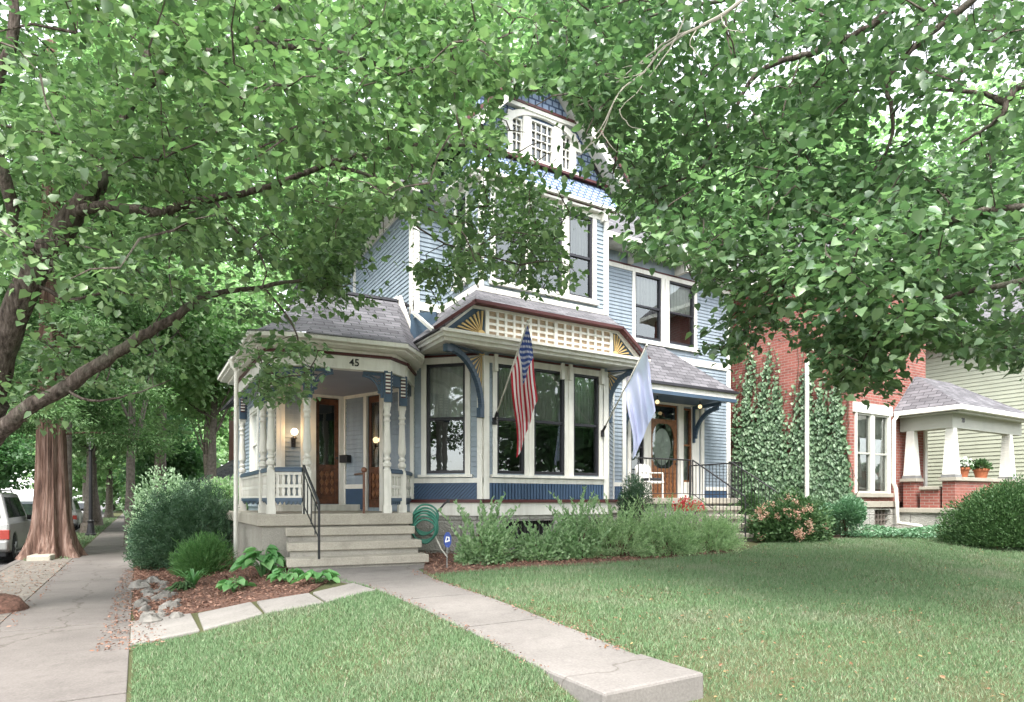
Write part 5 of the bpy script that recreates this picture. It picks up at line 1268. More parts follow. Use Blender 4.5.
shrub('corner_shrub', 'dark green shrub between the hydrangea and the downspout', 'shrub', at(818, 15.4), .5, .5, .85, 4500, .07, .045, 'ivy', lumps=8, seed=21, fill=.4, dome=True)
shrub('fern_clump', 'small bright green plant behind the side railing', 'shrub', at(752, 15.4), .45, .4, 1.05, 2500, .07, .03, 'hedge', lumps=6, seed=22)
shrub('clipped_hedge', 'broad clipped green hedge mound in front of the brick porch', 'hedge', at(1014, 13.0), 1.50, 1.2, 1.34, 60000, .055, .026, 'hedge', lumps=24, updir=.9, seed=23, fill=.6, minz=.03, dome=True, stems=4)
# ground cover strip in front of the brick house
CV = [(13.8, 8.4), (14.8, 7.3), (16, 6.5), (18, 5.5), (19.5, 5.6), (19, 7.3), (17.3, 7.2), (17.1, 8.8), (15.2, 8.9)]
n = 26000; x = rng.uniform(13.5, 20, n); y = rng.uniform(5.3, 9, n); k = inpoly(x, y, CV); x, y = x[k], y[k]; n = len(x)
mound = .10+.09*np.sin(x*3.1)*np.sin(y*2.7)
Pt = np.stack([x, y, gz(x, y)+mound*rng.uniform(.4, 1.2, n)], 1); T = rng.normal(size=(n, 3)); T[:, 2] *= .4; N = rng.normal(size=(n, 3))*.4; N[:, 2] += 1
tag(leaves('ground_cover', Pt, T, N, .055, .04, M['cover']), 'grey green ground cover spreading before the brick house', 'ground cover', kind='stuff')

# ================================================================ BRICK HOUSE
B = thing('brick_house', 'red brick house with ivy covered side wall and a porch on white tapered columns', 'house', (17, 9.5, 0))
def bb(name, mb, mat, parent=B, **k): return mb.build(name, M[mat], parent, **k)
fX = Fr((15.3, 20), (15.3, 9.03)); fF = Fr((15.3, 9.03), (19.0, 9.03)); fXr = Fr((19.0, 9.03), (19.0, 20))
hF = hole(fF, 856, 887.5, 1.13, 3.17); hF = (hF[0], hF[1], 1.13, 3.17)
hv = hole(fF, 873, 889, .28, .70)
mb = MB(); fX.box(mb, 0, fX.L, .70, 7.2, -.25, 0); fF.wall(mb, .25, fF.L, .90, 7.2, -.25, 0, [hF]); fXr.box(mb, .26, fXr.L, .7, 7.2, -.25, 0); bb('brick_wall', mb, 'brick')
mb = MB(); fF.wall(mb, -.035, fF.L, -.3, .72, -.25, .04, [hv]); fX.box(mb, 0, fX.L-.26, -.3, .70, -.25, .03); bb('stone_foundation', mb, 'stone')
mb = MB(); fF.box(mb, -.04, hF[1]+.45, .76, .92, -.2, .07); fF.box(mb, hF[0]-.12, hF[1]+.12, 1.02, 1.13, -.1, .10); bb('stone_sill', mb, 'step', bevel=.008)
mb = MB(); fF.box(mb, hF[0]-.16, hF[1]+.16, 3.17, 3.42, 0, .05); bb('lintel', mb, 'white', bevel=.008)
mb = MB(); m = (hF[0]+hF[1])/2; fF.box(mb, hF[0]-.07, hF[0], 1.13, 3.17, -.03, .035); fF.box(mb, hF[1], hF[1]+.10, 1.13, 3.17, -.03, .035); fF.box(mb, m-.07, m+.07, 1.13, 3.17, -.06, .02); bb('window_casing', mb, 'white'); mb = MB(); fF.box(mb, fF.L-.12, fF.L+.02, .93, 3.1, -.1, .04); bb('corner_board', mb, 'white')
window(fF, (hF[0], m-.07, 1.13, 3.17), cov=.95, parent=B, mat='greentrim'); window(fF, (m+.07, hF[1], 1.13, 3.17), cov=.95, parent=B, mat='greentrim')
mb = MB(); fF.box(mb, hv[0], hv[1], hv[2], hv[3], -.20, -.15)
for i in range(1, 5): fF.box(mb, hv[0]+(hv[1]-hv[0])*i/5-.008, hv[0]+(hv[1]-hv[0])*i/5+.008, hv[2], hv[3], -.08, -.03)
for i in range(1, 3): fF.box(mb, hv[0], hv[1], hv[2]+(hv[3]-hv[2])*i/3-.008, hv[2]+(hv[3]-hv[2])*i/3+.008, -.081, -.031)
bb('glass_block_vent', mb, 'greybark')
poly_roof('main_roof', [[(14.9, 8.6, 7.2), (19, 8.6, 7.2), (17, 12, 9.8)], [(14.9, 8.6, 7.2), (17, 12, 9.8), (17, 17, 9.8), (14.9, 20, 7.2)], [(19, 8.6, 7.2), (17, 12, 9.8), (17, 17, 9.8), (19, 20, 7.2)]], parent=B)
mb = MB(); mb.box(14.9, 19, 8.6, 9.03, 7.05, 7.19); mb.box(14.9, 15.3, 9.03, 20, 7.05, 7.19); bb('eaves', mb, 'white')
# porch
px0, px1, py0, py1 = 17.3, 21.6, 7.42, 9.02
poly_roof('porch_roof', [[(px0, py0, 3.30), (px1, py0, 3.30), (20.2, 8.95, 4.35), (18.4, 8.95, 4.35)], [(px0, py0, 3.30), (18.4, 8.95, 4.35), (18.4, 11, 4.35), (px0, 11, 3.30)], [(px1, py0, 3.3), (px1, 11, 3.3), (20.2, 11, 4.35), (20.2, 8.95, 4.35)]], parent=B)
mb = MB(); mb.box(px0-.03, px1, py0-.03, py0+.09, 3.18, 3.30); mb.box(px0-.03, px0+.09, py0+.09, 9.0, 3.18, 3.30); bb('porch_gutter', mb, 'white', bevel=.01)
mb = MB(); mb.box(px0+.09, px1, py0+.09, py0+.12, 3.12, 3.2); mb.box(px0+.30, px1, py0+.32, py0+.50, 2.78, 3.14); mb.box(px0+.30, px0+.48, py0+.5, 9.0, 2.78, 3.14); mb.box(px0+.1, px1, py0+.12, 11, 3.14, 3.17); bb('porch_beam', mb, 'greentrim')
text('20', (18.15, py0+.315, 2.99), 0, .17, M['black'], B)
def column(cx, cy, zb_=1.60, zt_=2.78):
    mb = MB(); b, tt = .145, .09
    mb.add([(cx-b, cy-b, zb_), (cx+b, cy-b, zb_), (cx+b, cy+b, zb_), (cx-b, cy+b, zb_), (cx-tt, cy-tt, zt_), (cx+tt, cy-tt, zt_), (cx+tt, cy+tt, zt_), (cx-tt, cy+tt, zt_)], [(0, 3, 2, 1), (4, 5, 6, 7), (0, 1, 5, 4), (1, 2, 6, 5), (2, 3, 7, 6), (3, 0, 4, 7)])
    bb('tapered_column', mb, 'white'); mb = MB(); mb.box(cx-b-.02, cx+b+.02, cy-b-.02, cy+b+.02, zb_-.08, zb_); bb('column_base', mb, 'deck')
    mb = MB(); mb.box(cx-b-.06, cx+b+.06, cy-b-.06, cy+b+.06, zb_-.16, zb_-.08); bb('pier_cap', mb, 'step')
    mb = MB(); mb.box(cx-b-.0, cx+b, cy-b, cy+b, .74, zb_-.16); bb('brick_pier', mb, 'brick')
column(17.70, 8.75); column(17.72, 7.82); column(20.9, 7.82)
mb = MB(); mb.box(17.60, 17.80, 8.03, 8.5, .74, 1.22); mb.box(17.88, 20.74, 7.72, 7.92, .74, 1.44); bb('parapet', mb, 'brick')
mb = MB(); mb.box(17.54, 17.86, 8.03, 8.5, 1.22, 1.30); mb.box(17.93, 20.69, 7.66, 7.98, 1.44, 1.53); mb.box(17.45, 21.3, 7.55, 8.98, .62, .74); bb('parapet_cap', mb, 'step', bevel=.008)
mb = MB(); mb.box(17.5, 21.25, 7.6, 9.0, -.3, .62); bb('stone_base', mb, 'stone')
mb = MB(); mb.path([(17.32, 8.92, 3.2), (17.18, 8.94, 3.05), (17.14, 8.93, 1.4), (17.2, 8.9, 1.25), (17.2, 8.85, .35), (17.7, 8.2, .22)], .05, 8); bb('downspout', mb, 'white')
mb = MB(); a = fX.s_at(811); q = fX.p(a, 0, .17); mb.path([(q.x, q.y, 4.6), (q.x, q.y, .5)], .055, 8); bb('downspout', mb, 'white')
mb = MB()
for x in np.arange(18.0, 18.55, .09): mb.box(x-.015, x+.015, 8.95, 8.99, 1.0, 1.5)
bb('bench_slats', mb, 'black')
# ivy
tops = [(737, 405), (741, 380), (745, 365), (749, 352), (753, 345), (757, 368), (762, 372), (766, 362), (770, 350), (776, 358), (781, 385), (786, 402), (791, 430), (796, 410), (801, 380), (805, 358), (811, 352), (816, 362), (821, 380), (826, 395), (831, 385), (836, 352), (841, 345), (845, 380), (848, 430), (852, 480), (855, 510)]
n = 34000; px_ = rng.uniform(735, 856, n); py_ = rng.uniform(340, 545, n)
ty = np.interp(px_, [t[0] for t in tops], [t[1] for t in tops]); gap = (py_-ty)
dens = np.where(gap > -28, np.where(gap > 0, np.clip(.22+(np.maximum(gap, 0)/85)**.9, 0, 1), .05), 0)*.95; strm = np.sin(px_*.42+np.sin(py_*.05)*1.3)+.5*np.sin(px_*.9+py_*.03); dens *= np.where(strm > -.3, 1, np.clip((py_-390)/80, .12, 1))
dens = dens*np.clip(.82+.42*np.sin(px_*.8+np.sin(py_*.23)*1.2)*np.sin(py_*.31+px_*.17), .15, 1)*np.clip(.75+(py_-470)/90, .75, 1); k = (rng.uniform(size=n) < dens); px_, py_ = px_[k], py_[k]
ss, zz = [], []
for a, b in zip(px_, py_):
    s_, z_ = fX.sz(a, b); ss.append(s_); zz.append(z_)
ss = np.array(ss); zz = np.array(zz); k = zz > .1; ss, zz = ss[k], zz[k]; n = len(ss)
Pt = np.stack([15.3-rng.uniform(.02, .12, n), 20-ss, zz], 1)
T = np.stack([-rng.uniform(.2, .7, n), rng.normal(size=n)*.4, -np.ones(n)], 1); N = np.stack([-np.ones(n), rng.normal(size=n)*.35, rng.uniform(.1, .8, n)], 1)
iv = thing('ivy', 'green ivy climbing in fingers up the red brick side wall', 'ivy', (15.25, 11, .1))
leaves('foliage', Pt, T, N, rng.uniform(.07, .14, n), rng.uniform(.06, .12, n), M['ivy'], iv)
mb = MB()
for a, b in tops+[(790, 395), (828, 385), (768, 470), (800, 350), (838, 370)]:
    s_, z_ = fX.sz(a, b); pts = []; zc = .1; yy = 20-s_; 
    m = 9
    for i in range(m+1): z_i = .1+(z_+.25-.1)*i/m; pts.append((15.285, yy+.12*math.sin(i*1.1+a)+.02*i*math.sin(a), z_i))
    mb.path(pts, [.014*(1-i/(m+1))+.003 for i in range(m+1)], 4)
mb.build('stem', M['stem'], iv)
# pots on the parapet
def pot(x, y, z, label, flowers):
    t = thing('flower_pot', label, 'plant pot', (x, y, z), 'terracotta pots on the brick porch wall')
    mb = MB(); mb.lathe([(0, .12), (.20, .17), (.20, .19), (.26, .19), (.26, .16), (.22, .15)], (x, y, z), 20); mb.build('pot', M['terracotta'], t, smooth=False)
    n = 500; r_ = np.random.default_rng(int(x*100)); d_ = unit(r_.normal(size=(n, 3))); d_[:, 2] = np.abs(d_[:, 2]); Pq = np.array([x, y, z+.24])+d_*np.array([.22, .22, .25])*r_.uniform(.4, 1, (n, 1))
    leaves('foliage', Pq, d_, r_.normal(size=(n, 3))+np.array([0, 0, 1]), .07, .04, M['hedge'], t)
    if flowers:
        n = 340; d_ = unit(r_.normal(size=(n, 3))); d_[:, 2] = np.abs(d_[:, 2])*.9; Pq = np.array([x, y, z+.30])+d_*np.array([.22, .22, .24])*r_.uniform(.8, 1.05, (n, 1))
        leaves('flowers', Pq, unit(r_.normal(size=(n, 3))), d_, .05, .05, M['petalwhite'], t)
pot(18.22, 7.80, 1.53, 'terracotta pot full of white flowers on the brick porch wall', True); pot(19.28, 7.80, 1.53, 'terracotta pot of green leaves on the brick porch wall', False)

# ================================================================ SAGE HOUSE
Gh = thing('sage_house', 'sage green clapboard house behind the brick porch', 'house', (25, 12, 0))
fGs = Fr((23, 24), (23, 7.0)); fGf = Fr((23, 7.0), (32, 7.0))
mb = MB(); fGs.box(mb, 0, fGs.L, -.2, 6.3, -.2, 0); fGf.box(mb, .2, fGf.L, -.2, 6.3, -.2, 0); mb.build('wall', M['greenside'], Gh)
mb = MB(); fGs.siding(mb, 0, fGs.L, .6, 6.1, e=.125, th=.02); fGf.siding(mb, 0, fGf.L, .6, 6.1, e=.125, th=.02); mb.build('clapboard_siding', M['greenside'], Gh)
mb = MB(); mb.box(22.45, 32.5, 6.5, 24, 6.1, 6.2); mb.box(22.35, 32.5, 6.4, 24, 6.2, 6.36); fGs.box(mb, fGs.L-.2, fGs.L, .3, 6.1, 0, .04); fGs.box(mb, 0, fGs.L, 5.75, 6.1, 0, .05); mb.build('eaves', M['greentrim'], Gh)
poly_roof('roof', [[(22.3, 6.3, 6.37), (32.5, 6.3, 6.37), (28, 11, 10)], [(22.3, 6.3, 6.37), (28, 11, 10), (28, 20, 10), (22.3, 24, 6.37)], [(32.5, 6.3, 6.37), (28, 11, 10), (28, 20, 10), (32.5, 24, 6.37)]], parent=Gh)

# ================================================================ LOW HOUSE BEHIND THE YEWS
Lh = thing('rear_house', 'brick house with a low grey roof behind the yews', 'house', (6, 33, 0))
mb = MB(); mb.box(4.6, 12, 31.5, 40, -.5, 6); mb.build('wall', M['brick'], Lh)
poly_roof('roof', [[(2.6, 28.5, 1.9), (12, 28.5, 1.9), (12, 31.5, 3.6), (5.2, 31.5, 3.6)], [(2.6, 28.5, 1.9), (5.2, 31.5, 3.6), (5.2, 40, 3.6), (2.6, 40, 1.9)]], parent=Lh)
mb = MB(); mb.box(2.7, 12, 28.6, 28.75, 1.6, 1.85); mb.box(3.0, 3.2, 28.8, 29, -.5, 1.8); mb.box(7, 7.2, 28.8, 29, -.5, 1.8); mb.build('porch_beam', M['white'], Lh)
# ================================================================ STREET: CARS, LAMP
def car(x_right, y_rear, L_, Wd, Ht, paint, label, group, suv=True, rz=-.652):
    """parked heading +Y; built at its own base, profile along Y"""
    c = Vector((x_right-Wd/2, y_rear+L_/2, rz)); t = thing('parked_car', label, 'car', c, group)
    def W(x, y, z): return (c.x+x, c.y+y, c.z+z)
    y0, y1 = -L_/2, L_/2; wr = .35; wy0, wy1 = y0+.85, y1-.88; hw = Wd/2; belt = .58*Ht
    # lower body side profile with wheel arches
    prof = [(y0+.05, .32)]
    for wy in (wy0, wy1):
        prof.append((wy-wr-.07, .26))
        prof += [(wy+(wr+.07)*math.cos(a), .34+(wr+.07)*math.sin(a)) for a in np.linspace(math.pi, 0, 9)]
        prof.append((wy+wr+.07, .26))
    prof += [(y1-.05, .32), (y1, .55), (y1-.03, belt-.18), (y1-.35, belt-.10), (y1-1.15, belt), (y0+.06, belt), (y0, belt-.25), (y0-.02, .55)]
    mb = MB(); mb.prism([W(-hw, y, z) for y, z in prof], (2*hw, 0, 0)); body = mb.build('body', M[paint], t, bevel=.05)
    # cabin, leaning inwards
    def ring(z, k, ya, yb): return [W(-hw*k, ya, z), W(hw*k, ya, z), W(hw*k, yb, z), W(-hw*k, yb, z)]
    yA0, yB0 = y0+.06, y1-1.25; yA1, yB1 = (y0+.32, y1-1.95) if suv else (y0+1.0, y1-1.9)
    lo_, hi_ = ring(belt-.01, .985, yA0, yB0), ring(Ht-.04, .80, yA1, yB1); top_ = ring(Ht, .70, yA1+.15, yB1-.15)
    mb = MB(); mb.add(lo_+hi_+top_, [(0, 1, 5, 4), (1, 2, 6, 5), (2, 3, 7, 6), (3, 0, 4, 7), (4, 5, 9, 8), (5, 6, 10, 9), (6, 7, 11, 10), (7, 4, 8, 11), (8, 9, 10, 11)]); mb.build('cabin', M[paint], t, bevel=.03)
    def lerpq(a, b, f): return Vector(a).lerp(Vector(b), f)
    def pane(i, j, u0, u1, nm, v0=.16, v1=.88):
        A, Bq, C_, D_ = [Vector(p) for p in (lo_[i], lo_[j], hi_[j], hi_[i])]
        def q(u, v): return A.lerp(Bq, u).lerp(D_.lerp(C_, u), v)
        nrm = (Bq-A).cross(D_-A).normalized()*.012
        if nrm.dot(A-Vector(W(0, 0, belt))) < 0 and nrm.dot(Bq-Vector(W(0, 0, belt))) < 0: nrm = -nrm
        mb = MB(); mb.prism([tuple(q(u, v)-nrm*.5) for u, v in ((u0, v0), (u1, v0), (u1, v1), (u0, v1))], nrm*1.5); mb.build(nm, M['carglass'], t)
    pane(0, 1, .08, .92, 'rear_window'); pane(2, 3, .06, .94, 'windscreen')
    for (u0, u1) in ((.04, .27), (.30, .58), (.61, .90)): pane(1, 2, u0, u1, 'side_window'); pane(3, 0, 1-u1, 1-u0, 'side_window')
    for sx in (-1, 1):
        for wy in (wy0, wy1):
            mb = MB(); xo = sx*(hw-.11); mb.path([W(xo-.11, wy, .34), W(xo-.09, wy, .34), W(xo+.09, wy, .34), W(xo+.11, wy, .34)], [.31, .34, .34, .31], 22); w = mb.build('wheel', M['tyre'], t, smooth=False)
            mb = MB(); xa = sx*(hw-.005); mb.path([W(xa-.02*sx, wy, .34), W(xa+.004*sx, wy, .34)], [.22, .20], 14)
            for k in range(5):
                a = k*2*math.pi/5; mb.path([W(xa+.004*sx, wy, .34), W(xa+.012*sx, wy+.19*math.cos(a), .34+.19*math.sin(a))], .025, 4)
            mb.build('rim', M['rim'], w)
        mb = MB(); xs = sorted((sx*hw*.80, sx*(hw+.006))); zt0 = belt-.42 if suv else belt-.3
        mb.box(c.x+xs[0], c.x+xs[1], c.y+y0-.03, c.y+y0+.13, c.z+zt0, c.z+zt0+.24*(1 if suv else .7)); mb.build('tail_light', M['taillight'], t, bevel=.015)
        mb = MB(); mb.box(c.x+min(sx*hw*.55, sx*hw*.95), c.x+max(sx*hw*.55, sx*hw*.95), c.y+y1-.14, c.y+y1+.005, c.z+.60, c.z+.76); mb.build('headlight', M['lens'], t, bevel=.02)
        mb = MB(); mb.box(c.x+min(sx*hw, sx*(hw+.20)), c.x+max(sx*hw, sx*(hw+.20)), c.y+y1-1.75, c.y+y1-1.62, c.z+belt, c.z+belt+.14); mb.build('side_mirror', M['black'], t, bevel=.02)
    mb = MB(); mb.box(c.x-hw*.98, c.x+hw*.98, c.y+y0-.10, c.y+y0+.05, c.z+.36, c.z+.60); mb.build('bumper', M[paint], t, bevel=.04)
    mb = MB(); mb.box(c.x-.26, c.x+.26, c.y+y0-.035, c.y+y0, c.z+belt-.28, c.z+belt-.14); mb.build('number_plate', M['lens'], t)
    mb = MB(); mb.box(c.x-hw*.9, c.x+hw*.9, c.y+y0+.15, c.y+y1-.15, c.z+.20, c.z+.34); mb.build('underbody', M['black'], t)
    if suv:
        mb = MB()
        for sx in (-1, 1): mb.path([W(sx*hw*.70, yA1+.2, Ht+.0), W(sx*hw*.70, yA1+.3, Ht+.05), W(sx*hw*.70, yB1-.3, Ht+.05), W(sx*hw*.70, yB1-.2, Ht)], .018, 6)
        mb.build('roof_rail', M['black'], t)
    return t
M['carglass'] = plain('dark_car_glass', (.02, .025, .028), .06, .02, spec=.8, bstr=0)
GC = 'cars parked along the side street kerb'
car(-2.72, 19.6, 4.6, 1.84, 1.80, 'silver', 'silver estate car parked by the kerb left of the red barked tree', GC)
car(-2.75, 30.5, 4.5, 1.80, 1.55, 'greycar', 'dark grey car with red tail lights just past the red barked trunk', GC, suv=False)
car(-2.72, 39.5, 4.5, 1.80, 1.70, 'silver', 'silver car behind the lamp post farther up the street', GC)
car(-2.75, 50, 4.5, 1.80, 1.50, 'whitecar', 'white car farthest up the side street', GC, suv=False)
lp = Vector((-1.62, 30.2, -.49)); t = thing('street_lamp', 'black street lamp post on the verge by the pavement', 'lamp post', lp)
mb = MB(); mb.lathe([(0, .20), (.08, .20), (.12, .15), (.5, .10), (.6, .12), (.65, .075), (3.4, .055), (3.45, .09), (3.5, .06), (3.6, .05)], lp, 12); mb.build('post', M['black'], t)
mb = MB(); mb.lathe([(3.60, .06), (3.7, .12), (3.85, .15), (4.0, .12), (4.1, .05)], lp, 12); mb.build('lamp_head', M['rim'], t, smooth=True)
mb = MB(); mb.lathe([(4.1, .10), (4.16, .05), (4.26, .01)], lp, 8); mb.build('finial', M['black'], t)

# ================================================================ TREES
def limb(mb, pts, r0, r1, n=8, seed=0, wob=.03):
    r_ = random.Random(seed); pts = [Vector(p) for p in pts]; out = []
    for i in range(len(pts)-1):
        a = pts[max(i-1, 0)]; b = pts[i]; c = pts[i+1]; d = pts[min(i+2, len(pts)-1)]
        for k in range(4):
            t = k/4; q = .5*((2*b)+(-a+c)*t+(2*a-5*b+4*c-d)*t*t+(-a+3*b-3*c+d)*t**3)
            out.append(q+Vector((r_.uniform(-wob, wob), r_.uniform(-wob, wob), r_.uniform(-wob, wob)))*.6)
    out.append(pts[-1]); m = len(out)
    rad = [(r0+(r1-r0)*i/(m-1))*(1+r_.uniform(-.08, .08)) for i in range(m)]
    mb.path(out, rad, n); return out
def crown_clusters(C, k, mat, t, L, W, spread=.30, flatten=.45, seed=0, sizejit=.3, droop=.25, keepf=None, name='crown'):
    r_ = np.random.default_rng(seed); n = len(C)*k; Cc = np.repeat(C, k, 0)
    # each cluster is a tilted fan of leaves along a twig
    ax = unit(np.repeat(r_.normal(size=(len(C), 3))*np.array([1, 1, .35]), k, 0)); s = r_.uniform(-1, 1, n)[:, None]*spread*1.25
    off = r_.normal(size=(n, 3))*np.array([1, 1, flatten])*spread*.46
    pos = Cc+ax*s+off; pos[:, 2] -= np.abs(s[:, 0])*droop
    T = unit(ax*np.sign(s)+off/spread+r_.normal(size=(n, 3))*.5); T[:, 2] -= .25
    N = r_.normal(size=(n, 3))*.42; N[:, 2] += 1
    if keepf is not None:
        kk = keepf(pos, r_); pos, T, N = pos[kk], T[kk], N[kk]; n = len(pos)
    f = r_.uniform(1-sizejit, 1+sizejit, n)
    return (fineleaves if keepf is not None else leaves)(name, pos, T, N, L*f, W*f, M[mat], t)
def connect(mb, nodes, C, r_tip=.004, sub=1, seed=0, maxr=.03, grow=True):
    """twigs from every cluster to the nearest wood already there"""
    nodes = [np.array(p) for p in nodes]; A = np.array(nodes); order = np.argsort([np.min(np.linalg.norm(A-c, axis=1)) for c in C]); r_ = random.Random(seed)
    for i in order:
        c = C[i]; dd = np.linalg.norm(A-c, axis=1); j = int(np.argmin(dd)); a = Vector(A[j]); b = Vector(c); dist = dd[j]
        if dist > 3.0: continue
        m = a.lerp(b, .5)+Vector((r_.uniform(-.1, .1), r_.uniform(-.1, .1), r_.uniform(.0, .16)))*min(1, dist)
        rr = min(maxr, .005+.013*dist)
        mb.path([a, m, b], [rr, rr*.7, r_tip], 4, caps=False)
        if grow: A = np.vstack([A, [list(m)], [c]])
# ---- near canopies
def house_open(px, py):
    """lower outline of the near foliage (measured on the photograph)"""
    xs = [-200, 0, 60, 100, 150, 200, 236, 244, 262, 310, 326, 334, 350, 372, 385, 400, 425, 440, 452, 470, 490, 520, 562, 585, 600, 612, 622, 650, 690, 700, 730, 750, 765, 800, 830, 850, 895, 905, 940, 1024, 1200]
    ys = [440, 440, 425, 395, 385, 345, 345, 405, 405, 400, 350, 335, 325, 315, 290, 262, 285, 315, 300, 270, 270, 295, 300, 285, 200, 225, 245, 280, 270, 365, 372, 355, 330, 340, 385, 398, 398, 345, 345, 385, 400]
    return py < np.interp(px, xs, ys)
gaps = [([(0, 300), (0, 372), (62, 275), (120, 180), (98, 165), (30, 240)], .42), ([(0, 418), (0, 447), (110, 388), (222, 308), (300, 290), (300, 270), (200, 282), (100, 342)], .5), ([(735, 110), (760, 58), (840, 33), (906, -6), (918, 10), (845, 57), (775, 82), (745, 125)], .4), ([(880, 90), (920, 28), (965, -6), (985, 0), (935, 47), (905, 77), (900, 150), (885, 150)], .4), ([(925, 84), (1024, 68), (1024, 98), (960, 152), (945, 145), (985, 112)], .4), ([(100, 200), (190, 195), (315, 160), (320, 180), (200, 218), (100, 222)], .5),
        ([(503, 100), (520, 92), (562, 92), (582, 122), (590, 160), (575, 168), (545, 168), (530, 152), (506, 150)], .05), ([(582, 122), (600, 128), (640, 200), (640, 232), (612, 240), (604, 262), (600, 200), (590, 168)], .45),
        ([(540, 168), (600, 180), (612, 214), (545, 200)], .06),
        ([(562, 218), (594, 226), (594, 262), (580, 268), (562, 250)], .05), ([(493, 236), (512, 240), (510, 268), (493, 262)], .3), ([(592, 215), (612, 215), (612, 330), (592, 300)], .03),
        ([(352, 262), (385, 215), (398, 214), (412, 222), (412, 330), (372, 300), (345, 296)], .13), ([(412, 225), (445, 222), (445, 262), (412, 262)], .25),
        ([(609, 250), (690, 268), (692, 360), (609, 330)], .02), ([(690, 290), (722, 300), (722, 345), (693, 345)], .2),
        ([(0, 440), (95, 440), (95, 520), (0, 520)], .0), ([(230, 375), (262, 350), (262, 372), (240, 395)], .3), ([(540, 20), (560, 10), (560, 40)], .2),
        ([(660, 150), (745, 160), (745, 230), (700, 245), (665, 200)], .55), ([(500, 0), (530, 0), (545, 35), (520, 75), (498, 40)], .25), ([(0, 150), (40, 150), (40, 165), (0, 165)], .4)]
def keep_near(pos, r_):
    px, py, d = proj(pos[:, 0], pos[:, 1], pos[:, 2]); k = house_open(px+r_.normal(size=len(px))*5, py-r_.normal(size=len(px))*9) | (px < -60) | (px > 1080)
    k &= d > 3.6
    u = r_.uniform(size=len(px))
    for poly, keep in gaps: k &= ~(inpoly(px, py, poly) & (u > keep))
    return k
def ell(n, cx, cy, rx, ry, d0, d1, r_):
    a = r_.uniform(0, 2*np.pi, n); r = np.sqrt(r_.uniform(0, 1, n)); px = cx+rx*r*np.cos(a); py = cy+ry*r*np.sin(a); d = r_.uniform(d0, d1, n)
    u = (px-512)/F; return np.stack([d*(S31+C31*u), d*(C31-S31*u), CZ-(py-500)*d/F], 1)
def cl_keep(C, r_):
    px, py, d = proj(C[:, 0], C[:, 1], C[:, 2]); k = house_open(px, py+6) | (px < -60) | (px > 1080); u = r_.uniform(size=len(px))
    for poly, keep in gaps: k &= ~(inpoly(px, py, poly) & (u > keep+.05))
    return C[k]
def thin(C, f, seed):
    """drop sprays in irregular hollows so the crown stays open"""
    r_ = np.random.default_rng(seed); x, y, z = C.T
    v = np.sin(x*2.3+seed+np.sin(z*1.7)*1.2)+np.sin(y*2.1-z*1.3+seed*2)+np.sin(z*2.9+x*.8)
    return C[r_.uniform(size=len(C)) < np.clip(f+.30*v, .06, 1)]
r_ = np.random.default_rng(3)
T1 = thing('redbud_tree', 'leafy tree with leaning brown limbs over the left pavement, its trunk beyond the picture edge', 'tree', (-2.05, 9.95, -.5))
d_ = 7.2
def lp_(l): return [P(x, d, y) for x, y, d in l]
mb = MB(); tn = []
trunk = [Vector((-2.05, 9.95, -.6)), Vector((-2.03, 9.9, .3)), P(-34, 7.6, 455), P(-12, 7.4, 400)]
tn += limb(mb, trunk, .30, .20, 12, 1); mb.build('trunk', M['bark'], T1, smooth=True)
LL = [([(-12, 400, 7.4), (6, 335, 7.3), (36, 268, 7.2), (74, 214, 7.2), (106, 168, 7.3), (128, 105, 7.5), (160, 30, 7.8), (195, -60, 8)], .17, .05),
      ([(-25, 455, 7.6), (0, 433, 7.4), (26, 409, 7.3), (64, 388, 7.3), (104, 360, 7.3), (141, 337, 7.4), (171, 320, 7.5), (200, 300, 7.6), (222, 292, 7.7), (262, 287, 7.9), (305, 279, 8)], .105, .02),
      ([(76, 212, 7.2), (104, 206, 7.0), (135, 209, 6.9), (160, 212, 6.9), (188, 204, 6.9), (219, 197, 6.9), (266, 188, 6.9), (313, 170, 7), (360, 155, 7), (420, 144, 7.2), (475, 146, 7.4)], .065, .015),
      ([(213, 198, 6.9), (235, 230, 6.9), (256, 250, 7), (266, 270, 7), (262, 290, 7)], .02, .006),
      ([(330, 164, 7), (365, 175, 7), (399, 192, 7), (420, 203, 7), (445, 218, 7.1), (465, 236, 7.1), (476, 262, 7.2)], .022, .007),
      ([(30, 280, 7.2), (70, 300, 7.3), (110, 292, 7.5), (150, 300, 7.6)], .03, .01),
      ([(128, 105, 7.5), (180, 60, 7), (240, 42, 6.8), (275, 10, 6.8), (330, -30, 6.8)], .05, .02), ([(240, 42, 6.8), (320, 50, 6.6), (400, 70, 6.8), (470, 80, 7), (540, 60, 7.2)], .035, .01),
      ([(36, 268, 7.2), (10, 200, 6.5), (-10, 110, 6.2), (15, 30, 6), (10, -20, 6)], .07, .04), ([(64, 388, 7.3), (90, 400, 7.3), (130, 395, 7.4), (170, 380, 7.4)], .02, .006),
      ([(262, 287, 7.9), (290, 320, 8), (300, 350, 8), (305, 375, 8)], .016, .005), ([(262, 45, 6.8), (300, 110, 7.2), (350, 140, 7.8), (420, 230, 8.2), (520, 265, 8.6)], .03, .008)]
for i, (l, r0, r1) in enumerate(LL):
    mb = MB(); tn += limb(mb, lp_(l), r0, r1, 8, 10+i, .02); mb.build('branch', M['bark'], T1, smooth=True)
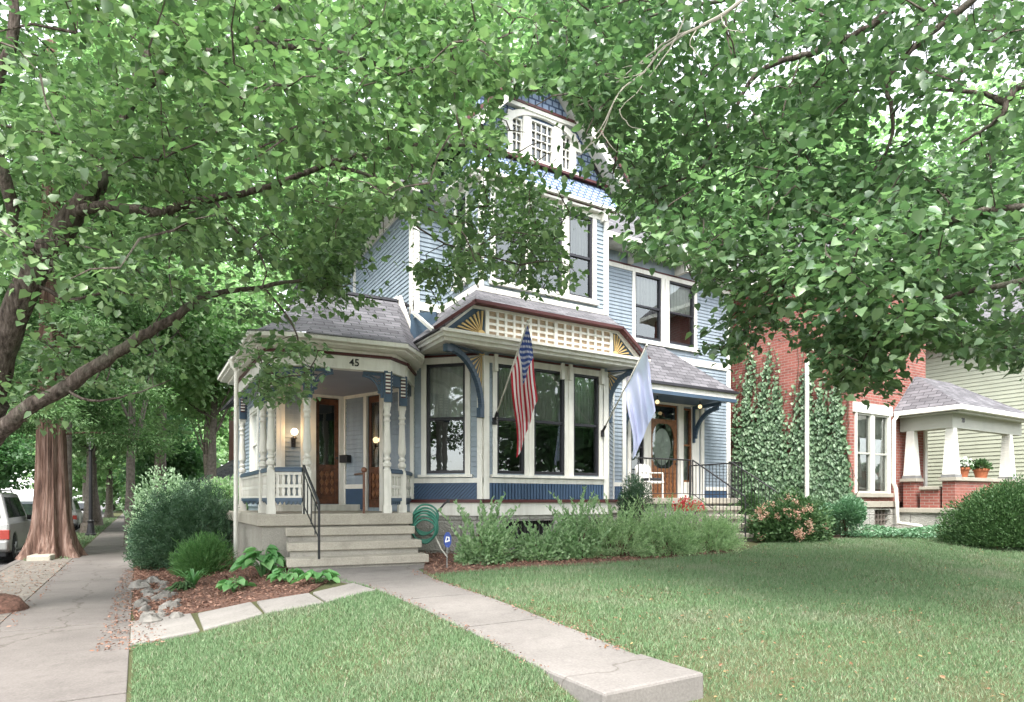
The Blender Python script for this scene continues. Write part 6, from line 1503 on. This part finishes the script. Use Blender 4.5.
C = np.concatenate([ell(360, 110, 60, 260, 120, 5.0, 9, r_), ell(300, 330, 90, 190, 130, 5.5, 9.5, r_), ell(170, 60, 200, 160, 90, 5.2, 8.5, r_), ell(140, 240, 240, 170, 70, 6.5, 9, r_), ell(95, 470, 215, 90, 60, 7.5, 9.6, r_), ell(210, 522, 235, 68, 60, 8, 9.8, r_), ell(50, 380, 245, 60, 40, 8, 9.5, r_), ell(60, 520, 150, 40, 40, 7.5, 9.5, r_),
                    ell(50, 450, 285, 45, 28, 8, 9.4, r_), ell(46, 290, 375, 42, 28, 8, 9.0, r_), ell(36, 350, 270, 40, 25, 8, 9.4, r_), ell(90, 180, 340, 150, 60, 7.2, 9, r_), ell(36, 60, 380, 80, 40, 6.8, 8.5, r_), ell(170, 60, -160, 330, 100, 5, 9, r_), ell(180, -220, 120, 180, 260, 5.5, 9.5, r_), ell(90, 440, 20, 120, 60, 6, 9, r_), ell(12, 370, 235, 14, 10, 8.5, 9.4, r_), ell(16, 230, 360, 25, 30, 8.3, 9.3, r_)])
C = thin(cl_keep(C, r_), .60, 1)
mb = MB(); connect(mb, tn, C, seed=1); mb.build('twigs', M['bark'], T1)
crown_clusters(C, 42, 'leafL', T1, .080, .068, .36, .24, 5, keepf=keep_near, sizejit=.45)
# ---- right hand linden
r_ = np.random.default_rng(8)
T2 = thing('linden_tree', 'leafy linden reaching in from the right with thin dark branches and drooping leaves', 'tree', (8.4, .9, -.45))
mb = MB(); tn = []; base = Vector((8.4, .9, -.6)); hub = Vector((8.1, 1.4, 4.4)); hub2 = Vector((7.6, 2.2, 6.4))
tn += limb(mb, [base, Vector((8.35, 1.0, 1.6)), hub, hub2, Vector((7.5, 2.4, 8.5))], .30, .10, 12, 2); mb.build('trunk', M['bark'], T2, smooth=True)
RL = [(hub2, [(1010, -60, 6.6), (906, 0, 6.8), (870, 26, 6.9), (834, 44, 7), (803, 56, 7.1), (765, 67, 7.2), (745, 90, 7.3), (728, 125, 7.4), (700, 170, 7.5), (650, 190, 7.6)], .055, .010),
      (hub2, [(1040, -70, 6), (972, 0, 6.2), (928, 34, 6.3), (900, 63, 6.4), (886, 85, 6.4), (892, 107, 6.4), (890, 144, 6.5), (866, 180, 6.7), (850, 207, 6.8)], .045, .008),
      (hub, [(1100, 40, 6), (1024, 83, 6), (1006, 100, 6), (990, 96, 6.1), (966, 91, 6.2), (931, 91, 6.3)], .05, .012), (None, [(1006, 100, 6), (1002, 116, 6), (980, 132, 6.1), (960, 144, 6.2)], .03, .01),
      (hub, [(1100, 190, 5.4), (1022, 206, 5.5), (970, 215, 5.8), (900, 236, 6.2), (836, 243, 6.6), (801, 240, 6.9), (765, 250, 7.1), (720, 280, 7.4)], .05, .008),
      (hub, [(1090, 250, 5.2), (1020, 280, 5.4), (940, 300, 5.8), (880, 330, 6.2), (860, 370, 6.4)], .04, .007), (None, [(906, 0, 6.8), (800, -20, 7), (720, 0, 7.2), (640, 20, 7.4), (570, 40, 7.6)], .035, .01),
      (None, [(836, 243, 6.6), (790, 280, 6.8), (750, 320, 7.2), (720, 350, 7.4)], .02, .006), (None, [(803, 56, 7.1), (788, 90, 7.1), (782, 130, 7.1), (780, 180, 7.2)], .012, .004), (hub, [(1120, 330, 6.5), (1040, 350, 7), (980, 345, 7.4), (930, 350, 7.8)], .03, .008)]
for i, (h, l, r0, r1) in enumerate(RL):
    mb = MB(); pts = ([h] if h is not None else [])+lp_(l); tn += limb(mb, pts, r0, r1, 7, 40+i, .02); mb.build('branch', M['bark'], T2, smooth=True)
# dead pale twigs
mb = MB(); dt = []
for i, (l, r0, r1) in enumerate([([(775, -25, 5.6), (740, 3, 5.7), (697, 28, 5.8), (665, 47, 5.9), (643, 72, 6), (618, 94, 6), (603, 132, 6.1), (590, 145, 6.1)], .016, .004), ([(740, 3, 5.7), (715, 20, 5.8), (670, 40, 5.9), (640, 62, 6), (600, 95, 6.1), (575, 105, 6.1)], .010, .003), ([(690, -10, 5.8), (680, 30, 5.8), (655, 70, 5.9), (620, 110, 6)], .009, .003),
        ([(618, 94, 6), (605, 120, 6), (585, 150, 6.1), (572, 160, 6.1)], .007, .002), ([(603, 132, 6.1), (612, 148, 6.1), (622, 152, 6.1)], .005, .002), ([(643, 72, 6), (625, 78, 6), (600, 76, 6.1)], .006, .002), ([(665, 47, 5.9), (650, 60, 5.9), (622, 68, 6)], .006, .002), ([(697, 28, 5.8), (690, 45, 5.8), (702, 60, 5.8)], .005, .002), ([(720, 15, 5.7), (728, 30, 5.7), (745, 32, 5.7)], .005, .002), ([(620, 110, 6), (628, 125, 6), (645, 130, 6)], .005, .002), ([(775, -25, 5.6), (900, -120, 5.5), (1000, -200, 5.8)], .02, .016)]):
    limb(mb, lp_(l), r0, r1, 5, 80+i, .015)
mb.build('dead_branch', M['deadwood'], T2)
C = np.concatenate([ell(250, 700, 60, 190, 110, 5.8, 9.2, r_), ell(330, 900, 90, 210, 130, 5.4, 9, r_), ell(240, 820, 230, 180, 80, 5.8, 9, r_), ell(240, 960, 270, 150, 90, 5, 8, r_), ell(70, 650, 215, 70, 55, 7.2, 9.4, r_), ell(60, 740, 340, 50, 30, 6.8, 8.4, r_), ell(60, 860, 350, 45, 45, 6, 8, r_), ell(42, 985, 355, 75, 28, 7, 8.6, r_),
                    ell(60, 560, 50, 60, 70, 6.4, 9, r_), ell(30, 575, 130, 40, 30, 6.5, 8.5, r_), ell(170, 850, -150, 330, 100, 5.4, 9, r_), ell(120, 1200, 130, 120, 250, 5, 8, r_), ell(30, 615, 185, 40, 20, 7, 9, r_), ell(30, 640, 262, 30, 18, 8, 9.4, r_)])
C = thin(cl_keep(C, r_), .74, 5)
mb = MB(); connect(mb, tn, C, seed=2); mb.build('twigs', M['bark'], T2)
crown_clusters(C, 42, 'leafR', T2, .082, .070, .36, .24, 6, keepf=keep_near, sizejit=.45)

# ---- generic trees farther off
def tree(name, label, base, height, crown, nleaf, L, W, mat, seed, r0=.22, bark='greybark', group=None, lumps=14, nlimb=9, keep=None, zlow=None, cat='tree'):
    """crown = (radius, bottom, top) of the leafy volume"""
    r_ = np.random.default_rng(seed); rr, zb_, zt_ = crown; b = Vector((base[0], base[1], float(gz(*base))-.05)); t = thing(name, label, cat, b, group)
    mb = MB(); lean = r_.normal(size=2)*.2; topp = Vector((b.x+lean[0], b.y+lean[1], b.z+height*.8)); tn = limb(mb, [b, b.lerp(topp, .35)+Vector((lean[1]*.4, lean[0]*.4, 0)), b.lerp(topp, .7), topp], r0, r0*.25, 10, seed)
    # flare at the foot
    mb.lathe([(-.2, r0*1.7), (.0, r0*1.5), (.2, r0*1.12), (.5, r0*.98)], b, 10); mb.build('trunk', M[bark], t, smooth=True)
    dirs = unit(r_.normal(size=(lumps, 3))); ce = np.array([b.x, b.y, (zb_+zt_)/2]); sc_ = np.array([rr, rr, (zt_-zb_)/2])
    cen = ce+dirs*sc_*r_.uniform(.35, .72, (lumps, 1)); lr = r_.uniform(.28, .46, lumps)
    mb = MB()
    for i in range(lumps):
        s = tn[int(len(tn)*r_.uniform(.35, .9))]; e = Vector(cen[i]); limb(mb, [s, s.lerp(e, .5)+Vector((0, 0, -.1*rr)), e], r0*.30, r0*.06, 6, seed+i)
    mb.build('branch', M[bark], t, smooth=True)
    nk = nleaf//12; w = r_.integers(0, lumps, nk); d_ = unit(r_.normal(size=(nk, 3))); rad = r_.uniform(.35, 1, (nk, 1))**.5
    Cc = cen[w]+d_*rad*lr[w][:, None]*sc_
    if zlow is not None: Cc[:, 2] = np.maximum(Cc[:, 2], zlow+r_.uniform(0, .5, nk))
    if keep is not None: Cc = Cc[keep(Cc)]
    crown_clusters(Cc, 12, mat, t, L, W, L*2.6, .5, seed+7); return t
GS = 'street trees along the side street'; GH = 'tall trees behind the houses'; GO = 'trees across the side street'
# beyond the left part of the picture
tree('street_tree', 'low crowned green tree over the far pavement beyond the lamp post', (-1.9, 33), 9, (4.3, 2.2, 9.5), 22000, .20, .15, 'leafB', 21, .24, group=GS)
tree('street_tree', 'pale trunked tree on the verge behind the grey car', (-1.95, 42), 10, (4.2, 3.2, 11), 16000, .24, .18, 'leafD', 22, .26, group=GS)
tree('street_tree', 'far street tree where the pavement fades out', (-2.0, 60), 10, (5.0, 2.6, 11), 14000, .3, .24, 'leafB', 23, .3, group=GS)
tree('side_tree', 'light green tree behind the variegated shrub', (2.4, 27), 10, (3.6, 3.0, 11.5), 17000, .19, .14, 'leafB', 24, .2, group=GH)
tree('side_tree', 'green tree between the low grey roof and the blue house', (-.2, 22.5), 9, (2.9, 4.2, 10.5), 15000, .17, .13, 'leafB', 25, .16, group=GH, zlow=3.0)
tree('side_tree', 'slim tree with bare lower limbs beside the porch corner', (3.2, 34), 11, (4.0, 5.0, 13), 14000, .22, .17, 'leafB', 26, .16, group=GH)
tree('far_tree', 'bright tree filling the sky left of the tower', (1.0, 40), 20, (8, 6, 28), 27000, .36, .28, 'leafB', 27, .35, group=GH)
tree('far_tree', 'bright tree on the far side of the side street', (-13, 30), 17, (7, 5, 23), 26000, .30, .24, 'leafB', 28, .35, group=GO)
tree('far_tree', 'tall pale green tree across the side street nearest the corner', (-12.5, 19), 15, (6.0, 5, 19), 24000, .25, .2, 'leafB', 29, .3, group=GO)
tree('far_tree', 'distant tree across the side street above the parked cars', (-13, 48), 13, (7, 4.5, 17), 18000, .36, .3, 'leafB', 30, .35, group=GO)
tree('far_tree', 'distant green tree closing the end of the side street', (-5, 85), 14, (10, 3.0, 18), 16000, .5, .4, 'leafB', 31, .4, group=GO)
tree('far_tree', 'distant green tree at the end of the pavement', (5, 75), 14, (8, 1.5, 18), 14000, .5, .4, 'leafB', 32, .4, group=GO)
tree('side_tree', 'low bushy tree beside the far pavement', (1.7, 46), 6, (2.6, .4, 6.5), 9000, .22, .17, 'leafD', 61, .14, group=GH)
tree('side_tree', 'second low bushy tree beside the far pavement', (2.4, 58), 7, (3.6, .3, 8), 9000, .28, .22, 'leafB', 62, .16, group=GH)
tree('far_tree', 'low spreading tree across the street beyond the far parked cars', (-12, 66), 8, (6, .6, 10), 12000, .36, .3, 'leafD', 63, .3, group=GO)
tree('far_tree', 'wide low tree at the far end of the side street', (-3, 105), 10, (14, -.2, 13), 14000, .7, .6, 'leafB', 64, .4, group=GO)
# behind the house and to the right
tree('back_tree', 'bright tree rising behind the tower gable', (8.5, 27), 20, (7.0, 7, 27), 27000, .32, .25, 'leafB', 33, .35, group=GH)
tree('back_tree', 'bright tree behind the right wing of the blue house', (16.5, 25), 20, (6.6, 7, 27), 27000, .32, .25, 'leafB', 34, .35, group=GH)
tree('back_tree', 'mid green tree behind the brick house', (24, 26), 20, (7, 6, 26), 25000, .34, .27, 'leafB', 35, .35, group=GH)
tree('back_tree', 'leafy tree behind the sage house', (33, 22), 20, (8, 6, 25), 30000, .36, .28, 'leafB', 36, .35, group=GH)
tree('back_tree', 'tree right of the sage house', (37, 12), 18, (8, 5, 23), 22000, .28, .22, 'leafB', 37, .35, group=GH)
# across the front street behind the viewer: what the windows reflect
for i, (x, y) in enumerate(((-4, -14), (4, -15), (12, -14), (20, -15), (29, -14))):
    tree('opposite_tree', ['tree across the front street at the corner', 'second tree across the front street', 'middle tree across the front street', 'fourth tree across the front street', 'last tree across the front street'][i], (x, y), 10, (5.2, .6, 12), 6000, .42, .36, 'leafD', 50+i, .3, group='trees across the front street')

# ---- shaggy redwood on the verge
rb = Vector((-1.86, 19.4, -.5)); r_0 = np.random.default_rng(4); T3 = thing('redwood_tree', 'tall shaggy red barked tree with a fluted buttressed trunk on the verge', 'tree', rb)
n = 180; rows = 110; cn = r_0.normal(size=180); V = np.zeros((rows, n, 3)); r_ = np.random.default_rng(77); ph = r_.uniform(0, 6.28, 8)
for i in range(rows):
    z = 13*(i/(rows-1))**1.5; rad = .33-.017*z+.27*math.exp(-z/.5)+.04*math.exp(-z/2.5)
    for j in range(n):
        a = 2*math.pi*j/n+.05*math.sin(z*.9); fl = .16*math.exp(-z/1.8)+.055
        k = 1+fl*math.sin(6*a+ph[0]+.12*z)+fl*.7*math.sin(11*a+ph[1]-.1*z)+.03*math.sin(23*a+ph[2]+z*.3)+.02*math.sin(37*a+ph[3])+.022*cn[j]*math.sin(z*1.3+cn[j]*9)+.012*cn[(j*7+i*3) % 180]
        V[i, j] = (rb.x+rad*k*math.cos(a), rb.y+rad*k*math.sin(a), rb.z-.03+z)
ii, jj = np.meshgrid(np.arange(rows-1), np.arange(n), indexing='ij'); ii = ii.ravel(); jj = jj.ravel(); q = np.stack([ii*n+jj, ii*n+(jj+1) % n, (ii+1)*n+(jj+1) % n, (ii+1)*n+jj], 1)
np_mesh('trunk', V.reshape(-1, 3), q, M['redbark'], T3, smooth=True)
mb = MB(); C = []
for i in range(34):
    z = 2.6+i*.28; a = i*2.4; l = 2.4-(z-3)*.10+r_.uniform(-.3, .3); s = Vector((rb.x, rb.y, rb.z+z+.5)); e = s+Vector((math.cos(a)*l, math.sin(a)*l, -.25+r_.uniform(-.35, .2))); pts = limb(mb, [s, s.lerp(e, .5)+Vector((0, 0, .18)), e], .035, .008, 5, i)
    for p in pts[3:]:
        for _ in range(11): C.append(np.array(p)+r_.normal(size=3)*np.array([.22, .22, .12]))
mb.build('branch', M['redbark'], T3); C = np.array(C)
px, py, dd = proj(C[:, 0], C[:, 1], C[:, 2]); C = C[py < 470]
crown_clusters(C, 40, 'leafRed', T3, .10, .03, .28, .22, 78)
# grey trunked tree right behind it
tree('street_tree', 'grey trunked tree close behind the red barked tree', (-1.95, 24.5), 9, (2.8, 3.6, 9), 12000, .14, .11, 'leafD', 79, .19, group=GS)
# pale houses across the side street
for (x, y, L_, dp, hh, lb) in ((-17, 14, 9, 8, 5.5, 'cream house across the side street behind the parked silver car'), (-18, 36, 10, 8, 6.0, 'pale house farther along the other side of the street'), (-16, 62, 10, 9, 6.0, 'small pale house far down the other side of the street')):
    t = thing('far_house', lb, 'house', (x-dp/2, y+L_/2, -.5), 'pale houses across the side street'); mb = MB(); f = Fr((x, y), (x, y+L_)); wh = [(1.2+2.4*i, 2.3+2.4*i, z, z+1.5) for i in range(int(L_/2.5)) for z in (.4, 3.2)]
    f.wall(mb, 0, L_, -.6, hh, -.3, 0, wh); f.box(mb, 0, L_, -.6, hh, -dp, -dp+.2); mb.add([(x-dp, y, -.6), (x, y, -.6), (x, y, hh), (x-dp/2, y, hh+2.5), (x-dp, y, hh)], [(0, 1, 2, 3, 4)]); mb.add([(x-dp, y+L_, -.6), (x, y+L_, -.6), (x, y+L_, hh), (x-dp/2, y+L_, hh+2.5), (x-dp, y+L_, hh)], [(4, 3, 2, 1, 0)]); mb.build('wall', M['shade'], t)
    for h in wh: window(f, h, curtain=None, parent=t, mat='white')
    poly_roof('roof', [[(x+.4, y-.4, hh-.2), (x+.4, y+L_+.4, hh-.2), (x-dp/2, y+L_+.4, hh+2.6), (x-dp/2, y-.4, hh+2.6)], [(x-dp-.4, y-.4, hh-.2), (x-dp-.4, y+L_+.4, hh-.2), (x-dp/2, y+L_+.4, hh+2.6), (x-dp/2, y-.4, hh+2.6)]], parent=t)
# stone by the redwood, mulch mound at the picture edge
p = G(42, 560); mb = MB(); mb.slab([(p.x-.26, p.y-.35), (p.x+.20, p.y-.42), (p.x+.30, p.y+.28), (p.x-.18, p.y+.35)], -.52, -.36)
tag(mb.build('flat_stone', M['step'], origin=(p.x, p.y, -.5), bevel=.03), 'flat pale concrete block lying at the foot of the red barked tree', 'stone')
p = G(-4, 612); mb = MB(); pts = []
for k in range(7):
    for j in range(14):
        th_ = math.pi/2*k/6; ph_ = 2*math.pi*j/14; rr = .36*math.sin(th_)*(1+.1*math.sin(3*ph_+k)); pts.append((p.x+rr*math.cos(ph_), p.y+rr*.8*math.sin(ph_), -.52+.26*math.cos(th_)))
mb.add(pts, [(k*14+j, k*14+(j+1) % 14, (k+1)*14+(j+1) % 14, (k+1)*14+j) for k in range(6) for j in range(14)])
tag(mb.build('mulch_mound', M['mulch'], origin=(p.x, p.y, -.5), smooth=True), 'low brown mulch mound on the verge at the left picture edge', 'mound')

# ================================================================ CAMERA, SKY, LIGHT
cd = bpy.data.cameras.new('camera'); cam = bpy.data.objects.new('camera', cd); col.objects.link(cam); scene.camera = cam
cam.location = (0, 0, CZ); cam.rotation_euler = (math.pi/2, 0, -R(31)); cd.sensor_width = 36; cd.lens = F/1024*36; cd.shift_y = (500-351)/1024; cd.clip_end = 2000; cd.clip_start = .05
w = bpy.data.worlds.new('World'); scene.world = w; w.use_nodes = True; nt = w.node_tree; nt.nodes.clear()
SUN_EL, SUN_AZ = R(58), R(215)   # azimuth measured from +Y clockwise
sky = nt.nodes.new('ShaderNodeTexSky'); sky.sky_type = 'NISHITA'; sky.sun_disc = False; sky.sun_elevation = SUN_EL; sky.sun_rotation = SUN_AZ; sky.dust_density = 1.5; sky.air_density = 1
hsv = nt.nodes.new('ShaderNodeHueSaturation'); hsv.inputs['Saturation'].default_value = .18; hsv.inputs['Value'].default_value = 1.0
bg = nt.nodes.new('ShaderNodeBackground'); bg.inputs[1].default_value = .15; out = nt.nodes.new('ShaderNodeOutputWorld')
nt.links.new(sky.outputs[0], hsv.inputs['Color']); nt.links.new(hsv.outputs[0], bg.inputs[0]); nt.links.new(bg.outputs[0], out.inputs[0])
sl_ = bpy.data.lights.new('sun', 'SUN'); sl_.energy = 1.5; sl_.angle = R(24); sl_.color = (1, .96, .9); so = bpy.data.objects.new('sun', sl_); col.objects.link(so)
dirv = Vector((math.sin(SUN_AZ)*math.cos(SUN_EL), math.cos(SUN_AZ)*math.cos(SUN_EL), math.sin(SUN_EL)))
so.rotation_euler = dirv.to_track_quat('Z', 'Y').to_euler(); so.location = (0, -5, 20)
vs_ = scene.view_settings; vs_.view_transform = 'Standard'; vs_.look = 'None'; vs_.exposure = EXPO; vs_.gamma = 1; vs_.use_curve_mapping = False
scene.cycles.max_bounces = 8; scene.cycles.transparent_max_bounces = 8; scene.cycles.transmission_bounces = 4; scene.cycles.diffuse_bounces = 4
for o in list(bpy.data.meshes):
    if o.users == 0: bpy.data.meshes.remove(o)
